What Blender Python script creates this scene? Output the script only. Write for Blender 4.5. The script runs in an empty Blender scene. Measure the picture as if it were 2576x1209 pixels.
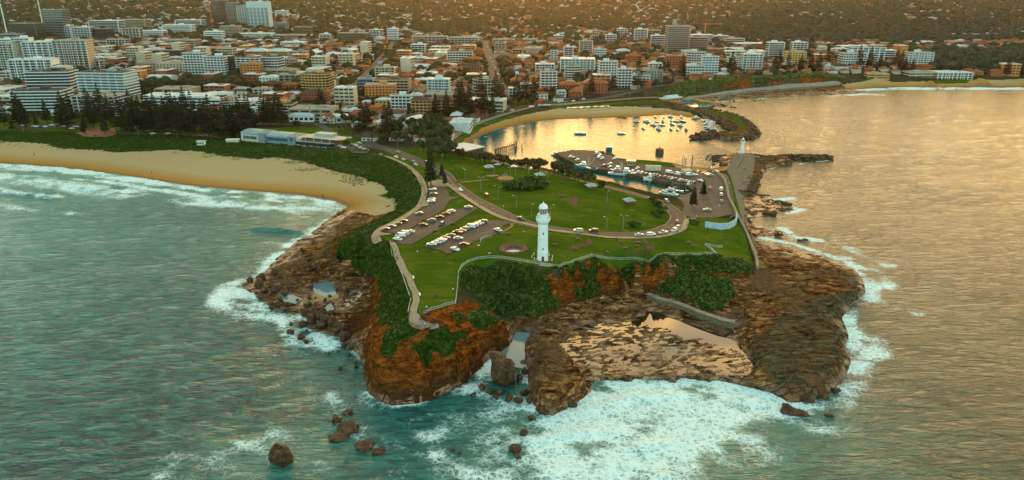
import bpy, math, random
import numpy as np
from mathutils import Vector, Matrix
from mathutils.geometry import delaunay_2d_cdt
random.seed(7); rng=np.random.default_rng(7)
S=bpy.context.scene; C=S.collection
# ---------------- camera, sky, sun, exposure
CAMZ=130.0; TH=math.radians(19.5); F=1839.0; CX=1288.0; CY=604.5; ct,st=math.cos(TH),math.sin(TH)
cd=bpy.data.cameras.new('camera'); cam=bpy.data.objects.new('camera',cd); C.objects.link(cam); S.camera=cam
cam.location=(0,0,CAMZ); cam.rotation_euler=(math.pi/2-TH,0,0); cd.sensor_width=36; cd.lens=36*F/2576; cd.clip_start=1; cd.clip_end=20000
S.view_settings.view_transform='Standard'; S.view_settings.look='None'; S.view_settings.exposure=0.35; S.view_settings.gamma=1.0
SUN_AZ=math.radians(3.0); SUN_EL=math.radians(5.0)
W=bpy.data.worlds.new('World'); S.world=W; W.use_nodes=True
def N(t,ty,**k):
    n=t.nodes.new(ty)
    for a,b in k.items():
        if a=='inp':
            for i,v in b.items(): n.inputs[i].default_value=v
        else: setattr(n,a,b)
    return n
def mth(t,op,a,b=None,c=None,clamp=False):
    n=t.nodes.new('ShaderNodeMath'); n.operation=op; n.use_clamp=clamp
    for i,v in enumerate((a,b,c)):
        if v is None: continue
        if isinstance(v,(int,float)): n.inputs[i].default_value=v
        else: t.links.new(v,n.inputs[i])
    return n.outputs[0]
def mixc(t,f,a,b,mode='MIX'):
    n=t.nodes.new('ShaderNodeMix'); n.data_type='RGBA'; n.blend_type=mode; n.clamp_factor=True
    for i,v in ((0,f),(6,a),(7,b)):
        if isinstance(v,(int,float)): n.inputs[i].default_value=v
        elif isinstance(v,(tuple,list)): n.inputs[i].default_value=(*v,1) if len(v)==3 else v
        else: t.links.new(v,n.inputs[i])
    return n.outputs[2]
def ramp(t,x,stops,interp='LINEAR'):
    n=t.nodes.new('ShaderNodeValToRGB'); n.color_ramp.interpolation=interp; e=n.color_ramp.elements
    while len(e)<len(stops): e.new(0.5)
    for q,(p,c) in zip(e,stops): q.position=p; q.color=(*c,1) if len(c)==3 else c
    t.links.new(x,n.inputs[0]); return n.outputs[0]
def smooth(t,x,a,b):
    n=t.nodes.new('ShaderNodeMapRange'); n.interpolation_type='SMOOTHSTEP'; n.inputs[1].default_value=a; n.inputs[2].default_value=b
    t.links.new(x,n.inputs[0]); return n.outputs[0]
def noise(t,vec,scale,detail=4,rough=.55,dist=0.0,out=0):
    n=t.nodes.new('ShaderNodeTexNoise'); n.inputs['Scale'].default_value=scale; n.inputs['Detail'].default_value=detail
    n.inputs['Roughness'].default_value=rough; n.inputs['Distortion'].default_value=dist
    if vec is not None: t.links.new(vec,n.inputs['Vector'])
    return n.outputs[out]
def mapping(t,vec,scale=(1,1,1),rot=(0,0,0),loc=(0,0,0)):
    n=t.nodes.new('ShaderNodeMapping'); n.inputs['Scale'].default_value=scale; n.inputs['Rotation'].default_value=rot; n.inputs['Location'].default_value=loc
    t.links.new(vec,n.inputs['Vector']); return n.outputs[0]
def build_world():
    t=W.node_tree; t.nodes.clear(); L=t.links.new
    tc=N(t,'ShaderNodeTexCoord'); sep=N(t,'ShaderNodeSeparateXYZ'); L(tc.outputs['Generated'],sep.inputs[0])
    x,y,z=sep.outputs; zc=mth(t,'MAXIMUM',z,0.0)
    sd=(math.sin(SUN_AZ)*math.cos(SUN_EL),math.cos(SUN_AZ)*math.cos(SUN_EL),math.sin(SUN_EL))
    dt=N(t,'ShaderNodeVectorMath',operation='DOT_PRODUCT'); L(tc.outputs['Generated'],dt.inputs[0]); dt.inputs[1].default_value=sd
    d=dt.outputs['Value']
    # west (sunset) factor: 1 toward the sun's azimuth, 0 behind the camera; a little further round to the right
    dw=N(t,'ShaderNodeVectorMath',operation='DOT_PRODUCT'); L(tc.outputs['Generated'],dw.inputs[0]); dw.inputs[1].default_value=(0.46,0.888,0.0)
    west=smooth(t,dw.outputs['Value'],0.48,0.95)
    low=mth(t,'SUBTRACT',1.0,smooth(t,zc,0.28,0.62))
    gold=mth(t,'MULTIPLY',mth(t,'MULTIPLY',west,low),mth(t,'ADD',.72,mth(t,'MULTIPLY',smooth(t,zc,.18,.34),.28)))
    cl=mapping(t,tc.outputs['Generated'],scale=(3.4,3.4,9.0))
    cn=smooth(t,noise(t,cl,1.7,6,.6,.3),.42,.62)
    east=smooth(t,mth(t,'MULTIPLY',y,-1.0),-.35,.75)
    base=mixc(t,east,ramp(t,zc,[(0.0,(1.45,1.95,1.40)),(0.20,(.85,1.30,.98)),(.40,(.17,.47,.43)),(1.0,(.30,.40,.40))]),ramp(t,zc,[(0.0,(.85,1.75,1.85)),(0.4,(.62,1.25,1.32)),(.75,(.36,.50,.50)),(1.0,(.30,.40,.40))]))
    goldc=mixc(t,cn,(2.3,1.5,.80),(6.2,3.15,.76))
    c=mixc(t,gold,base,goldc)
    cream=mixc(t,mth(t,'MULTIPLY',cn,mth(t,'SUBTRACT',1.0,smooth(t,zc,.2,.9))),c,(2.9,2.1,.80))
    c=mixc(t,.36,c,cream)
    glow=mth(t,'POWER',mth(t,'MAXIMUM',d,0.0),9.0)
    g2=mixc(t,1.0,(0,0,0),(.8,.42,.13)); gm=N(t,'ShaderNodeVectorMath',operation='SCALE'); L(g2,gm.inputs[0]); L(glow,gm.inputs['Scale'])
    ad=N(t,'ShaderNodeVectorMath',operation='ADD'); L(c,ad.inputs[0]); L(gm.outputs[0],ad.inputs[1])
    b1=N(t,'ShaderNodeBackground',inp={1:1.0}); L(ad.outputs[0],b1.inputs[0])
    sky=N(t,'ShaderNodeTexSky',sky_type='NISHITA',sun_disc=False,sun_elevation=SUN_EL,sun_rotation=SUN_AZ,altitude=130.0)
    b2=N(t,'ShaderNodeBackground',inp={1:.02}); L(sky.outputs[0],b2.inputs[0])
    a=N(t,'ShaderNodeAddShader'); L(b1.outputs[0],a.inputs[0]); L(b2.outputs[0],a.inputs[1])
    o=N(t,'ShaderNodeOutputWorld'); L(a.outputs[0],o.inputs[0])
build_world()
sl=bpy.data.lights.new('sun','SUN'); sl.energy=1.45; sl.angle=math.radians(24); sl.color=(1.0,.50,.13)
so=bpy.data.objects.new('sun',sl); C.objects.link(so); so.location=(-300,2500,500)
so.rotation_euler=Vector((-math.sin(SUN_AZ)*math.cos(SUN_EL),-math.cos(SUN_AZ)*math.cos(SUN_EL),-math.sin(SUN_EL))).to_track_quat('-Z','Y').to_euler()
S.cycles.use_denoising=True; S.cycles.max_bounces=6; S.cycles.volume_bounces=0
# ---------------- numpy helpers
def vnoise(x,y,seed=0):
    xi=np.floor(x).astype(np.int64); yi=np.floor(y).astype(np.int64); fx=x-xi; fy=y-yi
    fx=fx*fx*(3-2*fx); fy=fy*fy*(3-2*fy)
    def h(a,b):
        n=(a*374761393+b*668265263+seed*1442695041)&0xffffffff
        n=((n^(n>>13))*1274126177)&0xffffffff; n=n^(n>>16)
        return (n&0xffff)/65535.0
    return (h(xi,yi)*(1-fx)+h(xi+1,yi)*fx)*(1-fy)+(h(xi,yi+1)*(1-fx)+h(xi+1,yi+1)*fx)*fy
def fbm(x,y,o=4,seed=0,g=.5):
    s=0;a=1;n=0
    for i in range(o): s=s+a*vnoise(x*2**i+17*i,y*2**i-31*i,seed+i); n+=a; a*=g
    return s/n
def ray(px,py):
    a=(px-CX)/F; b=(CY-py)/F
    return a, ct+b*st, -st+b*ct
def at(px,py,z=0.0):
    a,b,c=ray(px,py); t=(z-CAMZ)/c
    return (a*t,b*t)
def densify(pts,step):
    out=[]
    for p,q in zip(pts[:-1],pts[1:]):
        p=np.array(p,float);q=np.array(q,float); n=max(1,int(np.linalg.norm((q-p)[:2])/step))
        for i in range(n): out.append(p+(q-p)*i/n)
    out.append(np.array(pts[-1],float)); return out
def wl(pts):  # pixel+height list -> world xyz list
    return [(*at(p[0],p[1],p[2]),p[2]) for p in pts]
def inpoly(x,y,poly):
    x=np.asarray(x,float);y=np.asarray(y,float); r=np.zeros(x.shape,bool)
    P=np.array(poly)[:,:2]; mn=P.min(0);mx=P.max(0)
    m=(x>=mn[0])&(x<=mx[0])&(y>=mn[1])&(y<=mx[1])
    if not m.any(): return r
    xs=x[m];ys=y[m]; rr=np.zeros(xs.shape,bool)
    for (x1,y1),(x2,y2) in zip(P,np.roll(P,-1,0)):
        if y1==y2: continue
        c=((y1>ys)!=(y2>ys))&(xs<(x2-x1)*(ys-y1)/(y2-y1)+x1); rr^=c
    r[m]=rr; return r
def dist_poly(x,y,pts,maxd=60.0,closed=False):
    P=np.array(pts)[:,:2]; Q=np.roll(P,-1,0)
    if not closed: P=P[:-1];Q=Q[:-1]
    d=np.full(x.shape,1e9)
    for p,q in zip(P,Q):
        m=(x>min(p[0],q[0])-maxd)&(x<max(p[0],q[0])+maxd)&(y>min(p[1],q[1])-maxd)&(y<max(p[1],q[1])+maxd)
        if not m.any(): continue
        v=q-p; L=v@v+1e-9; xs=x[m]-p[0]; ys=y[m]-p[1]; t=np.clip((xs*v[0]+ys*v[1])/L,0,1)
        d[m]=np.minimum(d[m],np.hypot(xs-t*v[0],ys-t*v[1]))
    return d
# ---------------- the shore and the relief, from lines read off the land
def Lz(Y): return np.interp(Y,[0,600,800,1000,1300,1757,3200,4200,6500],[5,6,8,12,15,20,63,105,260])
Q=2.4
COAST=[(-1500,372,0),(-600,385,0),(-300,393,0),(0,412,0),(90,418,0),(180,425,0),(330,446,0),(470,468,0),(620,481,0),(740,490,0),(830,504,0),(872,520,0),
(850,532,0),(815,560,0),(790,580,0),(745,605,0),(715,635,0),(690,652,0),(668,680,0),(640,705,0),(600,712,0),(612,728,0),(640,745,0),(660,770,0),(700,792,0),(745,790,0),(775,800,0),(757,822,0),(800,838,0),(850,850,0),(880,875,0),(910,905,0),
(918,950,0),(925,985,0),(950,1008,0),(985,1022,0),(1050,1016,0),(1100,1002,0),(1150,978,0),(1185,948,0),(1215,918,0),(1245,893,0),(1283,868,0),(1293,850,0),(1297,838,0),(1332,838,0),(1322,858,0),(1318,885,0),(1322,915,0),
(1328,950,0),(1330,990,0),(1350,1030,0),(1390,1048,0),(1440,1022,0),(1490,985,0),(1476,964,0),(1530,957,0),(1600,955,0),(1660,957,0),(1720,950,0),(1740,938,0),(1790,956,0),(1850,968,0),(1930,987,0),(1965,1003,0),(1985,1018,0),(2045,1010,0),(2090,990,0),(2125,955,0),(2142,915,0),(2128,872,0),(2137,845,0),(2120,800,0),(2145,765,0),(2180,735,0),(2170,700,0),(2150,680,0),(2100,655,0),(2040,635,0),(1960,622,0),(1903,614,0),
(1898,598,0),(1960,594,0),(2015,590,0),(1960,580,0),(1888,570,0),(1882,552,0),(1940,541,0),(1985,530,0),(2003,524,0),(1960,508,0),(1925,495,0),(1885,487,0),
(1898,466,0),(1912,442,0),(1935,425,0),(1985,413,0),(2040,404,0),(2085,399,0),(2083,389,0),(2000,386,0),(1925,391,0),(1900,386,0),(1868,381,0),(1845,387,0),(1790,389,0),(1800,402,0),(1825,418,0),(1790,424,0),(1725,419,0),(1700,411,1.5),(1640,404,Q),(1572,400,Q),(1545,397,Q),(1542,390,Q),(1523,390,Q),(1520,380,Q),(1440,377,Q),(1396,385,Q),(1402,391,Q),(1447,412,Q),(1513,427,Q),(1560,435,Q),(1606,443,Q),(1668,457,Q),(1728,470,Q),(1742,480,Q),(1697,496,Q),(1665,489,1.5),(1624,480,1.5),(1583,470,1.5),(1542,458,1.5),(1489,448,1.2),(1400,429,1.2),(1330,413,1.2),(1255,398,1.5),(1238,384,1.5),(1190,378,.5),
(1178,368,0),(1187,356,0),(1215,340,0),(1262,325,0),(1330,309,0),(1400,301,0),(1500,298,0),(1600,295,0),(1680,289,0),(1720,294,0),(1780,301,0),(1815,313,0),(1838,328,0),(1828,334,0),(1790,335,0),(1748,341,0),(1762,350,0),(1850,353,0),(1897,350,0),(1902,338,0),(1890,316,0),(1850,297,0),(1800,284,0),(1755,273,0),(1735,266,0),(1800,266,0),(1838,268,0),(1800,256,0),(1815,247,0),(1870,244,0),(1960,242,0),(2060,240,0),(2150,238,0),(2190,231,0),(2130,229,0),(2200,222,0),(2300,219.5,0),(2576,219,0),(3400,221,0),(5200,226,0)]
LINES=[ # (pixel x, pixel y, height) lines
[(-900,345,3.5),(0,362,3.5),(150,375,3.5),(300,378,3.5),(450,384,3.5),(560,396,3.5),(650,402,3.5),(720,405,4),(800,425,4),(880,448,4),(950,478,4),(985,510,3),(992,535,3)],
[(-900,330,7),(0,345,7),(200,346,7),(400,351,7),(600,372,7),(700,382,7.5),(850,384,8),(960,393,8),(1030,425,9.3),(1060,452,10.3),(1066,490,11.3),(1045,520,12.2),(990,553,13),(942,583,13.6),(915,600,13.4),(870,612,12)],
[(-900,318,6),(0,331,6),(300,332,6),(600,337,6),(850,347,6),(960,376,7.5)],
[(992,535,3),(930,545,3),(880,572,3),(845,605,3),(800,632,4.5),(790,650,3),(850,668,2),(905,682,3),(930,720,3),(936,760,3),(930,800,4),(922,850,4)],
[(840,618,8),(800,640,6),(870,640,9),(920,650,11)],
[(942,583,13.6),(960,607,15),(988,613,17),(1003,660,18),(1022,712,18),(1036,760,18),(1029,800,18),(1041,823,18),(1073,833,18),(1106,822,18)],
[(940,838,12),(930,880,9),(945,915,10),(990,935,10),(1060,938,10.5),(1130,925,10.5),(1190,888,10.5),(1240,855,10.5),(1272,838,9)],
[(1170,765,15.5),(1215,772,13),(1248,800,11),(1272,838,9)],[(1130,795,16),(1180,800,15),(1190,830,14),(1150,850,14.5),(1100,850,15),(1040,865,14.5),(970,860,13.5)],
[(1147,765,17.8),(1158,700,17.8),(1178,668,18),(1220,654,18),(1260,655,18),(1310,662,18.6),(1370,674,19),(1400,674,19),(1450,660,18.6),(1500,648,18),(1550,655,17.5),(1600,658,17),(1700,647,15.5),(1800,643,13.5)],
[(1168,712,14),(1185,740,12),(1215,760,9),(1245,790,4)],
[(1240,745,7),(1255,800,3),(1290,818,2.5),(1340,818,2.5),(1362,832,2)],
[(1300,720,10),(1350,740,9),(1400,740,8),(1440,735,6)],
[(1375,800,3),(1400,785,3.2),(1440,762,3.5),(1500,745,3.5),(1560,738,3),(1620,739,3)],
[(1440,700,13),(1480,688,13.5),(1530,688,13),(1570,700,10),(1650,694,9),(1750,684,8),(1850,688,6),(1895,690,5)],
[(1460,738,5),(1520,722,5.5),(1580,714,5.5),(1630,708,5.5)],
[(1620,739,3),(1700,770,2.6),(1780,798,2.6),(1868,826,2.6)],
[(1622,742,1.6),(1690,772,.9),(1780,804,.8),(1860,832,.8)],
[(1640,722,5),(1700,700,7),(1780,698,7),(1840,708,6),(1850,745,4),(1790,775,3.3),(1700,740,5)],
[(1890,810,3),(1900,760,3.5),(1925,715,3.5)],
[(1450,800,1.8),(1500,778,2.2),(1570,768,1.6)],[(1660,800,.65),(1750,830,.65),(1850,868,.65)],
[(1600,825,.8),(1520,828,.95),(1450,850,1.2),(1560,880,1.0),(1700,895,.95),(1800,915,.95),(1880,905,.8),(1880,935,1.3)],
[(1500,935,1.7),(1580,935,1.8),(1660,938,1.8),(1800,940,1.6),(1900,962,2),(1960,980,2),(2050,990,2.2)],
[(1340,858,3.5),(1380,835,3.2),(1372,900,5.5),(1345,950,5),(1375,1005,5),(1430,985,4.5),(1465,950,3),(1445,900,3.6)],
[(1345,1018,3.5),(1395,1030,3),(1440,1002,3)],
[(1895,850,4),(1930,900,4.8),(1980,940,5),(2050,955,4.5),(2105,920,4.5),(2110,870,4.5),(2085,820,5),(2000,855,6),(1950,800,4.5),(2050,765,5),(2120,745,4.5),(2160,725,4)],
[(2140,690,3),(2060,675,3.5),(1950,652,3),(1912,640,3)],[(1925,690,3.5),(1965,735,4),(2030,720,4)],
[(1345,640,19),(1365,655,19.2),(1290,628,19),(1230,640,18.6)],[(1100,640,18.5),(1090,700,18.5),(1090,760,18.2)],
[(1200,600,17.5),(1100,590,17),(1000,595,15.8)],[(1260,545,15.8),(1150,560,15),(1060,560,14)],[(1100,500,12.4),(1130,440,10.4),(1050,400,9),(950,362,7.3)],
[(1260,545,15.8),(1400,562,15.6),(1500,588,15.4),(1600,598,14.3),(1690,588,12.5),(1740,560,9)],[(1300,600,18),(1450,610,17.6),(1600,625,16),(1720,622,13.5)],
[(1745,600,11.8),(1800,575,8.5),(1842,572,7)],[(1770,630,12.6),(1850,645,9.5),(1885,668,6)],[(1780,590,10),(1850,600,7.5),(1868,595,6.5)],
[(1200,440,9.5),(1300,455,9.3),(1400,485,9.6),(1500,525,10.5),(1600,560,11)],[(1350,430,7.2),(1500,472,6.5),(1600,500,6.2),(1665,528,6.5),(1672,565,9)],
[(1180,412,8),(1250,415,6),(1130,385,7)],[(1250,406,3.4),(1400,439,3.6),(1500,464,3.9),(1600,489,4.3),(1700,522,5.2),(1745,545,6.5)],
[(1750,500,3.6),(1820,445,3.6),(1828,500,4.6),(1830,548,6),(1780,548,6.2),(1760,520,4.8)],
[(1833,447,3.8),(1852,500,4.6),(1862,560,5.5),(1882,620,5.5),(1903,676,4.5)],[(1868,500,1.6),(1880,560,1.2),(1897,612,2)],
[(1450,395,2.7),(1500,398,2.7),(1600,425,2.8),(1700,440,3),(1780,450,3.2)],[(1560,406,3.6),(1690,415,3.6)],
[(1868,390,4),(1860,412,3.2),(1848,440,2.8),(1882,450,3.5),(1878,475,3)],[(1815,402,1.6),(1840,400,2)],
[(1118,362,4),(1150,336,4.8),(1200,309,5),(1260,291,5.5),(1330,275,6),(1400,262,6.5),(1500,256,7),(1620,252,6.5),(1700,252,4)],
[(1165,358,1.6),(1190,335,1.8),(1270,312,1.6),(1400,289,1.9),(1550,281,1.9),(1650,275,1.9)],
[(1700,262,4),(1780,275,4.3),(1850,292,4.6),(1872,315,4.6),(1868,338,4.4),(1800,341,4.2),(1765,343,3.4)],
[(1900,402,4.4),(1903,430,4),(1888,462,3.5)],[(1905,400,4.4),(1960,399,4.4),(2068,394,4)],
[(1740,246,3.6),(1850,233,4.3),(1950,225,4.7),(2050,217,5),(2112,212,5)],[(1750,226,9),(1850,203,15),(1980,197,16),(2090,193,14),(2135,200,7)],
[(2150,214,2.6),(2576,204,3.2),(3300,201,3.6),(5000,204,4)],[(1780,254,.8),(1850,241,.9),(2000,236,.9),(2100,233,.9)]]
coastw=wl(COAST)
landpoly=[(p[0],p[1]) for p in coastw]+[(9000,coastw[-1][1]),(9000,9000),(-9000,9000),(-9000,coastw[0][1])]
pts=[]; 
for l in [COAST]+LINES:
    w=wl(l); pts+= [tuple(p) for p in densify(w,5.0)]
def near_limit(px): return np.interp(px,[-900,0,900,1100,1400,1700,1760,2130,2200,5000],[312,322,335,300,248,238,190,186,196,190])
gx,gy=np.meshgrid(np.concatenate([np.arange(-6500,-1200,400),np.arange(-1200,1300,70),np.arange(1300,6600,400)]),np.concatenate([np.arange(560,1500,60),np.arange(1500,7000,300)]))
gz=Lz(gy); dn=gy*ct-(gz-CAMZ)*st; ppx=CX+F*gx/dn; ppy=CY-F*(gy*st+(gz-CAMZ)*ct)/dn
ok=(ppy<near_limit(ppx))&inpoly(gx,gy,landpoly)
pts+=list(zip(gx[ok],gy[ok],gz[ok])); pts+=[(-7500,-300,-30),(7500,-300,-30),(7500,7500,260),(-7500,7500,260)]
# thin out doubles
seen=set();pp=[]
for p in pts:
    k=(round(p[0]/1.2),round(p[1]/1.2))
    if k in seen: continue
    seen.add(k);pp.append(p)
r_=delaunay_2d_cdt([Vector((p[0],p[1])) for p in pp],[],[],0,0.01)
tv=np.array([(v.x,v.y) for v in r_[0]]); tz=np.array([pp[o[0]][2] if o else 0 for o in r_[3]])
def axis(lo,hi,fine_lo,fine_hi,st0,gr):
    a=[fine_lo]
    while a[-1]<fine_hi: a.append(a[-1]+st0)
    s=st0
    while a[-1]<hi: s*=gr; a.append(a[-1]+s)
    b=[fine_lo]; s=st0
    while b[-1]>lo: s*=gr; b.append(b[-1]-s)
    return np.array(b[1:][::-1]+a)
AX=axis(-7000,7000,-170,360,0.85,1.025); AY=[150.0]
while AY[-1]<7000: AY.append(AY[-1]+(0.85 if AY[-1]<330 else 0.85+(AY[-1]-330)*.0035))
AY=np.concatenate([[-200,-80,0,60,100,130],np.array(AY)])
def sample_tin(AX,AY):
    Z=np.full((len(AY),len(AX)),-4.0)
    for f in r_[2]:
        a,b,c=f[:3]; P=tv[[a,b,c]]; i0,i1=np.searchsorted(AX,[P[:,0].min(),P[:,0].max()]); j0,j1=np.searchsorted(AY,[P[:,1].min(),P[:,1].max()])
        if i1<=i0 or j1<=j0: continue
        x=AX[i0:i1][None,:];y=AY[j0:j1][:,None]; (x1,y1),(x2,y2),(x3,y3)=P
        D=(y2-y3)*(x1-x3)+(x3-x2)*(y1-y3)
        if abs(D)<1e-9: continue
        u=((y2-y3)*(x-x3)+(x3-x2)*(y-y3))/D; v=((y3-y1)*(x-x3)+(x1-x3)*(y-y3))/D; w=1-u-v
        m=(u>=-1e-6)&(v>=-1e-6)&(w>=-1e-6); z=u*tz[a]+v*tz[b]+w*tz[c]
        Z[j0:j1,i0:i1]=np.where(m,z,Z[j0:j1,i0:i1])
    return Z
GX,GY=np.meshgrid(AX,AY); Z0=sample_tin(AX,AY)
LAND=inpoly(GX,GY,landpoly); CD=dist_poly(GX,GY,coastw,70.0); CD=np.minimum(CD,70)
Z0=np.where(LAND,np.maximum(Z0,0.05),-0.25-np.minimum(CD*.35,9))
HG=Z0.copy()
def H(x,y):
    x=np.asarray(x,float);y=np.asarray(y,float)
    i=np.clip(np.searchsorted(AX,x)-1,0,len(AX)-2); j=np.clip(np.searchsorted(AY,y)-1,0,len(AY)-2)
    u=np.clip((x-AX[i])/(AX[i+1]-AX[i]),0,1); v=np.clip((y-AY[j])/(AY[j+1]-AY[j]),0,1)
    return (HG[j,i]*(1-u)+HG[j,i+1]*u)*(1-v)+(HG[j+1,i]*(1-u)+HG[j+1,i+1]*u)*v
TT=np.concatenate([np.arange(130,700,.4),np.geomspace(700,7200,1500)])
def hit(px,py,wat=-1.0):
    a,b,c=ray(px,py); n=math.sqrt(a*a+b*b+c*c); a/=n;b/=n;c/=n
    h=np.maximum(H(a*TT,b*TT),0.0); d=CAMZ+c*TT-h; k=int(np.argmax(d<0))
    if k==0: return Vector((a*7000,b*7000,0))
    t=TT[k-1]+(TT[k]-TT[k-1])*d[k-1]/(d[k-1]-d[k]+1e-12)
    return Vector((a*t,b*t,float(H(a*t,b*t))))
def hits(l): return [hit(p[0],p[1]) for p in l]
# ---------------- ground classes
def cls(pxpoly,warp=0.0,seed=3,feather=None):
    P=[(v.x,v.y) for v in hits(pxpoly)]
    x=GX;y=GY
    if warp: x=GX+(fbm(GX/5,GY/5,3,seed)-.5)*2*warp; y=GY+(fbm(GX/5,GY/5,3,seed+9)-.5)*2*warp
    return inpoly(x,y,P)
def zc_(x0,y0,X,Y): return ((x0+X/3.0225)/1.5474,(y0+Y/3.0225)/1.5474)
R_HEAD=[(905,515),(985,538),(900,580),(845,610),(860,640),(920,690),(950,740),(935,800),(960,812),(1000,830),(1100,828),(1300,790),(1400,740),(1440,690),(1640,680),(1898,690),(1890,600),(1867,560),(1866,480),(1890,402),(2100,375),(2110,430),(2040,600),(2300,650),(2250,1120),(800,1120),(500,720)]
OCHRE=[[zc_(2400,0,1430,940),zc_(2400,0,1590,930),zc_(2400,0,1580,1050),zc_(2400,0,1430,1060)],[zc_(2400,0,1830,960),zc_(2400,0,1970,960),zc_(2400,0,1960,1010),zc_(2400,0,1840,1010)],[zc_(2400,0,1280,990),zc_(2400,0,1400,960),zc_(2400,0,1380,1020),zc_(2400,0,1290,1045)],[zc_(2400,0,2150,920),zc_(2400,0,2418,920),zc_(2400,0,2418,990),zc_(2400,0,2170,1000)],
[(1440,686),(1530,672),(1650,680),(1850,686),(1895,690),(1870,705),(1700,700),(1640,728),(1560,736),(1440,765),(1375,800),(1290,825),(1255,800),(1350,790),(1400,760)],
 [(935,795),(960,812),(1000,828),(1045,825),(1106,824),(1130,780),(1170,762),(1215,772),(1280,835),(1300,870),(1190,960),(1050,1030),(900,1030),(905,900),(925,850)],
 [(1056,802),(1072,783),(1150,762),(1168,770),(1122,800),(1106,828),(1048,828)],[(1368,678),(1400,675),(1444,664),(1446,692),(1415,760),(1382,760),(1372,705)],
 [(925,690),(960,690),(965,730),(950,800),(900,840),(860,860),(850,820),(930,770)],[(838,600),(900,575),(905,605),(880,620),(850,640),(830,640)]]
SCRUB=[[(-400,325),(0,334),(200,334),(600,338),(860,348),(960,383),(1030,413),(1060,448),(1068,495),(1047,523),(990,556),(930,592),(905,602),(850,625),(840,612),(900,572),(985,541),(1003,510),(962,462),(900,440),(850,430),(760,402),(700,392),(640,396),(560,390),(500,378),(430,374),(300,380),(250,376),(150,370),(100,357),(-400,352)],
 [(843,612),(905,602),(940,612),(986,615),(1002,660),(1021,712),(1035,760),(1028,800),(1040,824),(1060,834),(1000,832),(965,815),(940,790),(950,760),(960,735),(945,700),(920,690),(880,655),(850,640)],
 [(962,832),(1000,825),(1045,838),(1030,858),(1000,870),(985,905),(960,910)],[(1045,872),(1080,845),(1160,828),(1174,850),(1150,880),(1120,896),(1060,906),(1038,892)],
 [(1182,782),(1215,770),(1240,798),(1268,828),(1230,838),(1200,832),(1178,812)],[(1130,790),(1150,785),(1160,810),(1140,815)],
 [(1158,692),(1178,666),(1260,653),(1370,673),(1440,662),(1452,688),(1380,692),(1372,705),(1402,755),(1385,778),(1350,800),(1300,790),(1262,800),(1228,772),(1190,742),(1163,722)],
 [(1400,672),(1450,658),(1500,646),(1600,656),(1700,645),(1805,641),(1862,645),(1892,690),(1850,692),(1800,688),(1700,668),(1650,676),(1600,684),(1540,670),(1480,676),(1440,690),(1410,702)],
 [(1450,732),(1490,704),(1522,724),(1490,746),(1460,758)],[(1648,726),(1700,690),(1760,686),(1838,702),(1852,745),(1805,788),(1740,765)],
 [(1700,252),(1750,232),(1850,212),(1960,204),(2110,200),(2130,190),(1900,185),(1700,215),(1640,240)]]
GRASS=[[(1738,259),(1800,268),(1862,286),(1882,312),(1880,330),(1862,330),(1860,312),(1835,296),(1780,280),(1736,268)],[(962,383),(1100,370),(1160,385),(1250,400),(1500,453),(1740,528),(1760,545),(1868,560),(1884,620),(1896,668),(1870,655),(1800,640),(1700,647),(1600,658),(1500,648),(1400,674),(1370,674),(1260,655),(1180,668),(1158,700),(1147,765),(1068,785),(1045,822),(1029,800),(1036,760),(1003,660),(988,613),(942,583),(1045,520),(1066,490),(1060,452),(1030,425)],
 [(-500,290),(0,296),(560,318),(600,322),(845,322),(900,335),(960,380),(850,350),(600,334),(-500,326)],[(1205,262),(1400,250),(1440,255),(1330,272),(1230,296),(1150,330),(1125,330)],
 [(1560,405),(1600,402),(1690,411),(1700,420),(1560,410)],[(1130,372),(1165,352),(1215,318),(1300,292),(1330,284),(1280,292),(1200,312),(1118,362)],[(1380,268),(1690,255),(1720,262),(1500,268),(1390,273)],
 [(2450,158),(2700,152),(2700,195),(2470,175)],[(1822,440),(1838,446),(1856,500),(1866,560),(1845,560),(1846,500)],[(2330,204),(2440,200),(2440,206),(2330,208)]]
SAND=[[(-900,385),(-900,348),(0,357),(110,361),(150,375),(250,378),(300,384),(440,377),(500,382),(560,394),(640,400),(700,397),(760,406),(850,434),(900,443),(962,466),(1000,510),(985,538),(905,535),(870,530),(740,505),(600,492),(300,450),(0,420)],
 [(1175,376),(1140,372),(1167,354),(1212,322),(1270,302),(1330,287),(1400,274),(1500,269),(1600,268),(1680,273),(1735,284),(1800,320),(1500,320),(1250,345),(1200,380)],
 [(1680,404),(1800,403),(1835,424),(1820,430),(1700,425)],[(2115,214),(2150,208),(2576,199),(5000,196),(5000,240),(2200,228),(2130,222)],[(785,738),(852,738),(855,752),(790,760)]]
PAVE=[[(1828,428),(1850,385),(1884,384),(1900,400),(1894,440),(1878,480),(1868,500),(1880,560),(1868,560),(1840,450)]]
ROCKX=[[(1690,255),(1760,262),(1900,300),(1920,360),(1740,360),(1735,338),(1815,330),(1760,285),(1700,272)],[(1540,276),(1640,264),(1640,285),(1560,292)],[(1775,385),(1860,388),(1852,415),(1820,422),(1795,410)],[(1690,248),(1850,236),(2100,218),(2130,214),(2230,235),(1800,262),(1700,262)]]
a_sand=np.zeros(GX.shape,np.float32);a_rock=a_sand.copy();a_scrub=a_sand.copy();a_grass=a_sand.copy();a_pave=a_sand.copy();a_och=a_sand.copy()
ALL=[a_sand,a_rock,a_scrub,a_grass,a_pave,a_och]
def put(arr,m):
    for o in ALL: o[m]=0
    arr[m]=1
put(a_rock,cls(R_HEAD))
for p in ROCKX: put(a_rock,cls(p,1.5))
for i,p in enumerate(SAND): put(a_sand,cls(p,1.2,20+i))
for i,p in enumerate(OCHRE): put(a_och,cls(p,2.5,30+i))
for i,p in enumerate(SCRUB): put(a_scrub,cls(p,3.2 if i else 9.0,40+i))
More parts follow.
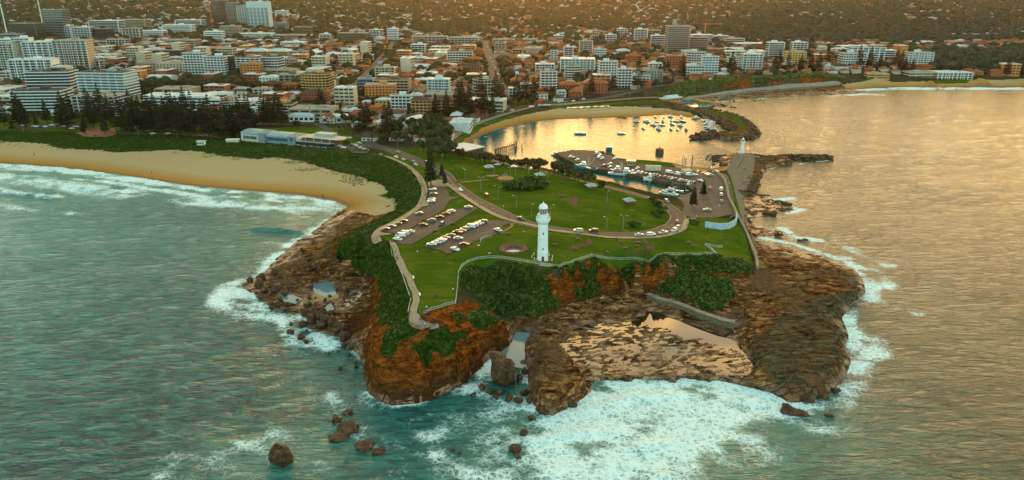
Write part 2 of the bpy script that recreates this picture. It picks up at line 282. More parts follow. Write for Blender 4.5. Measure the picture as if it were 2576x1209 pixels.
for i in range(4): put(a_och,cls(OCHRE[i],4,70+i))
for p in GRASS: put(a_grass,cls(p,0.25))
for p in PAVE: put(a_pave,cls(p))
put(a_rock,(CD<3.0)&LAND&(a_sand<.5)&(GY<700)&(Z0<2.3)&(a_grass<.5))
# relief on top of the smooth lines
n1=fbm(GX/9,GY/9,5,5); n2=fbm(GX/2.6,GY/2.6,3,11); n3=fbm(GX*.16+GY*.05,GY*.42-GX*.1,4,8)
rid=1-np.abs(2*fbm(GX*.09+GY*.03,GY*.24-GX*.05,4,21)-1)
poolz=cls([(1470,812),(1600,800),(1660,775),(1865,838),(1915,905),(1880,935),(1700,915),(1560,900),(1440,905),(1395,850)])
amp=np.where(Z0<1.35,.45,1.0)*np.where(poolz,.85,1.0)
edge=np.clip(CD/4,0,1)
HG=Z0+LAND*edge*(a_rock*amp*((n1-.5)*1.5+(rid-.55)*1.2+(n2-.5)*.5)+a_och*np.where(GY>232,.5,1.0)*((n1-.5)*3.0+(n2-.5)*.9+(rid-.5)*1.6)+a_scrub*((n1-.35)*1.2+(n2-.3)*.8)+a_sand*np.where(Z0>3.4,1,.12)*(n1-.5)*.6)
HG=np.where(LAND&(a_rock+a_och>0)&~poolz&(Z0>.3),np.maximum(HG,.12+.3*n2),HG)
mot=cls([(1392,850),(1440,822),(1520,805),(1590,812),(1640,822),(1720,846),(1810,868),(1905,892),(1890,945),(1500,948),(1450,915)],4)
HG=np.where(mot,1.16+(fbm(GX*.45+GY*.2,GY*1.0-GX*.2,4,808)-.47)*1.5,HG)
CARVE=np.zeros(GX.shape,np.float32)
near=GY<1500
# ---------------- mesh helpers
MB_cache={}
def mesh_np(name,v,f,mats=(),smooth=False,mi=None):
    me=bpy.data.meshes.new(name); v=np.asarray(v,np.float32); f=np.asarray(f,np.int32)
    me.vertices.add(len(v)); me.vertices.foreach_set('co',v.ravel()); k=f.shape[1]
    me.loops.add(f.size); me.loops.foreach_set('vertex_index',f.ravel()); me.polygons.add(len(f))
    me.polygons.foreach_set('loop_start',np.arange(0,f.size,k,dtype=np.int32)); 
    if smooth: me.polygons.foreach_set('use_smooth',np.ones(len(f),bool))
    for m in mats: me.materials.append(m)
    if mi is not None: me.polygons.foreach_set('material_index',np.asarray(mi,np.int32))
    me.update(calc_edges=True); return me
def link(name,me,parent=None,loc=None):
    o=bpy.data.objects.new(name,me); C.objects.link(o)
    if parent is not None: o.parent=parent
    if loc is not None: o.location=loc
    return o
def tag(o,label=None,cat=None,group=None,kind=None):
    if label: o['label']=label
    if cat: o['category']=cat
    if group: o['group']=group
    if kind: o['kind']=kind
    return o
def grid_obj(name,AX,AY,Z,mat,attrs={}):
    nx,ny=len(AX),len(AY); X,Y=np.meshgrid(AX,AY); v=np.stack([X.ravel(),Y.ravel(),Z.ravel()],1)
    i=np.arange(nx*ny).reshape(ny,nx); f=np.stack([i[:-1,:-1].ravel(),i[:-1,1:].ravel(),i[1:,1:].ravel(),i[1:,:-1].ravel()],1)
    me=mesh_np(name,v,f,[mat],True)
    for k,(a,b,c) in attrs.items():
        at_=me.attributes.new(k,'FLOAT_COLOR','POINT'); at_.data.foreach_set('color',np.stack([a.ravel(),b.ravel(),c.ravel(),np.ones(a.size)],1).astype(np.float32).ravel())
    return link(name,me)
def newmat(name):
    m=bpy.data.materials.new(name); m.use_nodes=True; t=m.node_tree; t.nodes.clear()
    b=t.nodes.new('ShaderNodeBsdfPrincipled'); o=t.nodes.new('ShaderNodeOutputMaterial'); t.links.new(b.outputs[0],o.inputs[0])
    return m,t,b
def pos(t):
    return t.nodes.new('ShaderNodeNewGeometry').outputs['Position']
def attr(t,name):
    a=t.nodes.new('ShaderNodeAttribute'); a.attribute_name=name; s=t.nodes.new('ShaderNodeSeparateColor'); t.links.new(a.outputs['Color'],s.inputs[0]); return s.outputs
def bump(t,b,h,strength=.5,dist=.3,normal=None):
    n=t.nodes.new('ShaderNodeBump'); n.inputs['Strength'].default_value=strength; n.inputs['Distance'].default_value=dist
    t.links.new(h,n.inputs['Height']); 
    if normal is not None: t.links.new(normal,n.inputs['Normal'])
    if b is not None: t.links.new(n.outputs[0],b.inputs['Normal'])
    return n.outputs[0]
def mat_ground():
    m,t,b=newmat('ground_cover'); p=pos(t); L=t.links.new
    A=attr(t,'ca');B=attr(t,'cb');D=attr(t,'cc')
    nb=noise(t,p,.35,4,.6); nf=noise(t,p,1.6,4,.65); nbig=noise(t,p,.035,4,.6)
    town=ramp(t,noise(t,p,.03,6,.7),[(.30,(.022,.030,.010)),(.48,(.045,.045,.018)),(.60,(.085,.058,.035)),(.75,(.13,.11,.09))])
    # rock: bedded, cracked
    st1=noise(t,mapping(t,p,scale=(.15,.32,1.0),rot=(0,0,.35)),1.0,7,.72,.9)
    rk=ramp(t,st1,[(.32,(.010,.004,.002)),(.43,(.075,.030,.011)),(.52,(.22,.095,.036)),(.62,(.62,.34,.14)),(.8,(.28,.13,.05))])
    rk=mixc(t,smooth(t,nbig,.45,.62),rk,mixc(t,nf,(.04,.017,.008),(.30,.17,.08)))
    vo=N(t,'ShaderNodeTexVoronoi',feature='DISTANCE_TO_EDGE',inp={2:.42}); L(mapping(t,p,scale=(.6,1.3,.5),rot=(0,0,.4)),vo.inputs[0])
    crack=mth(t,'SUBTRACT',1.0,smooth(t,vo.outputs[0],0.0,.07)); vo2=N(t,'ShaderNodeTexVoronoi',feature='DISTANCE_TO_EDGE',inp={2:.13}); pw=t.nodes.new('ShaderNodeVectorMath'); nw=t.nodes.new('ShaderNodeVectorMath'); nw.operation='SCALE'; nw.inputs['Scale'].default_value=5.0; L(noise(t,p,.25,3,.6,0,1),nw.inputs[0]); L(p,pw.inputs[0]); L(nw.outputs[0],pw.inputs[1]); L(mapping(t,pw.outputs[0],scale=(.8,1.5,.5),rot=(0,0,.3)),vo2.inputs[0])
    crack=mth(t,'MAXIMUM',crack,mth(t,'SUBTRACT',1.0,smooth(t,vo2.outputs[0],0.0,.05))); rk=mixc(t,mth(t,'MULTIPLY',mth(t,'MULTIPLY',crack,.8),smooth(t,noise(t,p,.12,4,.6),.42,.60)),rk,(.012,.006,.003))
    rk=mixc(t,smooth(t,mth(t,'ADD',mth(t,'MULTIPLY',D[1],.72),mth(t,'MULTIPLY',mth(t,'SUBTRACT',st1,.5),3.4)),.35,.85),rk,ramp(t,noise(t,mapping(t,p,scale=(.12,.5,1.0),rot=(0,0,-.5)),1.0,7,.75,.5),[(.33,(.018,.013,.007)),(.5,(.09,.075,.038)),(.66,(.25,.20,.11))]))
    och=ramp(t,noise(t,mapping(t,p,scale=(.25,.25,.9)),1.0,6,.7,.4),[(.3,(.035,.010,.004)),(.45,(.14,.038,.008)),(.58,(.34,.095,.014)),(.72,(.44,.18,.04))])
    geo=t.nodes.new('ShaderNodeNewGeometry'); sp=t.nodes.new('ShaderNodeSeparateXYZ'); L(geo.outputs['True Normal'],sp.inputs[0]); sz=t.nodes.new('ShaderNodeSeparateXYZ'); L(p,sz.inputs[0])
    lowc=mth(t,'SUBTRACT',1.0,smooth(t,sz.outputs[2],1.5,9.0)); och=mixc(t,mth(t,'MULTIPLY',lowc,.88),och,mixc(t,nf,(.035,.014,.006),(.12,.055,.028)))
    scr=ramp(t,noise(t,p,.5,5,.7),[(.3,(.012,.024,.004)),(.5,(.034,.062,.009)),(.62,(.065,.095,.014)),(.75,(.12,.12,.022))])
    gr=ramp(t,noise(t,p,.05,5,.6),[(.3,(.042,.080,.006)),(.48,(.075,.115,.008)),(.62,(.135,.150,.012)),(.78,(.18,.14,.025))])
    gr=mixc(t,.40,gr,mixc(t,nf,(.02,.045,.003),(.085,.14,.012))); gr=mixc(t,mth(t,'MULTIPLY',smooth(t,noise(t,p,.11,5,.7),.56,.68),.75),gr,(.17,.15,.03)); gr=mixc(t,mth(t,'MULTIPLY',smooth(t,noise(t,mapping(t,p,scale=(.02,.16,1)),1.0,3,.5),.52,.6),.3),gr,(.03,.06,.004))
    sd=mixc(t,D[0],mixc(t,nb,(.42,.29,.135),(.52,.38,.20)),mixc(t,nb,(.48,.225,.032),(.36,.155,.02)))
    sd=mixc(t,mth(t,'MULTIPLY',smooth(t,D[0],.93,1.0),.7),sd,(.22,.13,.09))
    pv=mixc(t,nb,(.18,.14,.10),(.27,.215,.155))
    def over(c,f,d,k=.28):
        e=mth(t,'ADD',f,mth(t,'MULTIPLY',mth(t,'SUBTRACT',nf,.5),k)); return mixc(t,smooth(t,e,.42,.58),c,d)
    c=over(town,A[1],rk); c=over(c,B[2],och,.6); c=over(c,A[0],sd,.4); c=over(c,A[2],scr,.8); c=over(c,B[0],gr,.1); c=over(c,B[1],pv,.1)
    L(c,b.inputs['Base Color'])
    wet=mth(t,'MULTIPLY',A[1],mth(t,'SUBTRACT',1.0,smooth(t,sz.outputs[2],.6,3.2)))
    wet=mth(t,'MULTIPLY',wet,smooth(t,noise(t,p,.16,5,.7),.44,.56)); ro=mth(t,'SUBTRACT',.95,mth(t,'MULTIPLY',wet,.78)); ro=mth(t,'SUBTRACT',ro,mth(t,'MULTIPLY',mth(t,'MULTIPLY',A[0],smooth(t,D[0],.9,1.0)),.55)); L(ro,b.inputs['Roughness'])
    L(mth(t,'MULTIPLY',wet,1.0),b.inputs['Specular IOR Level'])
    amp=mth(t,'ADD',mth(t,'MULTIPLY',A[1],1.0),mth(t,'ADD',mth(t,'MULTIPLY',A[2],1.6),mth(t,'ADD',mth(t,'MULTIPLY',B[2],1.3),.08)))
    h=mth(t,'MULTIPLY',mth(t,'ADD',mth(t,'ADD',st1,mth(t,'MULTIPLY',nf,.5)),mth(t,'MULTIPLY',crack,-.6)),amp)
    bump(t,b,h,.9,.9); return m
MG=mat_ground()
def sea_mat():
    m,t,b=newmat('sea_water'); p=pos(t); L=t.links.new
    A=attr(t,'ca')   # foam, shallows, chop
    # chop: wind waves, crests running left-right and a little towards the shore
    w1=noise(t,mapping(t,p,scale=(.12,.40,.2),rot=(0,0,-.30)),1.0,3,.55,.6)
    w2=noise(t,mapping(t,p,scale=(.40,1.25,.5),rot=(0,0,-.18)),1.0,4,.6,.5)
    w3=noise(t,mapping(t,p,scale=(1.1,2.6,1.),rot=(0,0,.25)),1.0,3,.6,.4)
    h=mth(t,'ADD',mth(t,'MULTIPLY',w1,1.9),mth(t,'ADD',mth(t,'MULTIPLY',w2,.85),mth(t,'MULTIPLY',w3,.22)))
    h=mth(t,'MULTIPLY',h,mth(t,'ADD',mth(t,'MULTIPLY',A[2],1.0),.05))
    # foam pattern: lace
    wv=noise(t,p,.22,4,.6,0,1); q=t.nodes.new('ShaderNodeVectorMath'); q.operation='SCALE'; q.inputs['Scale'].default_value=3.2; L(wv,q.inputs[0])
    pd=t.nodes.new('ShaderNodeVectorMath'); L(p,pd.inputs[0]); L(q.outputs[0],pd.inputs[1])
    v1=N(t,'ShaderNodeTexVoronoi',feature='DISTANCE_TO_EDGE',inp={2:.42}); L(pd.outputs[0],v1.inputs[0])
    v2=N(t,'ShaderNodeTexVoronoi',feature='DISTANCE_TO_EDGE',inp={2:1.1}); L(pd.outputs[0],v2.inputs[0])
    lace=mth(t,'MAXIMUM',mth(t,'SUBTRACT',1.0,smooth(t,v1.outputs[0],0.0,.24)),mth(t,'MULTIPLY',mth(t,'SUBTRACT',1.0,smooth(t,v2.outputs[0],0.0,.30)),.75))
    fb=noise(t,mapping(t,pd.outputs[0],scale=(.7,1.15,1),rot=(0,0,.5)),.30,6,.66,1.6); fb2=noise(t,p,.07,4,.6)
    pat=mth(t,'ADD',mth(t,'MULTIPLY',lace,.24),mth(t,'ADD',mth(t,'MULTIPLY',fb,.78),mth(t,'MULTIPLY',fb2,.30)))
    f=mth(t,'SUBTRACT',mth(t,'ADD',pat,mth(t,'MULTIPLY',A[0],.98)),1.03)
    f=smooth(t,f,-.04,.50); f=mth(t,'MULTIPLY',f,smooth(t,A[0],.03,.22))
    sx_=t.nodes.new('ShaderNodeSeparateXYZ'); L(p,sx_.inputs[0]); rt=mth(t,'MULTIPLY',smooth(t,sx_.outputs[0],40,190),.85)
    L(mixc(t,rt,mixc(t,smooth(t,w1,.38,.62),mixc(t,A[1],(.0,.040,.046),(.045,.18,.155)),mixc(t,A[1],(.0,.125,.115),(.085,.26,.20))),mixc(t,A[1],(.030,.045,.022),(.10,.17,.10))),b.inputs['Base Color'])
    L(mth(t,'MULTIPLY',smooth(t,A[2],-.05,.5),.40),b.inputs['Specular IOR Level']); b.inputs['Roughness'].default_value=.10; b.inputs['IOR'].default_value=1.34
    bump(t,b,h,1.0,.85)
    d=t.nodes.new('ShaderNodeBsdfPrincipled'); L(mixc(t,smooth(t,mth(t,'ADD',mth(t,'MULTIPLY',lace,.35),mth(t,'MULTIPLY',fb,.9)),.35,.75),(.25,.50,.52),(.78,.95,.95)),d.inputs['Base Color']); d.inputs['Roughness'].default_value=.8; bump(t,d,mth(t,'ADD',lace,fb),.6,.5)
    mx=t.nodes.new('ShaderNodeMixShader'); L(f,mx.inputs[0]); L(b.outputs[0],mx.inputs[1]); L(d.outputs[0],mx.inputs[2])
    o=[n for n in t.nodes if n.type=='OUTPUT_MATERIAL'][0]; L(mx.outputs[0],o.inputs[0]); return m
# foam: (pixel points, half width in metres, strength)
FOAM=[([(-300,425),(0,437),(200,452),(400,474),(560,492)],3.5,.45),([(560,492),(700,506),(800,518)],6,.6),([(200,470),(330,486),(480,500),(620,512)],5,.36),([(850,545),(800,585),(740,620),(700,655)],11,.5),([(640,715),(600,735),(585,760),(640,790),(700,805)],10,.6),([(-300,398),(0,417),(90,424),(180,431),(330,452),(400,463)],9,.85),([(400,463),(470,474),(620,487),(740,496),(830,512)],5,.7),([(-200,443),(0,447),(150,466),(250,480),(330,492)],13,.68),([(-300,500),(0,520),(200,545)],7,.45),([(250,455),(420,480),(560,500)],6,.7),([(-100,462),(0,480),(60,488),(140,497)],6,.85),([(450,505),(620,520),(760,525),(850,530)],12,.6),
([(640,500),(760,512),(850,524)],9,.65),([(0,430),(300,465),(600,500),(800,520)],22,.22),([(905,515),(850,540),(815,565),(790,590),(745,612)],7,.75),([(745,612),(712,640),(688,658),(664,690),(640,708)],6,.75),([(690,600),(640,690)],9,.3),
([(600,714),(570,738),(560,762),(600,778),(650,785),(700,800)],8,.80),([(612,735),(640,757),(680,790)],7,.85),([(560,730),(540,770)],8,.4),([(700,800),(720,820),(745,800),(790,800)],6,.85),([(725,835),(735,860),(770,865)],5,.6),([(790,850),(830,870)],6,.65),([(745,800),(758,822)],5,.8),
([(740,900),(700,950),(830,1000)],10,.28),([(830,990),(870,1040),(890,1090)],6,.5),([(835,1030),(880,1090),(930,1130)],5,.6),
([(930,985),(1000,1010),(1090,1000),(1170,985),(1230,950)],4,.55),([(1185,975),(1215,935),(1245,905)],4,.75),([(1190,985),(1260,1010),(1320,1030)],7,.6),([(905,1010),(1000,1060),(1100,1040),(1200,1030)],12,.36),([(880,1080),(1000,1110),(1100,1090)],16,.30),
([(520,1180),(600,1130),(640,1100)],12,.42),([(600,1180),(660,1140),(730,1130),(690,1100),(620,1110)],10,.55),([(690,1165),(740,1150)],5,.8),([(380,1205),(430,1190)],6,.6),([(420,1170),(520,1195),(640,1200),(800,1190)],16,.36),([(800,1180),(900,1150),(1000,1180)],14,.35),
([(1340,1040),(1400,1055),(1470,1010),(1500,990),(1560,970),(1650,965),(1730,960)],8,.95),([(1730,955),(1790,968),(1860,980),(1930,995),(1968,1020)],9,.95),
([(1400,1100),(1500,1060),(1600,1040),(1680,1030)],30,1.0),([(1450,1150),(1550,1130),(1660,1110),(1700,1090)],26,1.0),([(1560,1190),(1680,1170)],20,1.0),([(1700,1020),(1720,1050)],12,.55),([(1500,1010),(1600,1000),(1700,1000),(1780,990)],14,1.0),([(1850,1010),(1920,1030)],12,.75),([(1780,1010),(1850,1030)],14,.5),
([(1270,1130),(1350,1080),(1380,1110)],16,.72),([(1120,1140),(1200,1110),(1280,1150)],16,.55),([(1200,1190),(1330,1185),(1440,1190)],12,.62),([(1060,1100),(1130,1090)],9,.6),([(1340,1185),(1450,1180),(1560,1170)],16,.6),
([(1980,1022),(2060,1020),(2130,1010),(2140,1040)],7,.7),([(1990,1060),(2080,1085),(2150,1060)],9,.5),([(1900,1110),(2000,1140),(2100,1110),(2060,1060)],12,.33),([(1760,1060),(1900,1090),(2000,1080)],20,.30),([(1780,1110),(1830,1180)],18,.2),
([(2140,985),(2150,950),(2155,910),(2200,885)],6,.8),([(2145,880),(2140,840),(2125,800)],5,.75),([(2190,880),(2210,860),(2150,850)],5,.55),([(2130,800),(2180,745),(2230,770),(2310,790)],4,.5),([(2185,755),(2190,720),(2165,680),(2130,650)],6,.8),([(2130,655),(2200,680),(2240,720)],5,.5),([(2170,690),(2240,725)],5,.55),
([(2110,605),(2150,640),(2230,668)],6,.62),([(2100,620),(2190,665)],5,.5),([(1920,600),(1980,612),(2040,628),(2110,652)],3,.75),([(1965,575),(2000,600),(2060,606)],4,.7),([(1950,505),(1990,500)],4,.7),([(1960,545),(2020,528)],3,.6),([(1905,570),(1950,590)],4,.5),
([(1960,400),(2000,415),(2085,404)],2,.6),([(1900,470),(1935,432)],1.5,.5),([(1820,256),(1900,250),(2000,246)],5,.5),([(2090,242),(2180,238)],7,.75),([(2150,236),(2220,240)],9,.6),([(2160,226),(2300,224),(2576,225),(3400,228)],10,.9),([(2260,221),(2576,222),(3400,224)],8,.75),([(1880,262),(1960,262)],5,.4),
([(1222,345),(1262,330),(1330,314),(1400,306),(1500,302),(1560,300)],2.0,.55),([(1650,292),(1720,298),(1790,305)],1.5,.4),([(1250,900),(1290,890)],3,.3)]
SHALLOW=[([(-300,480),(200,560),(700,620)],70,.55),([(-300,700),(300,700),(600,680)],60,.28),([(-300,400),(0,425),(330,455),(740,500),(870,520)],45,1.0),([(1400,1100),(1680,1060),(1900,1040)],35,.9),([(1560,1190),(1700,1180)],25,1.0),([(620,1180),(760,1140)],18,.8),([(1180,1180),(1300,1120)],25,.6),([(850,1000),(950,1150),(1150,1100)],22,.35),([(860,860),(790,960),(880,1000)],12,.45),([(1250,400),(1500,330),(1800,330)],60,.2),([(2000,1040),(2100,1020)],15,.5),([(600,600),(700,600)],40,.3)]
CALM=[[(1150,300),(1150,420),(1400,440),(1700,505),(1760,480),(1790,420),(1860,390),(1740,345),(1840,330),(1740,290),(1500,290)]]
RIDGE=[([(1490,1035),(1580,1005),(1680,1000),(1760,985)],2.2,.9),([(1340,1115),(1450,1090),(1570,1085)],2.4,.8),([(1600,1130),(1690,1115),(1760,1120)],2.2,.8),([(1850,1000),(1920,1020),(1960,1040)],1.6,.6),([(-100,470),(0,484),(60,491),(130,499),(170,504)],2.2,1.5),([(-100,440),(0,449),(150,468),(250,482),(330,497)],2.5,.9),([(640,577),(700,580),(760,588),(800,598)],2.5,1.7),([(800,598),(860,612),(960,640)],3,.7),([(450,520),(550,532),(640,545)],3,.5),([(470,495),(620,515),(700,528)],2.5,.8),([(530,498),(700,513),(780,522)],2.2,.7),([(880,828),(940,850)],1.5,.3),([(1660,1195),(1700,1198),(1750,1196)],2.5,1.2),([(200,472),(330,505),(480,560)],4,.4),([(1960,700),(2100,600)],2,.2)]
# ---------------- sea
def build_sea():
    ax=axis(-9000,9000,-330,400,1.1,1.03); ay=[-300,-60,60,120,150.0]
    while ay[-1]<9000: ay.append(ay[-1]+(0.95 if ay[-1]<340 else .95+(ay[-1]-340)*.006))
    ay=np.array(ay); X,Y=np.meshgrid(ax,ay)
    def field(lst,cap=1.0):
        f=np.zeros(X.shape)
        for pl,w,s in lst:
            if lst is FOAM and min(b for a,b in pl)>960 and s<.86: w*=.62; s*=.9
            P=[at(a,b,0) for a,b in pl]; d=dist_poly(X,Y,P,w*2.6)
            f=np.maximum(f,s*np.exp(-(d/w)**2*.9))
        return f
    foam=field(FOAM); sh=field(SHALLOW); calm=np.zeros(X.shape)
    for c in CALM: calm=np.maximum(calm,inpoly(X,Y,[at(a,b,0) for a,b in c]))
    m=(Y<1100)
    cd=np.full(X.shape,99.); cd[m]=dist_poly(X[m],Y[m],coastw,14)
    foam=np.maximum(foam,np.where((calm<.5),.50*np.exp(-(cd/2.6)**2)*(fbm(X/9,Y/9,2,77)+.25),.0))
    foam=foam*(.36+1.1*np.clip((fbm(X/11+Y/30,Y/8,4,55)-.5)*2.1+.55,0,1))
    chop=np.clip(1-calm*.93,0,1)*np.interp(Y,[150,350,700,1500],[1,.75,.45,.3])
    chop=chop*np.where(X<60,1,.72); chop*=.55+.9*fbm(X/45,Y/45,3,91)
    z=np.zeros(X.shape)
    for k,(lx,ly,a,s) in enumerate([(60,22,.30,61),(26,9,.28,62),(13,4.6,.24,63)]):
        xr=X*.95+Y*.3; yr=Y*.95-X*.3; z+=a*2*(fbm(xr/lx,yr/ly,3,s)-.5)
    z*=np.clip(cd/12,.15,1)*(1-calm*.95)
    for pl,w,s in RIDGE:
        P=[at(a,b,0) for a,b in pl]; d=dist_poly(X,Y,P,w*4); e=dist_poly(X,Y,[P[0],P[0]],80); g=dist_poly(X,Y,[P[-1],P[-1]],80)
        z+=s*np.exp(-(d/w)**2)*np.clip(g/14,0,1)
    z+=foam*.7*(fbm(X/3,Y/3,3,71)-.4)*(1-calm)
    z=np.clip(z,-.9,2)
    o=grid_obj('sea',ax,ay,z,sea_mat(),{'ca':(foam,sh,chop)}); tag(o,kind='structure'); return o
build_sea()
# ---------------- flat sheets draped on the ground
def strip(pts,w):
    P=[Vector((p[0],p[1])) for p in pts]; n=len(P); Lf=[];Rt=[]
    ws=w if isinstance(w,(list,tuple)) else [w]*n
    for i,p in enumerate(P):
        a=P[max(i-1,0)];b=P[min(i+1,n-1)]; d=(b-a); 
        if d.length<1e-6: d=Vector((1,0))
        d.normalize(); q=Vector((-d.y,d.x))*ws[i]/2; Lf.append(p+q);Rt.append(p-q)
    return [(v.x,v.y) for v in Lf]+[(v.x,v.y) for v in Rt[::-1]]
def curve(pts,step=4.0):
    P=[np.array((p[0],p[1]),float) for p in pts]; P=[2*P[0]-P[1]]+P+[2*P[-1]-P[-2]]; out=[]
    for i in range(1,len(P)-2):
        a,b,c,d=P[i-1:i+3]; n=max(1,int(np.linalg.norm(c-b)/step))
        for k in range(n):
            t=k/n; out.append(.5*((2*b)+(-a+c)*t+(2*a-5*b+4*c-d)*t*t+(-a+3*b-3*c+d)*t**3))
    out.append(P[-2]); return [(float(p[0]),float(p[1])) for p in out]
def sheet(name,poly,mat,off=.06,step=3.0,carve=True,parent=None,kind='structure',zfix=None):
    B=densify(list(poly)+[poly[0]],step)[:-1]; xs=[b[0] for b in B];ys=[b[1] for b in B]
    gx,gy=np.meshgrid(np.arange(min(xs)+step/2,max(xs),step),np.arange(min(ys)+step/2,max(ys),step)); m=inpoly(gx,gy,B)
    ipt=[(a,b) for a,b in zip(gx[m],gy[m])]
    if len(ipt)<8000 and ipt:
        G=np.array(ipt); dd=dist_poly(G[:,0],G[:,1],B,step*2,True); ipt=[p for p,q in zip(ipt,dd) if q>step*.45]
    vs=[Vector((float(b[0]),float(b[1]))) for b in B]+[Vector((float(a),float(b))) for a,b in ipt]
    r=delaunay_2d_cdt(vs,[],[list(range(len(B)))],1,0.001)
    v=np.array([(p.x,p.y) for p in r[0]]); z=H(v[:,0],v[:,1])+off if zfix is None else np.full(len(v),zfix)
    tri=[f for f in r[2] if len(f)==3]
    me=mesh_np(name,np.column_stack([v,z]),np.array(tri),[mat],True)
    if carve:
        CARVE[inpoly(GX,GY,[(b[0],b[1]) for b in B])]=.3
    o=link(name,me,parent); 
    if parent is None and kind: o['kind']=kind
    return o
def pxl(l): return [(v.x,v.y) for v in hits(l)]
def simple(name,col,col2=None,rough=.8,scale=1.0,metal=0.0,bmp=0.0,spec=.4):
    m,t,b=newmat(name)
    if col2 is None: col2=tuple(c*.8 for c in col)
    p=pos(t); n=noise(t,p,scale,5,.65); t.links.new(mixc(t,smooth(t,n,.35,.65),col,col2),b.inputs['Base Color'])
    b.inputs['Roughness'].default_value=rough; b.inputs['Metallic'].default_value=metal; b.inputs['Specular IOR Level'].default_value=spec
    if bmp: bump(t,b,n,bmp,.1)
    return m
M_ASPH=simple('asphalt',(.070,.048,.038),(.050,.034,.028),.85,.25)
M_ASPH2=simple('asphalt_worn',(.085,.066,.052),(.060,.046,.038),.85,.2)
M_PATH=simple('concrete_path',(.36,.26,.16),(.28,.20,.125),.85,.3)
M_LINE=simple('road_paint',(.42,.38,.32),(.30,.27,.23),.7,2.0)
M_BRICKP=simple('brick_paving',(.25,.11,.05),(.19,.08,.04),.85,.5)
M_CONC=simple('pale_concrete',(.30,.25,.19),(.20,.165,.12),.85,.3)
M_GRASS=MG
# ---------------- standing water
def pool_mat(name,col,rough=.03,bs=.02):
    m,t,b=newmat(name); p=pos(t); n=noise(t,p,1.2,3,.5); t.links.new(mixc(t,noise(t,p,.2,3,.5),col,tuple(c*.6 for c in col)),b.inputs['Base Color']); b.inputs['Roughness'].default_value=rough; b.inputs['IOR'].default_value=1.95 if col[0]<.1 else 1.45; bump(t,b,n,bs,.1); return m
M_POOL=pool_mat('still_water',(.030,.022,.012))
M_POOL2=pool_mat('still_water_painted_sky',(.20,.33,.34),.06)  # pale blue base colour paints in the sky's reflection; mirror kept weak
M_BATH=pool_mat('turquoise_water',(.03,.33,.36))
def flat_poly(name,pxs,z,mat,depth=None,kind='structure'):
    P=[at(a,b,z) for a,b in pxs]
    if depth is not None:
        m=inpoly(GX,GY,P); HG[m]=np.minimum(HG[m],z-depth+.1*vnoise(GX[m],GY[m],4))
    r=delaunay_2d_cdt([Vector(p) for p in P],[],[list(range(len(P)))],1,.001)
    me=mesh_np(name,[(v.x,v.y,z) for v in r[0]],[f for f in r[2] if len(f)==3],[mat]); o=link(name,me); o['kind']=kind; return o
# the big reflecting pool on the platform: the rock breaks its surface wherever it stands higher
flat_poly('tide_pool',[(1392,850),(1440,815),(1520,795),(1600,785),(1640,755),(1700,780),(1870,840),(1915,880),(1925,920),(1890,945),(1780,945),(1650,945),(1500,945),(1450,915)],1.16,M_POOL)
flat_poly('seawater_pool',[(783,714),(838,707),(850,745),(815,748),(790,738)],.95,M_POOL2,.6)
flat_poly('tide_pool',[(880,735),(905,722),(915,735),(900,765),(870,778),(862,768)],.9,M_POOL2,.05)
flat_poly('tide_pool',[(822,765),(838,762),(842,785),(825,790),(815,778)],.7,M_POOL2,.2)
flat_poly('inlet_water',[(1238,905),(1288,862),(1300,830),(1335,832),(1322,860),(1320,905),(1330,930),(1300,925)],.12,M_POOL2)

for pl in ([(700,745),(730,740),(760,752),(745,765),(715,760)],[(650,715),(690,708),(700,722),(660,730)],[(770,665),(800,655),(812,668),(780,678)],[(790,800),(815,795),(820,812),(800,818)],[(735,690),(760,684),(768,700),(742,704)]):
    flat_poly('tide_pool',pl,1.0,M_POOL2)
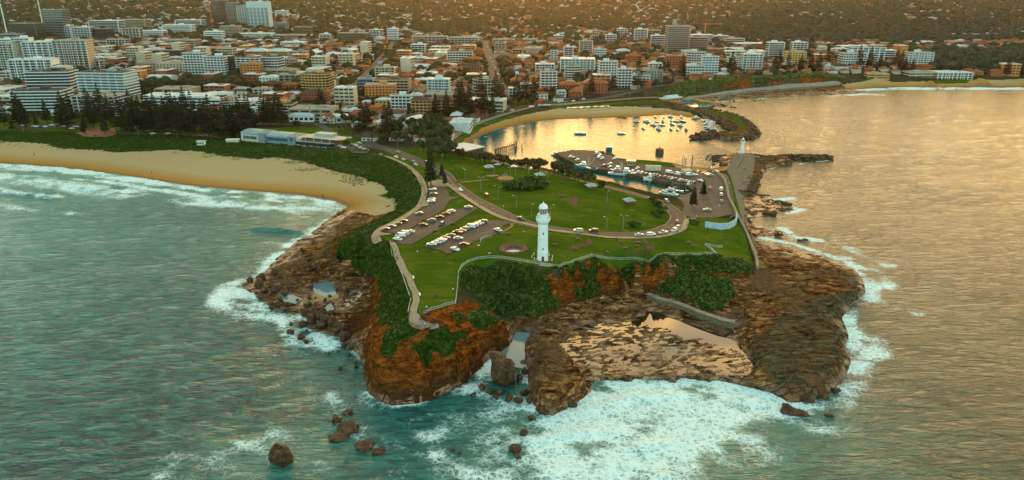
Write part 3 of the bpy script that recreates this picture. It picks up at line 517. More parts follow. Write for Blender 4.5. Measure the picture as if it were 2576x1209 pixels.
# ---------------- shape builder and tagging
class B:
    def __init__(s): s.v=[];s.f=[];s.m=[]
    def add(s,vs,fs,mi=0):
        k=len(s.v); s.v+=[tuple(v) for v in vs]; s.f+=[tuple(i+k for i in f) for f in fs]; s.m+=[mi]*len(fs); return s
    def box(s,x,y,z,sx,sy,sz,rz=0.0,mi=0,tx=1.0,ty=1.0):
        c,n=math.cos(rz),math.sin(rz); vs=[]
        for dz,kx,ky in ((0,1,1),(sz,tx,ty)):
            for a,b in ((-1,-1),(1,-1),(1,1),(-1,1)):
                u=a*sx/2*kx;w=b*sy/2*ky; vs.append((x+u*c-w*n,y+u*n+w*c,z+dz))
        return s.add(vs,[(3,2,1,0),(4,5,6,7),(0,1,5,4),(1,2,6,5),(2,3,7,6),(3,0,4,7)],mi)
    def lathe(s,prof,n=16,x=0,y=0,mi=0,ph=0.0,cap=True):
        vs=[];fs=[]
        for r,z in prof:
            for i in range(n):
                a=ph+2*math.pi*i/n; vs.append((x+r*math.cos(a),y+r*math.sin(a),z))
        for j in range(len(prof)-1):
            for i in range(n): fs.append((j*n+i,j*n+(i+1)%n,(j+1)*n+(i+1)%n,(j+1)*n+i))
        if cap: fs.append(tuple(range(n-1,-1,-1))); fs.append(tuple((len(prof)-1)*n+i for i in range(n)))
        return s.add(vs,fs,mi)
    def tube(s,p,q,r,r2=None,n=6,mi=0):
        p=Vector(p);q=Vector(q); d=(q-p).normalized(); u=d.orthogonal().normalized(); w=d.cross(u); r2=r if r2 is None else r2; vs=[]
        for c,k in ((p,r),(q,r2)):
            for i in range(n):
                a=2*math.pi*i/n; vs.append(c+u*math.cos(a)*k+w*math.sin(a)*k)
        return s.add(vs,[(i,(i+1)%n,n+(i+1)%n,n+i) for i in range(n)]+[tuple(range(n-1,-1,-1)),tuple(range(n,2*n))],mi)
    def prism(s,poly,z0,z1,mi=0,sc=1.0):
        n=len(poly); cx=sum(p[0] for p in poly)/n; cy=sum(p[1] for p in poly)/n
        a=sum(poly[i][0]*poly[(i+1)%n][1]-poly[(i+1)%n][0]*poly[i][1] for i in range(n))
        if a<0: poly=poly[::-1]
        vs=[(p[0],p[1],z0) for p in poly]+[(cx+(p[0]-cx)*sc,cy+(p[1]-cy)*sc,z1) for p in poly]
        return s.add(vs,[tuple(range(n-1,-1,-1)),tuple(range(n,2*n))]+[(i,(i+1)%n,n+(i+1)%n,n+i) for i in range(n)],mi)
    def hip(s,x,y,z,sx,sy,h,rz=0,mi=0,gable=False):
        c,n=math.cos(rz),math.sin(rz); L=max(sx,sy)/2; Wd=min(sx,sy)/2; k=L if gable else max(L-Wd,0.05*L)
        if sx>=sy: r=[(-k,0,h),(k,0,h)]; b=[(-L,-Wd,0),(L,-Wd,0),(L,Wd,0),(-L,Wd,0)]; fs=[(0,1,5,4),(1,2,5),(2,3,4,5),(3,0,4),(3,2,1,0)]
        else: r=[(0,-k,h),(0,k,h)]; b=[(-Wd,-L,0),(Wd,-L,0),(Wd,L,0),(-Wd,L,0)]; fs=[(0,1,4),(1,2,5,4),(2,3,5),(3,0,4,5),(3,2,1,0)]
        return s.add([(x+u*c-w*n,y+u*n+w*c,z+q) for u,w,q in b+r],fs,mi)
    def mesh(s,name,mats,smooth=False):
        me=bpy.data.meshes.new(name); me.from_pydata(s.v,[],s.f)
        for m in (mats if isinstance(mats,(list,tuple)) else [mats]): me.materials.append(m)
        me.polygons.foreach_set('material_index',s.m)
        if smooth: me.polygons.foreach_set('use_smooth',[True]*len(s.f))
        me.update(); return me
    def obj(s,name,mats,parent=None,loc=None,smooth=False): return link(name,s.mesh(name,mats,smooth),parent,loc)
def empty(name,loc=(0,0,0),rz=0.0,label=None,cat=None,group=None,parent=None):
    o=bpy.data.objects.new(name,None); o.empty_display_size=.5; C.objects.link(o); o.location=loc; o.rotation_euler=(0,0,rz)
    if parent: o.parent=parent
    return tag(o,label,cat,group)
kids={}
def proto(root,children): kids[root.name]=children; return root
def copy_tree(o,ch,name=None):
    c=o.copy(); C.objects.link(c)
    for k in ch:
        d=k[0].copy(); C.objects.link(d); d.parent=c
        for g in k[1]: e=g.copy(); C.objects.link(e); e.parent=d
    return c
class Kind:      # one builder per kind; the first call places the original, the rest place copies of it and of its parts
    def __init__(s,make): s.make=make; s.cache={}
    def put(s,key,loc,rz=0.0,label=None,group=None,scale=None):
        if key not in s.cache:
            r,ch=s.make(key); s.cache[key]=(r,ch)
        else:
            r0,ch=s.cache[key]; r=copy_tree(r0,ch)
        r.location=loc; r.rotation_euler=(0,0,rz); r.scale=scale or (1,1,1)
        if label: r['label']=label
        elif 'label' in r: del r['label']
        if group: r['group']=group
        return r
def zc(x0,y0,k): return lambda X,Y:((x0+X/k)/1.5474,(y0+Y/k)/1.5474)
# labels that find a thing by its neighbours
MARKS=[]   # (px,py,name)
USED={}
LATE=[]    # (object, description, px, py)
def mark(px,py,name): MARKS.append((px,py,name))
def later(o,desc,px,py,group): LATE.append((o,desc,px,py)); o['group']=group
def resolve_labels():
    NUM=['','second ','third ','fourth ','fifth ','sixth ','seventh ','eighth ','ninth ','tenth ','eleventh ','twelfth ']
    plan={}
    for o,desc,px,py in LATE:
        ms=sorted(MARKS,key=lambda m:math.hypot(m[0]-px,(m[1]-py)*2.2))
        def rel(m):
            dx=px-m[0];dy=(py-m[1])*2.2
            if abs(dx)>abs(dy): return ('just ' if abs(dx)<28 else '')+('right of ' if dx>0 else 'left of ')+'the '+m[2]
            return ('just ' if abs(dy)<28 else '')+('in front of ' if dy>0 else 'behind ')+'the '+m[2]
        cands=[f"{desc} {rel(m)}" for m in ms[:7]]
        cands+= [f"{desc} between the {a[2]} and the {b[2]}" for a,b in ((ms[0],ms[1]),(ms[0],ms[2]),(ms[1],ms[2])) if a[2]!=b[2]]
        cands=[c for c in cands if len(c.split())<=16]
        done=False
        for c in cands:
            if c not in USED: USED[c]=1; o['label']=c; done=True; break
        if not done: plan.setdefault(cands[0] if cands else desc,[]).append((o,px,py,ms[0]))
    ones='first second third fourth fifth sixth seventh eighth ninth tenth eleventh twelfth thirteenth fourteenth fifteenth sixteenth seventeenth eighteenth nineteenth'.split()
    def ordi(n):
        if n<20: return ones[n-1]
        return {2:'twent',3:'thirt',4:'fort',5:'fift',6:'sixt',7:'sevent',8:'eight',9:'ninet'}[n//10%10 or 9]+('ieth' if n%10==0 else 'y-'+ones[n%10-1])
    for k,l in plan.items():
        for (o,px,py,m) in l:
            desc=[q[1] for q in LATE if q[0] is o][0]; same=sorted((q[2],q[0].name) for q in LATE if q[1]==desc); n=[q[1] for q in same].index(o.name)+1; m_=len(same)-n+1
            o['label']=f"{desc}, {ordi(n)} from the left" if n<=m_ else f"{desc}, {ordi(m_)} from the right"
M_WHITE=simple('white_paint',(.80,.82,.80),(.70,.73,.72),.5,.6)
M_CREAM=simple('cream_paint',(.62,.52,.36),(.52,.43,.29),.7,.4)
M_DARK=simple('dark_trim',(.030,.026,.024),(.02,.018,.017),.6,1)
M_METAL=simple('grey_metal',(.30,.31,.30),(.22,.23,.22),.45,1,.4)
M_TIMBER=simple('weathered_timber',(.16,.085,.04),(.09,.048,.024),.85,2)
M_BRICK=simple('brown_brick',(.20,.075,.035),(.13,.05,.025),.85,1.5)
M_RUST=simple('rusty_red',(.30,.07,.03),(.18,.05,.025),.8,1)
M_TEALROOF=simple('pale_green_sheet_roof',(.30,.40,.38),(.24,.33,.32),.5,.5)
def glass(name,col=(.02,.035,.04),rough=.08):
    m,t,b=newmat(name); b.inputs['Base Color'].default_value=(*col,1); b.inputs['Roughness'].default_value=rough; b.inputs['Specular IOR Level'].default_value=.8; return m
M_GLASS=glass('window_glass'); M_GLASSB=glass('blue_green_glass',(.05,.12,.13)); M_LGLASS=glass('lantern_glass',(.10,.05,.02),.15)
M_TYRE=simple('tyre_rubber',(.02,.02,.02),(.015,.015,.015),.9)
def emis(name,col,s):
    m=bpy.data.materials.new(name); m.use_nodes=True; t=m.node_tree; t.nodes.clear(); e=N(t,'ShaderNodeEmission',inp={0:(*col,1),1:s}); o=N(t,'ShaderNodeOutputMaterial'); t.links.new(e.outputs[0],o.inputs[0]); return m
# ---------------- roads, paths and car parks
z5=zc(1400,650,3.0225); z6=zc(2100,650,3.0225); z2=zc(800,350,3.0225); z3=zc(1600,350,3.0225); z4=zc(2300,350,3.0225); zq=zc(2450,580,5.495); zt=zc(2050,560,5.495); zA=zc(800,950,2.686); zB=zc(1350,900,2.4175); zC=zc(2100,900,2.4175); zD=zc(2700,700,2.4175)
def road(name,pts,w,mat,off=.06,**k): return sheet(name,strip(curve(pxl(pts)),w),mat,off,**k)
ROADC=[(880,364),(950,371),(1000,384),(1050,405),(1090,422),(1118,438),(1134,458),(1160,480),(1215,513),(1280,545),(1350,569),(1440,583),(1540,591),(1610,590),(1665,579),(1698,562),(1705,545),(1685,524),(1645,503),(1590,487),(1530,472),(1470,458),(1400,441),(1320,423),(1240,405),(1165,388),(1110,372)]
road('headland_road',ROADC,9.0,M_ASPH)
for nm,pl in (('car_park',[z5(*p) for p in [(810,255),(1000,243),(1045,300),(1060,350),(1190,350),(1060,395),(1030,450),(990,505),(900,560),(750,640),(570,740),(480,790),(225,770),(300,710),(480,620),(680,530),(790,480),(815,380)]]),
  ('car_park',[z5(*p) for p in [(1330,462),(1400,490),(1180,620),(900,760),(620,912),(500,915),(360,882),(470,820),(700,690),(980,540),(1100,505),(1250,492)]]),
  ('car_park',[z5(*p) for p in [(1700,635),(1830,650),(1690,690),(1640,790),(1480,830),(1300,910),(1130,1000),(1050,1022),(900,975),(745,940),(900,870),(1150,755),(1400,650),(1480,635)]])):
    sheet(nm,pxl(pl),M_ASPH,.10)
for nm,pl in (('quay_apron',[(1400,386),(1442,379),(1516,382),(1540,393),(1560,404),(1600,412),(1690,421),(1740,430),(1800,433),(1828,440),(1838,462),(1846,500),(1848,540),(1800,549),(1740,548),(1715,540),(1722,515),(1702,498),(1746,482),(1729,468),(1668,455),(1606,441.5),(1560,433.5),(1513,425.5),(1449,410.5)]),):
    sheet(nm,pxl(pl),M_ASPH2,.11)
sheet('car_park',pxl([z2(*p) for p in [(1560,640),(1700,655),(1840,640),(1930,720),(1900,745),(1740,745),(1600,690)]]),M_ASPH,.10)
sheet('roundabout',strip(curve(pxl([z2(*p) for p in [(1560,560),(1700,600),(1850,600),(1900,570),(1860,545),(1700,540),(1560,555)]])),6),M_ASPH,.09) if False else road('side_road',[z2(*p) for p in [(1560,575),(1700,548),(1850,560),(1960,640),(2100,690)]],8,M_ASPH,.10)
road('footpath',[(952,612),(945,590),(962,574),(1000,556),(1040,532),(1056,518),(1064,500),(1068,478),(1060,455),(1045,435),(1015,413),(980,397),(955,388)],3.6,M_PATH,.16)
road('footpath',[(1050,520),(1068,518),(1075,505)],4,M_PATH,.17,carve=False)
road('footpath',[z5(*p) for p in [(880,200),(1000,205),(1090,240),(1160,300),(1230,350),(1330,415),(1450,490),(1580,560),(1720,615),(1900,660),(2100,705)]]+[z6(*p) for p in [(110,745),(300,765),(560,800),(800,830),(1000,838),(1200,838),(1400,825),(1560,790),(1690,730),(1720,670),(1740,625),(1840,610)]],3.0,M_PATH,.17)
sheet('plaza',pxl([z5(*p) for p in [(830,170),(900,150),(1000,160),(1050,200),(1020,235),(820,240),(800,200)]]),M_PATH,.15)
road('footpath',[z5(*p) for p in [(380,890),(420,960),(440,1040),(480,1110),(520,1209)]]+[zB(*p) for p in [(530,360),(590,440),(610,510),(650,590),(655,660),(630,730),(620,790)]],2.6,M_PATH,.16)
sheet('footpath',pxl([z5(*p) for p in [(150,905),(135,820),(170,790),(235,770),(385,795),(200,820),(205,905)]]),M_PATH,.15)
sheet('lookout_deck',pxl([zB(*p) for p in [(588,780),(640,765),(680,790),(720,850),(800,880),(862,880),(866,915),(800,932),(700,935),(620,912),(582,870)]]),M_CONC,.25)
road('sandy_track',[z5(1180,185),z5(1350,168),z5(1520,150)],1.4,M_PATH,.07)
road('brick_path',[z5(1660,785),z5(1795,700),z5(1790,672),z5(1850,660)],1.6,M_BRICKP,.12)
# harbour front: promenade and road round the beach
road('harbour_road',[(1110,372),(1160,325),(1215,300),(1260,284),(1320,269),(1380,258),(1440,247),(1520,236),(1600,225),(1700,212)],9,M_ASPH,.10)
road('promenade',[(1122,363),(1150,338),(1190,315),(1240,297),(1300,280),(1360,267),(1430,262),(1500,256),(1600,248),(1690,243),(1750,244),(1850,231),(1950,222),(2050,215),(2115,210)],5,M_CONC,.2)
sheet('seaside_pavement',pxl([z6(*p) for p in [(1985,330),(2130,340),(2170,370),(2200,470),(2200,600),(2100,640),(2170,560),(2165,400)]]),M_PATH,.1) if False else None
# white lines: lane marks and parking bays, thin sheets just above the asphalt
def line(pts,w=.22,off=.10): 
    return strip(curve(pxl(pts),3),w)
def paint(name,polys,off,mat=None):
    V=[];Fc=[]
    for P in polys:
        n=len(P)//2
        k=len(V); z=H(np.array([p[0] for p in P]),np.array([p[1] for p in P]))
        V+=[(p[0],p[1],zz+off) for p,zz in zip(P,z)]
        for i in range(n-1): Fc.append((k+2*n-1-i,k+2*n-2-i,k+i+1,k+i))
    me=bpy.data.meshes.new(name); me.from_pydata(V,[],Fc); me.materials.append(mat or M_LINE); return tag(link(name,me),kind='structure')
def dashed(P,w,on,offd):
    out=[];acc=0;seg=[]
    D=densify(P,1.0)
    for i in range(0,len(D)-1,on+offd): out.append(strip(D[i:i+on+1],w))
    return [o for o in out if len(o)>=4]
rc=curve(pxl(ROADC),3)
def offset(P,d):
    o=[]
    for i,p in enumerate(P):
        a=P[max(i-1,0)];b=P[min(i+1,len(P)-1)]; t=Vector((b[0]-a[0],b[1]-a[1])); t.normalize(); o.append((p[0]-t.y*d,p[1]+t.x*d))
    return o
paint('road_markings',[strip(offset(rc,4.0),.22),strip(offset(rc,-4.0),.22)]+dashed(rc,.2,3,4)+[strip(offset(rc,.0)[10:60],.2)],.10)
def bays(a,b,n,L,ang,off=.14):
    A=hit(*a);Bp=hit(*b); out=[]
    for i in range(n+1):
        p=A.lerp(Bp,i/n); out.append(strip([(p.x,p.y),(p.x+L*math.cos(ang),p.y+L*math.sin(ang))],.16))
    return out
BAY=bays(z5(310,755),z5(790,490),15,4.8,-.05)+bays(z5(830,470),z5(830,270),7,4.8,-.02)+bays(z5(440,880),z5(1180,505),22,4.8,0.0)+bays(z5(860,905),z5(1480,655),20,4.8,.0)+bays(z5(1180,935),z5(1650,740),14,4.8,2.9)
paint('parking_bay_lines',BAY,.14)
# ---------------- lighthouses
def gpt(p): return hit(p[0],p[1])
def scale_at(v): return math.sqrt(v.x**2+v.y**2+(v.z-CAMZ)**2)/F     # metres per overview pixel at that place
def tall_lighthouse():
    b=gpt((1365,655)); r=empty('lighthouse',b,0,'tall white round lighthouse with glazed lantern and domed cap on the headland lawn','lighthouse')
    k=1.0; B().lathe([(3.0,-.3),(3.0,.25),(2.7,.35)],32).obj('plinth',M_BRICKP,r)
    B().lathe([(2.28,.2),(2.22,3.6),(2.36,3.75),(2.36,4.0),(2.18,4.1),(2.02,16.2),(2.15,16.5),(2.55,17.0),(2.72,17.3),(2.72,17.9),(2.55,18.0)],40).obj('tower',M_WHITE,r,smooth=False)
    g=B().lathe([(2.95,17.9),(3.0,18.0),(3.0,19.0),(2.9,19.1),(2.9,18.15),(1.2,18.12)],40,cap=False).obj('gallery',M_WHITE,r)
    B().lathe([(2.05,18.1),(2.05,20.1),(2.15,20.3),(2.15,20.5),(1.85,20.55)],32).obj('watch_room',M_WHITE,r)
    rl=B()
    for i in range(20):
        a=2*math.pi*i/20; rl.tube((2.55*math.cos(a),2.55*math.sin(a),19.0),(2.55*math.cos(a),2.55*math.sin(a),20.3),.03,n=4)
    for z in (19.7,20.3):
        for i in range(20):
            a=2*math.pi*i/20;c=2*math.pi*(i+1)/20; rl.tube((2.55*math.cos(a),2.55*math.sin(a),z),(2.55*math.cos(c),2.55*math.sin(c),z),.03,n=4)
    rl.obj('railing',M_WHITE,r)
    B().lathe([(1.62,20.5),(1.62,22.9)],24).obj('lantern_glass',M_LGLASS,r)
    fr=B()
    for i in range(14):
        a=2*math.pi*i/14; fr.tube((1.67*math.cos(a),1.67*math.sin(a),20.5),(1.67*math.cos(a),1.67*math.sin(a),22.9),.06,n=4)
    for z in (20.6,21.3,22.1,22.85): fr.lathe([(1.70,z-.05),(1.72,z+.05)],24,cap=False)
    fr.obj('glazing_bars',M_WHITE,r)
    dm=B().lathe([(1.95,22.9),(1.95,23.1)]+[(1.85*math.cos(a),23.1+1.75*math.sin(a)) for a in np.linspace(0,1.35,9)]+[(.25,24.95),(.28,25.2),(.10,25.35),(.02,25.9)],32).obj('dome',M_WHITE,r)
    B().lathe([(.03,25.9),(.03,26.3)],6).obj('finial',M_METAL,dm)
    for z in (5.2,12.0): B().box(0,-2.14,z,.45,.12,.9).obj('window',M_GLASS,r)
    B().box(0,-2.26,.3,1.0,.12,2.1).obj('door',M_DARK,r)
    mark(1365,590,'tall white lighthouse')
    for i,(px,py) in enumerate([z5(2050,1040),z5(2027,1070),z5(2055,1100),z5(2125,1118),z5(2205,1122),z5(2262,1108),z5(2228,1050),z5(2270,1070)]):
        q=gpt((px,py)); o=B().lathe([(.16,0),(.16,1.0),(.2,1.02),(.2,1.12),(.05,1.2)],8).obj('bollard',M_WHITE,None,q); o['category']='bollard'; o['group']='white bollards round the lighthouse'
        o['label']='white bollard by the tall lighthouse, '+['farthest left','leftmost of the ring','left front','front left of door','front right of door','front far right','right of base','rightmost of all'][i]
tall_lighthouse()
def small_lighthouse():
    b=gpt((1866,386)); r=empty('lighthouse',b,0,'small tapering white iron lighthouse at the root of the rock breakwater','lighthouse')
    B().lathe([(2.1,-.2),(2.1,.5),(1.8,.55)],24).obj('plinth',M_WHITE,r)
    B().lathe([(1.75,.5),(1.15,8.6),(1.35,8.9),(1.75,9.1),(1.75,9.35)],24).obj('tower',M_WHITE,r)
    B().lathe([(1.8,9.3),(1.8,10.1),(1.72,10.1),(1.72,9.4)],20,cap=False).obj('gallery',M_WHITE,r)
    B().lathe([(1.0,9.35),(1.0,10.9)],16).obj('lantern_glass',M_RUST,r)
    dm=B().lathe([(1.2,10.9),(1.1,11.2),(.8,11.7),(.3,12.1),(.2,12.5),(.25,12.7),(.05,12.9),(.03,13.4)],16).obj('dome',M_WHITE,r)
    for z in (3,6): B().box(0,-1.6+z*.07,z,.3,.12,.6).obj('window',M_DARK,r)
    mark(1866,372,'small white lighthouse')
small_lighthouse()
# blowhole with its stone ring
def crater():
    c=gpt(z5(1808,968)); r=empty('blowhole',(c.x,c.y,c.z),0,'round stone-rimmed blowhole with dark water and a ring fence on the lawn','blowhole')
    m=(GX-c.x)**2+(GY-c.y)**2; CARVE[m<6.0**2]=4.0
    B().lathe([(6.4,-.3),(6.3,.25),(5.6,.55),(4.6,.35),(3.7,-.35),(3.3,-1.0),(3.1,-3.2)],40,cap=False).obj('rock_rim',mat_rim,r,smooth=True)
    B().lathe([(3.4,-.92),(3.35,-.9)],32).obj('water',M_POOL2,r)
    f=B()
    for i in range(32):
        a=2*math.pi*i/32;d=2*math.pi*(i+1)/32; x,y=6.9*math.cos(a),6.9*math.sin(a); f.tube((x,y,-.4),(x,y,1.0),.04,n=4)
        for z in (.5,1.0): f.tube((x,y,z),(6.9*math.cos(d),6.9*math.sin(d),z),.03,n=4)
    f.obj('ring_fence',M_DARK,r); mark(1292,630,'stone-rimmed blowhole')
mat_rim=simple('rim_stone',(.22,.095,.045),(.10,.045,.022),.9,1.0,0,.6)
crater()
# ---------------- fences and walls
def fence(name,pts,label,cat,mat,h=1.25,pick=.35,seg=3.0,rails=(.25,1.1),solid=False):
    P=[v for v in hits(pts)]; D=densify([(p.x,p.y) for p in P],seg); o0=(float(D[0][0]),float(D[0][1]),float(H(D[0][0],D[0][1])))
    r=empty(name,o0,0,label,cat)
    D=[(float(d[0]),float(d[1]),float(H(d[0],d[1]))) for d in D]; n=len(D)-1; per=max(1,n//60+1)
    b=None;cnt=0
    for i in range(n):
        if b is None: b=B()
        a=Vector(D[i])-Vector(o0);c=Vector(D[i+1])-Vector(o0); up=Vector((0,0,1))
        if (c-a).length<.1: continue
        b.tube(a-up*.2,a+up*h,.06,n=4)
        for z in rails: b.tube(a+up*z,c+up*z,.045,n=4)
        k=int((c-a).length/pick) if pick else 0
        for j in range(1,k): q=a.lerp(c,j/k); b.tube(q+up*.1,q+up*(h-.05),.028,n=4)
        cnt+=1
        if cnt>=per or i==n-1: b.obj('panel',mat,r); b=None;cnt=0
    return r
M_FENCE=simple('fence_paint',(.66,.70,.66),(.56,.60,.56),.6,1)
fence('picket_fence',[zB(725,785),zB(800,745),zB(930,705),zB(1022,685),zB(1030,640),zB(1040,540),zB(1050,400),zB(1080,340),zB(1140,298),zB(1230,268),zB(1345,256),zB(1450,260),zB(1530,270)],'long white picket fence curving from the lookout round the west cliff edge','fence',M_FENCE)
fence('picket_fence',[zB(1530,270),zB(1700,298),zB(1930,340),zC(0,328),zC(185,345),zC(330,290),zC(490,238),zC(540,250),zC(700,270),zC(970,280),zC(1100,250),zC(1250,226),zC(1500,230),zC(1670,226)],'long white picket fence along the cliff in front of the tall lighthouse','fence',M_FENCE)
fence('picket_fence',[zC(1670,226),zC(1620,180),zC(1556,136),zC(1600,142),zC(1680,158),zC(1726,158)],'zigzag white picket fence at the eastern end of the cliff top','fence',M_FENCE)
fence('picket_fence',[z5(1422,888),z5(1428,862),z5(1490,835),z5(1562,835)],'short white picket fence beside the lower car park','fence',M_FENCE)
fence('handrail',[zB(408,108),zB(418,200),zB(430,255)],'white handrail at the top of the western path','fence',M_FENCE,1.1,0,2.5,(.6,1.1))
fence('handrail',[zB(470,312),zB(500,370),zB(530,440),zB(560,530),zB(592,625)],'white handrail down the seaward side of the western path','fence',M_FENCE,1.1,0,2.5,(.6,1.1))
fence('handrail',[zB(604,650),zB(590,710),zB(576,780)],'white handrail just above the round lookout','fence',M_FENCE,1.1,0,2.5,(.6,1.1))
fence('balustrade',[zB(598,768),zB(580,820),zB(584,868),zB(640,905),zB(735,925),zB(830,905),zB(866,878)],'curved railing round the seaward edge of the lookout','fence',M_TIMBER,1.15,.4,2.0)
fence('balustrade',[zB(695,785),zB(745,822),zB(800,845),zB(866,868)],'straight timber railing on the landward side of the lookout','fence',M_TIMBER,1.15,.4,2.0)
fence('post_fence',[z5(500,5),z5(600,30),z5(690,65),z5(715,110),z5(728,190),z5(768,290),z5(765,350),z5(735,410),z5(710,465)],'low timber post fence beside the western footpath','fence',M_TIMBER,1.1,0,2.5,(.5,1.0))
fence('post_fence',[z2(2040,745),z2(2150,800),z2(2290,880),z2(2418,935)],'timber post fence along the dune-top footpath','fence',M_TIMBER,1.1,0,2.5,(.5,1.0))
def wall(name,pts,label,mat,w,h,base=-1.5,top=None,cap=None,cat='sea wall',parent=None):
    P=[v for v in hits(pts)]; D=densify([(p.x,p.y) for p in P],4); D=[(float(d[0]),float(d[1])) for d in D]; n=len(D)
    ring=strip(D,w); L=ring[:n];R=ring[n:][::-1]; zs=[float(H(*d)) for d in D]
    zt=[z+h for z in zs] if top is None else [top]*n
    o0=(D[0][0],D[0][1],zs[0]); v=[]
    for l,r_,z,t in zip(L,R,zs,zt): v+=[(l[0],l[1],min(z,t)+base),(r_[0],r_[1],min(z,t)+base),(l[0],l[1],t),(r_[0],r_[1],t)]
    v=[(a-o0[0],b-o0[1],c-o0[2]) for a,b,c in v]; f=[]
    for i in range(n-1):
        k=4*i; f+=[(k+2,k+3,k+7,k+6),(k,k+2,k+6,k+4),(k+3,k+1,k+5,k+7)]
    f+=[(0,1,3,2),(4*n-4,4*n-2,4*n-1,4*n-3)]
    r=empty(name,o0,0,label,cat); me=bpy.data.meshes.new('wall_body'); me.from_pydata(v,[],f); me.materials.append(mat); link('wall_body',me,r)
    if cap:
        v2=[];s=1.25
        for i,d in enumerate(D):
            for q in (L[i],R[i]):
                x=d[0]+(q[0]-d[0])*s;y=d[1]+(q[1]-d[1])*s; v2+=[(x-o0[0],y-o0[1],zt[i]-o0[2]+.003),(x-o0[0],y-o0[1],zt[i]-o0[2]+.18)]
        f2=[]
        for i in range(n-1):
            k=4*i; f2+=[(k+1,k+3,k+7,k+5),(k,k+1,k+5,k+4),(k+3,k+2,k+6,k+7),(k,k+4,k+6,k+2)]
        me=bpy.data.meshes.new('coping'); me.from_pydata(v2,[],f2); me.materials.append(cap); link('coping',me,r)
    return r
def stone_mat():
    m,t,b=newmat('old_blockwork'); p=pos(t); br=N(t,'ShaderNodeTexVoronoi',feature='DISTANCE_TO_EDGE',inp={2:.8}); t.links.new(mapping(t,p,scale=(1,1,1.8)),br.inputs[0])
    c=mixc(t,noise(t,p,1.5,5,.7),(.10,.085,.045),(.24,.185,.10)); c=mixc(t,smooth(t,br.outputs[0],0,.08),(.03,.025,.015),c); t.links.new(c,b.inputs['Base Color']); b.inputs['Roughness'].default_value=.9; bump(t,b,br.outputs[0],.6,.2); return m
M_STONE=stone_mat()
wall('pool_wall',[zC(1020,620),zC(1120,665),zC(1300,720),zC(1500,800),zC(1700,880),zC(1830,925)],'old mossy stone block wall between the tidal rock pool and the green mound',M_STONE,2.0,0,-3.0,4.6,M_CONC,'stone wall')
mark(1745,765,'stone pool wall')
wall('sea_wall',[z4(1390,940),z4(1500,1000),z4(1570,1070),z4(1600,1150),zD(330,180),zD(380,280),zD(420,370),zD(470,460),zD(520,570),zD(560,680),zD(590,760),zD(600,845)],'long concrete sea wall down the eastern side of the headland',M_CONC,1.2,1.6,-2.5)
wall('retaining_wall',[zD(318,160),zD(350,225),zD(385,300),zD(395,345),zD(340,375)],'dark curved retaining wall beside the eastern car park',M_STONE,.8,1.2,-2)
wall('curved_wall',[zD(400,362),zD(402,400),zD(380,438),zD(330,462),zD(250,470),zD(170,460),zD(105,450)],'pale blue painted curved wall with faint graffiti below the eastern car park',simple('pale_blue_paint',(.38,.55,.60),(.30,.40,.48),.7,.5),.7,3.2,-1); mark(1830,572,'pale blue curved wall')
wall('ramp_wall',[z4(1705,745),z4(1770,780),z4(1775,820),z4(1700,930)],'pale low wall beside the road to the small lighthouse',M_CONC,.5,.9,-.5)
wall('ramp_wall',[z4(1900,760),z4(1920,790),z4(1985,800)],'short pale wall behind the small lighthouse',M_CONC,.5,.9,-.5)
wall('promenade_wall',[(1700,250),(1745,250),(1850,236.5),(1950,228),(2050,220.5),(2112,214)],'long low concrete wall along the northern shore promenade',M_CONC,1.0,.6,-1.5)
wall('quay_wall',[(1402,391),(1447,411.6),(1513,426.6),(1560,434.6),(1606,442.6),(1668,456.6),(1729,470)],'dark timbered quay wall facing the inner basin',M_TIMBER,1.0,.35,-3.5,cat='quay')
wall('rock_dam',[(1238,902),(1262,908),(1285,915),(1322,912)],'low dark rock dam across the narrow inlet',mat_rim,2.0,.9,-2,cat='rock dam')
# ---------------- cars
CAR_COL=dict(white=(.72,.74,.74),silver=(.36,.38,.39),grey=(.13,.14,.14),black=(.012,.012,.013),red=(.42,.03,.015),blue=(.02,.14,.28),navy=(.012,.03,.07),olive=(.12,.13,.05),orange=(.45,.14,.02),maroon=(.12,.02,.015),teal=(.03,.20,.22),tan=(.28,.22,.13),yellow=(.6,.42,.06))
def paintm(n,c):
    m,t,b=newmat(n); b.inputs['Base Color'].default_value=(*c,1); b.inputs['Roughness'].default_value=.35; b.inputs['Coat Weight'].default_value=.5; b.inputs['Coat Roughness'].default_value=.1; return m
CM={k:paintm(k+'_car_paint',v) for k,v in CAR_COL.items()}
M_HEAD=simple('lamp_lens',(.6,.6,.55),None,.3); M_TAIL=simple('tail_lamp',(.35,.02,.01),None,.3)
CARP={'sedan':(4.6,1.8,[(0,.35),(.02,.75),(.9,.95),(1.35,1.0),(3.7,1.0),(4.5,.9),(4.6,.4)],[(1.3,1.0),(1.95,1.42),(3.2,1.42),(3.95,1.0)],1.42),
 'suv':(4.7,1.9,[(0,.4),(.02,.95),(1.0,1.1),(4.6,1.12),(4.7,.45)],[(1.0,1.1),(1.6,1.72),(4.1,1.72),(4.6,1.1)],1.72),
 'van':(5.2,1.95,[(0,.4),(.03,1.0),(.6,1.25),(5.15,1.3),(5.2,.4)],[(.6,1.24),(1.2,2.15),(5.1,2.15),(5.16,1.28)],2.15),
 'ute':(5.2,1.9,[(0,.45),(.02,1.0),(1.1,1.12),(2.9,1.14),(2.95,1.05),(5.1,1.05),(5.2,.5)],[(1.1,1.12),(1.65,1.78),(2.7,1.78),(2.9,1.13)],1.78)}
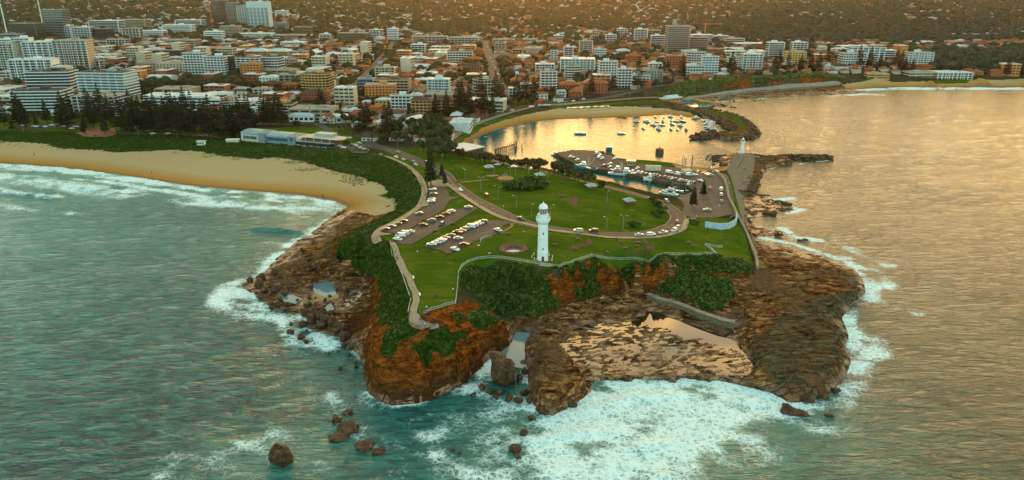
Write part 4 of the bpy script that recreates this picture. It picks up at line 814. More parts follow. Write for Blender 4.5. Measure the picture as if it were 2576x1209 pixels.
def make_car(key):
    ty,col=key; L,Wd,low,top,hh=CARP[ty]; r=empty('parked_car'); r['category']='van' if ty=='van' else 'pickup' if ty=='ute' else 'car'
    def ext(prof,w,b,inset=0.0,mi=0):
        n=len(prof); v=[(x-L/2,-w/2+inset*(z>1.2),z) for x,z in prof]+[(x-L/2,w/2-inset*(z>1.2),z) for x,z in prof]
        b.add(v,[tuple(range(n)),tuple(range(2*n-1,n-1,-1))]+[(i,n+i,n+(i+1)%n,(i+1)%n) for i in range(n)],mi)
    b=B(); ext(low,Wd,b); ext([(x*1+(.06 if i in(0,) else -.06 if i==3 else 0),z) for i,(x,z) in enumerate(top)],Wd-.12,b,.18)
    body=b.obj('body',CM[col],r)
    g=B(); z0,z1=top[0][1]+.07,hh-.10
    def lerpx(a,c,z): return a[0]+(c[0]-a[0])*(z-a[1])/(c[1]-a[1])
    xa,xb=lerpx(top[0],top[1],z0),lerpx(top[0],top[1],z1); xc,xd=lerpx(top[3],top[2],z0),lerpx(top[3],top[2],z1)
    for s in (-1,1):
        y0,y1=s*(Wd/2-.05),s*(Wd/2-.22)
        xm=xc if ty!='van' else xa+1.4; xn=xd if ty!='van' else xb+1.0
        g.add([(xa+.12-L/2,y0,z0),(xm-.12-L/2,y0,z0),(xn-.1-L/2,y1,z1),(xb+.1-L/2,y1,z1)],[(0,1,2,3) if s<0 else (3,2,1,0)])
    gw=Wd/2-.22
    g.add([(xa-.03-L/2,-gw-.08,z0),(xa-.03-L/2,gw+.08,z0),(xb-.03-L/2,gw,z1),(xb-.03-L/2,-gw,z1)],[(3,2,1,0)])
    g.add([(xc+.03-L/2,-gw-.08,z0),(xc+.03-L/2,gw+.08,z0),(xd+.03-L/2,gw,z1),(xd+.03-L/2,-gw,z1)],[(0,1,2,3)])
    ch=[(body,[]),(g.obj('windows',M_GLASS,r),[])]
    wm=None
    for x in (.85,L-.95):
        for y in (-Wd/2+.08,Wd/2-.08):
            if wm is None: wb=B(); wb.tube((0,-.11,0),(0,.11,0),.33,n=14); wm=wb.mesh('wheel',M_TYRE); rb=B(); rb.tube((0,-.12,0),(0,.12,0),.18,n=10); rim=rb.mesh('rim',M_METAL)
            w=link('wheel',wm,r,(x-L/2,y,.33)); ch.append((w,[link('rim',rim,w)]))
    hm=B().box(0,0,0,.08,.32,.14).mesh('headlight',M_HEAD); tm=B().box(0,0,0,.08,.28,.2).mesh('tail_light',M_TAIL)
    for y in (-.62,.62): ch.append((link('headlight',hm,r,(-L/2,y,.68)),[])); ch.append((link('tail_light',tm,r,(L/2,y,.72)),[]))
    return r,ch
CARS=Kind(make_car)
def cars(conv,lst,place,group,dirn=(1,0)):
    for e in lst:
        x,y,col=e[0],e[1],e[2]; ty=e[3] if len(e)>3 else 'sedan'; d=e[4] if len(e)>4 else dirn
        p=conv(x,y); a=hit(p[0]-d[0]*4,p[1]-d[1]*4); b=hit(p[0]+d[0]*4,p[1]+d[1]*4); c=hit(*p); an=math.atan2(b.y-a.y,b.x-a.x)
        o=CARS.put((ty,col),(c.x,c.y,c.z+.12),an+(0 if (int(x)+int(y))%3 else math.pi),None,group)
        nm={'sedan':'car','suv':'four-wheel drive','van':'van','ute':'utility truck'}[ty]
        later(o,f'{col} {nm} {place}',p[0],p[1],group)
w,s,g,k='white','silver','grey','black'
cars(z5,[(860,278,w),(870,330,g),(848,396,s),(843,418,w),(700,562,g),(518,652,k),(448,684,'olive'),(378,714,'blue'),(308,750,'maroon')],'in the western car park','cars in the western car park',(1,-.1))
cars(z5,[(1280,486,s),(1080,533,w),(1020,563,'red'),(945,604,k),(848,648,g,'suv'),(970,690,'navy','suv',(1,-.8)),(752,697,k),(597,776,w),(528,803,w,'van'),(485,828,w,'van'),(448,865,w)],'in the middle car park','cars in the middle car park')
cars(z5,[(1455,662,g,'suv'),(1412,676,w),(1382,690,s),(1345,708,w,'suv'),(1305,722,w,'van'),(1237,748,'tan','suv'),(1206,768,g),(1155,788,k,'ute'),(1072,820,g),(1160,856,s),(1010,850,g),(970,872,w),(942,892,w,'suv'),(905,906,w),(848,926,w),(1628,756,w,'sedan',(1,.3)),(1232,928,k),(1125,984,w,'sedan',(1,.35))],'in the lower car park','cars in the lower car park')
cars(z5,[(1185,282,w,'sedan',(1,.55)),(1493,348,'maroon','suv',(1,.75)),(1895,622,'navy','sedan',(1,.3))],'driving the headland road','cars on the headland road')
cars(z6,[(458,768,s,'suv',(1,.12)),(640,768,k,'suv',(1,.1)),(1173,816,s),(1306,812,w,'suv',(1,-.02)),(1458,790,s,'ute',(1,-.1)),(1585,760,w,'suv',(1,-.35)),(1632,726,s,'suv',(1,-.7)),(1618,660,'red','sedan',(.6,1)),(1495,416,s,'suv',(1,.5)),(1305,386,'maroon','sedan',(1,.35))],'at the side of the loop road','cars on the headland road')
cars(z6,[(1970,518,s),(2135,282,w,'van',(.05,1)),(2137,340,w,'suv',(.05,1)),(2142,418,g,'sedan',(.05,1)),(2004,262,'orange','sedan',(.3,1)),(1893,172,w,'sedan',(1,.3))],'in the eastern car park','cars in the eastern car park')
cars(z6,[(1150,28,w),(1040,50,g),(1095,62,w),(1160,72,w),(1203,80,w),(1255,92,'orange'),(1300,98,k),(1340,105,s),(1378,112,k),(1415,126,g),(1473,130,'red'),(1518,140,g),(1560,148,w),(1600,154,'maroon'),(1652,164,w),(1683,176,'red'),(1730,178,s),(1770,188,'orange'),(1812,196,g)],'nosed up to the basin quay','cars along the basin quay',(1,-.55))
cars(z6,[(1527,78,w,'van',(1,.15)),(1620,98,w,'van',(1,.2)),(1345,42,g),(1760,106,w,'van'),(1822,104,w),(1858,64,w,'sedan',(.4,1)),(1945,84,k),(1978,96,w),(2003,108,s),(2075,66,w)],'on the quay asphalt','cars on the quay')
cars(zt,[(950,295,w),(1010,330,k),(1085,362,w),(1500,225,w,'van'),(1570,262,w),(1548,312,w,'suv'),(1622,335,w),(1655,488,'maroon'),(1790,450,w),(1795,512,w),(1880,335,w)],'on the outer quay','cars on the outer quay',(1,-.25))
cars(z2,[(1808,636,w),(1722,656,'blue'),(1762,662,w),(1798,686,'teal'),(1828,694,w),(1850,706,g),(1875,712,w),(1893,718,'navy'),(1575,674,w),(1622,692,w)],'beside the surf club','cars beside the surf club',(1,.15))
cars(z2,[(2270,748,'olive','sedan',(1,.35)),(2243,801,w,'sedan',(1,.4)),(2325,832,s,'sedan',(1,.4)),(1690,577,w)],'at the head of the point road','cars on the point road')
cars(z3,[(30,860,'blue','sedan',(1,.4)),(55,893,s,'sedan',(1,.4)),(180,865,k,'suv',(1,.6)),(500,690,w),(540,697,k),(1020,892,w),(1212,918,w),(1415,940,w),(1840,1000,w)],'behind the park hedge','cars behind the park hedge')
cars(z3,[(995,272,w,'sedan',(1,-.15)),(1100,262,k,'sedan',(1,-.15)),(1190,250,w,'sedan',(1,-.15)),(1420,208,w,'sedan',(1,-.2)),(1465,202,k,'sedan',(1,-.2)),(1515,188,w,'sedan',(1,-.2)),(1742,152,w,'sedan',(1,-.2)),(1820,154,g,'sedan',(1,-.2)),(1910,140,w,'sedan',(1,-.2)),(2030,117,w,'sedan',(1,-.2))],'on the harbour front road','cars on the harbour road')
z0=zc(0,350,3.0225); zE=zc(1600,0,3.0225)
cars(z0,[(255,432,w),(400,436,w),(440,444,w),(480,446,k),(530,444,w),(610,426,w),(735,436,w),(890,442,w),(945,452,'red'),(1005,500,w),(1800,525,w),(1975,525,w),(1490,505,'red'),(845,466,w)],'on the esplanade behind the dunes','cars on the esplanade')
cars(zE,[(900,560,w),(925,600,s),(935,690,w),(958,740,w),(966,775,s),(992,806,w),(1022,882,w),(1028,930,w),(1072,1002,s),(1102,1078,w),(1085,1030,w),(1030,1095,w)],'on the straight city street','cars on the city street',(.4,1))
cars(zc(2400,0,3.0225),[(900,945,w,'van'),(1110,945,w,'van'),(1060,940,'red'),(1490,905,w),(1740,870,w),(1800,868,w),(1880,862,w)],'on the cliff road','cars on the cliff road')
# ---------------- shelters, lamps, park things
def make_shelter(key):
    r=empty('picnic_shelter'); r['category']='picnic shelter'; ch=[(B().hip(0,0,2.5,6.4,6.4,1.7).obj('roof',M_TEALROOF,r),[]),(B().box(0,0,0,3.6,3.0,1.1).obj('brick_base',M_BRICK,r),[])]
    pm=B().box(0,0,0,.22,.22,2.6).mesh('post',M_TIMBER)
    for x in (-2.3,2.3):
        for y in (-2.3,2.3): ch.append((link('post',pm,r,(x,y,0)),[]))
    bm=B().box(0,0,.35,3,.4,.1).box(-1.2,0,0,.15,.35,.35).box(1.2,0,0,.15,.35,.35).mesh('bench',M_TIMBER)
    for y in (-3,3): ch.append((link('bench',bm,r,(0,y,0)),[]))
    return r,ch
SH=Kind(make_shelter)
for (p,l) in ((z3(917,948),'green-roofed picnic shelter nearest the harbour restaurant trees'),(z3(1515,1042),'green-roofed picnic shelter just behind the round clump of shrubs'),(z3(2118,1172),'green-roofed picnic shelter beside the harbour road, third from the west'),(z6(1055,440),'green-roofed picnic shelter nearest the eastern bend of the loop road')):
    v=hit(*p); SH.put('s',v,.3,l,'picnic shelters on the park lawn')
mark(*z3(917,930),'western picnic shelter'); mark(*z3(1515,1020),'middle picnic shelter'); mark(*z3(2118,1150),'roadside picnic shelter'); mark(*z6(1055,410),'eastern picnic shelter')
def make_lamp(key):
    r=empty('street_lamp'); r['category']='street lamp'; h=key; ch=[(B().lathe([(.13,0),(.10,h*.5),(.07,h)],6).obj('pole',M_METAL,r),[])]
    ch.append((B().tube((0,0,h-.05),(1.6,0,h+.25),.05,n=5).obj('arm',M_METAL,r),[])); ch.append((B().box(1.8,0,h+.18,.75,.3,.14).obj('lamp_head',M_WHITE,r),[])); return r,ch
LP=Kind(make_lamp)
for conv,l in ((z3,[(460,515),(515,500),(585,455),(660,420),(745,380),(840,350),(945,320),(1060,260),(1230,225),(1690,190),(1983,175),(2250,150),(57,650),(15,635),(180,680),(232,680),(408,745),(455,440),(540,365),(980,1015),(1172,1045),(1228,1025),(1382,1010),(1602,1100),(820,1170),(640,1060),(365,890),(378,605)]),
  (z6,[(90,205),(1000,245),(795,430),(790,745),(130,600),(1280,300),(1515,365),(1680,470),(1780,605),(2058,598),(1800,465),(2045,150),(2188,315),(500,85),(985,735),(980,740)]),(z5,[(1245,155),(1425,265),(1632,390),(1845,488),(2022,585),(1690,610)]),
  (z2,[(2262,700),(2115,550),(1655,460),(1315,500),(1555,560)]),(zc(2400,0,3.0225),[(345,1175),(150,1190),(920,1105),(1100,1100),(1270,1080),(1475,1060),(1610,1040),(1795,1030),(2040,1025),(2245,1015),(975,965),(660,920)]),(z0,[(278,500),(860,430),(1395,490),(1635,550),(1735,500),(2090,575)])):
    for x,y in l:
        p=conv(x,y); v=hit(*p); o=LP.put(7.0 if p[1]>300 else 8.5,v,(x*7)%6.28); later(o,'slender street lamp',p[0],p[1],'street lamps')
def make_table(key):
    r=empty('picnic_table'); r['category']='picnic table'; ch=[(B().box(0,0,.72,1.9,.8,.07).obj('table_top',M_TIMBER,r),[]),(B().box(0,0,0,.2,.6,.72).obj('leg',M_DARK,r),[])]
    bm=B().box(0,0,.42,1.9,.3,.06).box(0,0,0,.12,.2,.42).mesh('bench',M_TIMBER)
    for y in (-.8,.8): ch.append((link('bench',bm,r,(0,y,0)),[]))
    return r,ch
TB=Kind(make_table)
for conv,l in ((z6,[(100,195),(255,355),(810,435),(180,930),(455,862),(410,980),(790,1020),(1010,970),(1160,905),(1145,945),(1755,905),(255,195),(965,905)]),(z5,[(2385,355),(1745,800),(745,635),(880,765),(1045,1030),(1105,680),(1092,295),(855,235),(1155,180)]),(z3,[(1612,1105),(475,885)])):
    for x,y in l:
        p=conv(x,y); v=hit(*p); o=TB.put('t',v,(x*3)%3.1,scale=(1.3,1.3,1.2)); later(o,'timber picnic table and benches on the grass',p[0],p[1],'picnic tables')
def make_bin(key):
    r=empty('rubbish_bin'); r['category']='rubbish bin'; return r,[(B().lathe([(.35,0),(.38,1.1)],10).obj('bin_body',M_DARK if key=='d' else M_RUST,r),[]),(B().lathe([(.42,1.1),(.3,1.35)],10).obj('lid',M_CREAM if key!='d' else M_METAL,r),[])]
BN=Kind(make_bin)
for p,l,kk in ((z6(1852,612),'brown rubbish bin with pale lid beside the eastern junction','b'),(z5(1530,1055),'dark rubbish bin by the white fence below the blowhole','d'),(z5(1400,960),'pale capped post standing on the lawn left of the blowhole','b')): BN.put(kk,hit(*p),0,l,'litter bins',(1.4,1.4,1.2))
# playground climbing frame on its orange soft-fall
pc=pxl([z3(1000,1050),z3(1040,1022),z3(1120,1015),z3(1200,1030),z3(1212,1048),z3(1160,1065),z3(1060,1068)])
sheet('playground_surface',pc,simple('orange_softfall',(.42,.19,.06),(.34,.15,.05),.9,1),.12,2)
v=hit(*z3(1105,1050)); r=empty('climbing_frame',v,0,'grey dome-shaped climbing frame on the orange playground surface','climbing frame')
bb=B()
for i in range(8):
    a=math.pi*2*i/8; p0=Vector((3*math.cos(a),2.4*math.sin(a),0)); p1=Vector((1.7*math.cos(a),1.4*math.sin(a),2.6)); p2=Vector((0,0,3.8)); bb.tube(p0,p1,.1,n=5).tube(p1,p2,.1,n=5); a2=math.pi*2*(i+1)/8; bb.tube(p1,(1.7*math.cos(a2),1.4*math.sin(a2),2.6),.07,n=5).tube(p0*.8+p1*.2,Vector((3*math.cos(a2),2.4*math.sin(a2),0))*.8+Vector((1.7*math.cos(a2),1.4*math.sin(a2),2.6))*.2,.06,n=5)
bb.obj('bars',M_METAL,r); B().box(-2.2,-1,.2,2.6,.9,.12,.4).obj('slide',M_METAL,r); mark(*z3(1105,1040),'playground climbing frame')
v=hit(*z3(955,1055)); o=empty('pergola',v,.15,'dark flat pergola at the end of the sandy track','pergola'); B().box(0,0,2.2,7,3,.2).obj('roof',M_DARK,o); pm=B().box(0,0,0,.2,.2,2.2).mesh('post',M_TIMBER); [link('post',pm,o,(x,y,0)) for x in (-3,3) for y in (-1.2,1.2)]
# rock garden beds
for pl,l in (([z6(*p) for p in [(345,950),(380,935),(460,925),(540,895),(560,860),(580,845),(620,870),(635,895),(610,925),(560,945),(470,955),(430,985),(390,1000),(350,985)]],'long curving rock garden bed on the lawn right of the tall lighthouse'),
 ([z6(*p) for p in [(1020,1025),(1100,1010),(1200,990),(1270,950),(1240,900),(1190,870),(1230,860),(1300,900),(1345,945),(1340,985),(1260,1015),(1130,1030)]],'curved rock garden bed on the lawn near the eastern cliff'),
 ([z6(*p) for p in [(335,430),(375,390),(410,345),(450,370),(460,405),(430,440),(390,460)]],'small dark rock garden bed on the park lawn')):
    P=pxl(pl); cx=sum(a for a,b in P)/len(P); cy=sum(b for a,b in P)/len(P); cz=float(H(cx,cy)); r=empty('rock_garden',(cx,cy,cz),0,l,'rock garden')
    b=B(); xs=[a for a,c in P];ys=[c for a,c in P]
    for i in range(1500):
        x=random.uniform(min(xs),max(xs));y=random.uniform(min(ys),max(ys))
        if inpoly(np.array([x]),np.array([y]),P)[0] and len(b.v)<6000:
            s_=random.uniform(.25,.6); b.box(x-cx,y-cy,float(H(x,y))-cz-.1,s_*1.3,s_,s_*.8,random.random()*3,0,.6,.6)
    b.obj('stones',mat_rim,r)
# ---------------- people
def make_person(key):
    col=key; m=bpy.data.meshes.new('person'); V=[(0,0,.95),(0,0,1.2),(0,0,1.42),(0,0,1.52),(0,.02,1.66),(.1,0,.92),(.12,.02,.5),(.13,.0,.06),(.13,-.12,.03),(-.1,0,.92),(-.12,-.05,.5),(-.13,.06,.06),(-.13,-.06,.03),(.2,0,1.38),(.27,.03,1.1),(.28,-.06,.86),(-.2,0,1.38),(-.27,.03,1.1),(-.28,-.06,.86)]
    E=[(0,1),(1,2),(2,3),(3,4),(0,5),(5,6),(6,7),(7,8),(0,9),(9,10),(10,11),(11,12),(2,13),(13,14),(14,15),(2,16),(16,17),(17,18)]
    R=[.15,.15,.16,.06,.11,.09,.07,.05,.04,.09,.07,.05,.04,.06,.045,.04,.06,.045,.04]
    m.from_pydata(V,E,[]); o=bpy.data.objects.new('person',m); C.objects.link(o); mod=o.modifiers.new('skin','SKIN'); m.skin_vertices or bpy.context.view_layer.update()
    if not m.skin_vertices: 
        bpy.context.view_layer.objects.active=o; o.select_set(True)
    for i,sv in enumerate(m.skin_vertices[0].data if m.skin_vertices else []): sv.radius=(R[i],R[i]*.8); sv.use_root=(i==0)
    dg=bpy.context.evaluated_depsgraph_get(); me=bpy.data.meshes.new_from_object(o.evaluated_get(dg)); o.modifiers.clear(); o.data=me
    sk=simple('skin_tone',(.35,.2,.13)); cl=simple(col+'_clothes',dict(dark=(.03,.03,.035),white=(.7,.7,.68),red=(.4,.05,.04),blue=(.05,.12,.25))[col]); tr=simple('trousers',(.04,.045,.06))
    me.materials.clear(); [me.materials.append(q) for q in (sk,cl,tr)]
    for p in me.polygons:
        z=p.center.z; x=abs(p.center.x); p.material_index=0 if z>1.5 or (x>.24 and z<1.15) or z<.08 else (1 if z>.95 else 2); p.use_smooth=True
    o['category']='person'; return o,[]
PE=Kind(make_person)
for conv,l in ((z5,[(1415,470,'dark'),(790,335,'red'),(775,345,'dark'),(1170,300,'white'),(1088,240,'white'),(680,1030,'white'),(1535,1058,'dark'),(1590,250,'white'),(640,965,'dark'),(1930,792,'white')]),
  (zB,[(733,905,'white'),(692,848,'blue'),(752,745,'white'),(730,755,'blue'),(1000,575,'white'),(845,625,'dark'),(830,628,'red')]),(z6,[(383,865,'dark'),(905,875,'dark'),(1735,712,'dark'),(1625,780,'dark'),(1075,970,'dark')]),(z3,[(605,450,'dark'),(590,458,'red'),(550,510,'dark'),(480,575,'dark'),(655,430,'dark')]),
  (z0,[(405,772,'dark'),(1785,990,'red')]),(z2,[(985,960,'blue'),(998,962,'white')]),(zc(0,600,1.9815),[(2485,335,'dark'),(2493,335,'dark')])):
    for x,y,c in l:
        p=conv(x,y); v=hit(*p); o=PE.put(c,v,(x%7),scale=(1.15,1.15,1.08)); later(o,f"person in {c} top {'on the sand' if c and H(v.x,v.y)<3 and v.x<-40 else 'walking'}",p[0],p[1],'people out walking')
# park benches by the path
for p,l in ((zB(628,445),'white park bench beside the upper western path'),(zB(688,605),'white park bench beside the lower western path')):
    v=hit(*p); r=empty('park_bench',v,1.75,l,'bench'); B().box(0,0,.42,2.6,.55,.08).obj('seat',M_WHITE,r); B().box(0,.3,.5,2.6,.08,.55).obj('backrest',M_WHITE,r); lm=B().box(0,0,0,.12,.5,.42).mesh('leg',M_DARK); [link('leg',lm,r,(x,0,0)) for x in (-1.1,1.1)]
# ---------------- trees
def leafm(name,a,b,c):
    m,t,bs=newmat(name); p=pos(t); n=noise(t,p,.45,4,.7); oi=t.nodes.new('ShaderNodeObjectInfo')
    col=ramp(t,n,[(.32,a),(.5,b),(.68,c)]); h=t.nodes.new('ShaderNodeHueSaturation'); t.links.new(col,h.inputs['Color'])
    t.links.new(mth(t,'ADD',.75,mth(t,'MULTIPLY',oi.outputs['Random'],.55)),h.inputs['Value']); t.links.new(h.outputs[0],bs.inputs['Base Color'])
    bs.inputs['Roughness'].default_value=.8; bs.inputs['Specular IOR Level'].default_value=.15; return m
L_PINE=leafm('pine_foliage',(.005,.009,.003),(.014,.020,.007),(.032,.036,.011))
L_LEAF=leafm('broad_foliage',(.012,.020,.005),(.032,.042,.010),(.070,.066,.018))
L_OLIVE=leafm('olive_foliage',(.020,.020,.006),(.055,.045,.012),(.11,.075,.02))
L_SHRUB=leafm('shrub_foliage',(.010,.022,.004),(.040,.070,.012),(.105,.125,.020))
M_BARK=simple('bark',(.07,.045,.028),(.04,.026,.017),.95,3)
def pine_crown(seed,h=22.0,R=4.6,n=15):
    r=random.Random(seed); b=B()
    for k in range(n):
        z=h*(.16+.80*k/(n-1)); rad=R*(1-(k/(n-.2))**1.25)*(.85+.3*r.random())+.35; m=7 if k<n-4 else 5; ph=r.random()*6
        for i in range(m):
            a=ph+2*math.pi*i/m+r.uniform(-.25,.25); L=rad*r.uniform(.75,1.1); d=Vector((math.cos(a),math.sin(a),0)); s=Vector((-d.y,d.x,0)); up=r.uniform(.0,.22)
            p0=Vector((0,0,z)); 
            for q in range(3):
                f0,f1=q/3,(q+1)/3; w0=(.25+.75*f0)*L*.30;w1=(.25+.75*f1)*L*.30*(1.1 if q<2 else .35)
                a0=p0+d*L*f0+Vector((0,0,L*(up*f0-.10*f0*f0))); a1=p0+d*L*f1+Vector((0,0,L*(up*f1-.10*f1*f1))); t=r.uniform(-.2,.2)
                b.add([a0-s*w0+Vector((0,0,-.3+t)),a0,a0+s*w0+Vector((0,0,-.3)),a1-s*w1+Vector((0,0,-.35)),a1+Vector((0,0,.05)),a1+s*w1+Vector((0,0,-.35-t))],[(0,1,4,3),(1,2,5,4)])
                b.add([a0+Vector((0,0,.35)),a0-Vector((0,0,.45)),a1-Vector((0,0,.5)),a1+Vector((0,0,.3))],[(0,1,2,3)])
    b.lathe([(.35,h*.93),(.12,h*.98),(.02,h*1.03)],5); return b
def blob_crown(seed,R=4.2,h=7.5,n=420,base=2.2,leaf=.75):
    r=random.Random(seed); b=B(); lumps=[(Vector((r.gauss(0,R*.42),r.gauss(0,R*.42),base+(h-base)*r.uniform(.30,.78))),R*r.uniform(.32,.55)) for _ in range(9)]
    for i in range(n):
        c,q=r.choice(lumps); d=Vector((r.gauss(0,1),r.gauss(0,1),r.gauss(.25,1))).normalized(); p=c+Vector((d.x*q,d.y*q,d.z*q*.75))*r.uniform(.75,1.08); p.z=max(p.z,base*.8)
        s=leaf*r.uniform(.6,1.3); u=d.orthogonal().normalized(); u.rotate(Matrix.Rotation(r.random()*6.28,3,d)); w=d.cross(u); u=(u+d*r.uniform(-.5,.5)).normalized()
        b.add([p-u*s-w*s*.6,p+u*s-w*s*.7,p+u*s*.8+w*s*.8,p-u*s*.7+w*s*.6],[(0,1,2,3)])
    for c,q in lumps:
        k=len(b.v); vs=[];
        for (x,y,z) in ICO_V: vs.append(c+Vector((x,y,z*.8))*q*.78*r.uniform(.85,1.1))
        b.add(vs,ICO_F)
    return b
t_=(1+5**.5)/2; ICO_V=[Vector(v).normalized() for v in [(-1,t_,0),(1,t_,0),(-1,-t_,0),(1,-t_,0),(0,-1,t_),(0,1,t_),(0,-1,-t_),(0,1,-t_),(t_,0,-1),(t_,0,1),(-t_,0,-1),(-t_,0,1)]]
ICO_F=[(0,11,5),(0,5,1),(0,1,7),(0,7,10),(0,10,11),(1,5,9),(5,11,4),(11,10,2),(10,7,6),(7,1,8),(3,9,4),(3,4,2),(3,2,6),(3,6,8),(3,8,9),(4,9,5),(2,4,11),(6,2,10),(8,6,7),(9,8,1)]
def ico2():
    V=[np.array(v) for v in ICO_V]; F=[];c={}
    def mid(a,b):
        k=(min(a,b),max(a,b))
        if k not in c: v=(V[a]+V[b]); V.append(v/np.linalg.norm(v)); c[k]=len(V)-1
        return c[k]
    for a,b,d in ICO_F: x,y,z=mid(a,b),mid(b,d),mid(d,a); F+=[(a,x,z),(b,y,x),(d,z,y),(x,y,z)]
    return np.array(V),np.array(F)
ICO2=ico2()
def palm_crown(seed,h=7,R=2.6):
    r=random.Random(seed); b=B()
    for i in range(26):
        a=r.random()*6.28; d=Vector((math.cos(a),math.sin(a),0)); s=Vector((-d.y,d.x,0)); up=r.uniform(-.2,1.0); p=Vector((0,0,h)); L=R*r.uniform(.8,1.1)
        for q in range(3):
            f=(q+1)/3; p2=Vector((0,0,h))+d*L*f+Vector((0,0,L*(up*f-.8*f*f))); w0=.28*(1.2-q*.3); w1=.28*(1.2-(q+1)*.35); b.add([p-s*w0,p+s*w0,p2+s*w1,p2-s*w1],[(0,1,2,3)]); p=p2
    return b
def make_tree(key):
    ty,sd=key; r=empty({'pine':'norfolk_pine','leaf':'leafy_tree','olive':'coastal_tree','palm':'palm_tree','shrub':'shrub'}[ty]); r['category']='shrub' if ty=='shrub' else 'tree'
    if ty=='pine': c=pine_crown(sd,22+sd%3*2,4.5+.4*(sd%3)); mt=L_PINE; tr=B().lathe([(.45,-.5),(.32,8),(.12,21)],7)
    elif ty=='palm': c=palm_crown(sd); mt=L_OLIVE; tr=B().lathe([(.35,-.3),(.26,3),(.28,7)],7)
    elif ty=='shrub': c=blob_crown(sd,2.4,2.8,240,.2,.5); mt=L_SHRUB; tr=B().lathe([(.15,-.3),(.08,1.5)],5)
    else:
        c=blob_crown(sd,4.4,8.5 if ty=='leaf' else 7,430,2.4,.8); mt=L_LEAF if ty=='leaf' else L_OLIVE; tr=B().lathe([(.42,-.5),(.28,2.5),(.15,5)],7)
        for i in range(4): a=i*1.6+sd; tr.tube((0,0,2.2),(1.8*math.cos(a),1.8*math.sin(a),4.6),.16,.07,5)
    return r,[(c.obj('crown',mt,r),[]),(tr.obj('trunk',M_BARK,r),[])]
TR=Kind(make_tree); TREEPOS=[]
NTREE=[0]
def tree(ty,p,sc=1.0,desc=None,group=None,px=None):
    v=p if isinstance(p,Vector) else hit(*p); NTREE[0]+=1
    o=TR.put((ty,NTREE[0]%4),(v.x,v.y,v.z-.1),random.random()*6.28,None,group,(sc*random.uniform(.9,1.1),sc*random.uniform(.9,1.1),sc*random.uniform(.9,1.1)))
    later(o,desc or {'pine':'tall dark Norfolk pine','leaf':'dark leafy tree','olive':'low brownish coastal tree','palm':'small palm tree','shrub':'dense green shrub'}[ty],*(px or proj(v)),group or {'pine':'Norfolk pines by the shore','leaf':'leafy trees in the town','olive':'coastal trees beside the harbour','palm':'palms near the roundabout','shrub':'shrubs'}[ty])
    TREEPOS.append((v.x,v.y)); return o
def proj(v):
    d=v.y*ct-(v.z-CAMZ)*st; return CX+F*v.x/d, CY-F*(v.y*st+(v.z-CAMZ)*ct)/d
# pines: pixel of the foot, height factor
for conv,l in ((z0,[(60,430,.95),(230,440,1.15),(300,450,1.1),(250,380,1.1),(560,400,.8),(430,430,.5),(700,430,.8),(790,470,1.3),(760,420,1.1),(850,390,.9),(990,520,.6),(1000,480,.7),(1105,455,1.15),(1060,380,1.1),(1240,520,.75),(1205,380,1.35),(1300,400,1.0),(1430,500,1.15),(1480,450,1.1),(1530,540,1.1),(1570,480,1.2),(1620,470,1.1),(1690,500,.8),(1660,400,1.1),(1790,520,1.1),(1760,440,1.2),(1840,400,1.1),(1890,540,1.0),(1905,480,.9),(2030,520,1.2),(2060,470,1.3),(2130,540,1.15),(2215,550,1.25),(2290,500,1.2),(2200,440,1.3),(2360,380,.6),(2390,450,1.0),(150,480,.5),(2100,400,1.1),(1950,420,1.0)]),
 (z2,[(40,560,1.2),(80,580,1.15),(150,550,1.1),(190,590,1.0),(240,500,1.2),(300,560,1.2),(330,520,1.1),(370,560,1.15),(410,500,1.2),(450,540,1.2),(500,470,1.2),(540,500,1.15),(590,430,.7),(680,410,1.0),(720,420,1.0),(770,430,1.1),(860,430,1.15),(900,400,.9),(1240,355,.55),(1360,290,1.0),(1390,300,.9),(1850,540,1.1),(1910,500,1.05),(2120,560,1.1),(2180,540,1.0)]),
 (z3,[(560,310,1.3),(610,320,1.3),(680,330,1.35),(590,250,1.1),(830,300,1.35),(870,320,1.1),(960,310,.9),(1000,220,1.3),(1060,200,1.1),(290,330,1.0),(420,340,1.0),(1250,190,1.2),(1350,160,1.1),(1440,170,1.1),(2120,60,1.0),(235,1130,.85),(365,1040,.42),(400,1120,.42)]),
 (z6,[(1925,345,.55),(1805,480,.60)]),
 (zc(2400,0,3.0225),[(250,1060,1.2),(500,980,1.0),(770,900,1.1),(1350,900,1.2),(1340,850,.9),(600,860,.8),(1850,870,1.1),(1900,860,1.0),(2010,850,.9),(2160,860,1.0),(2280,850,1.0),(2370,870,1.1)]),
 (zc(3186,0,3.0225),[(470,800,1.2),(600,800,1.15),(720,800,.9),(900,830,1.1),(960,850,1.0),(1010,860,.9),(1100,850,.8),(2210,900,1.0),(2350,890,1.0),(100,770,1.0),(1650,860,.9)])):
    for x,y,sc in l:
        if conv is z5: pass
        tree('pine',conv(x,y),sc*(1.16 if sc>.7 else 1))
for x,y in [(1570,520),(1600,560),(1640,530),(1690,540),(1730,560),(1780,520),(1960,610),(2000,600),(2030,640),(2075,640),(2225,640),(1750,500)]: tree('palm',z2(x,y),1.1)
for conv,l in ((z3,[(560,800,.9),(620,815,.85),(760,840,.95),(820,860,1.0),(870,860,1.0),(930,865,1.0),(1050,870,.9),(1090,880,.9),(1170,900,.7),(1240,905,.8),(1300,925,.9),(1370,935,1.0),(1450,950,1.1),(1500,965,1.2),(1690,980,1.1),(1730,985,1.2),(1790,1020,1.0),(1850,1040,.9),(1930,1060,1.0),(1970,1075,.9),(2060,1095,1.0),(2100,1110,1.0),(2250,1150,.6)]),):
    for x,y,sc in l: tree('olive',conv(x,y),sc)
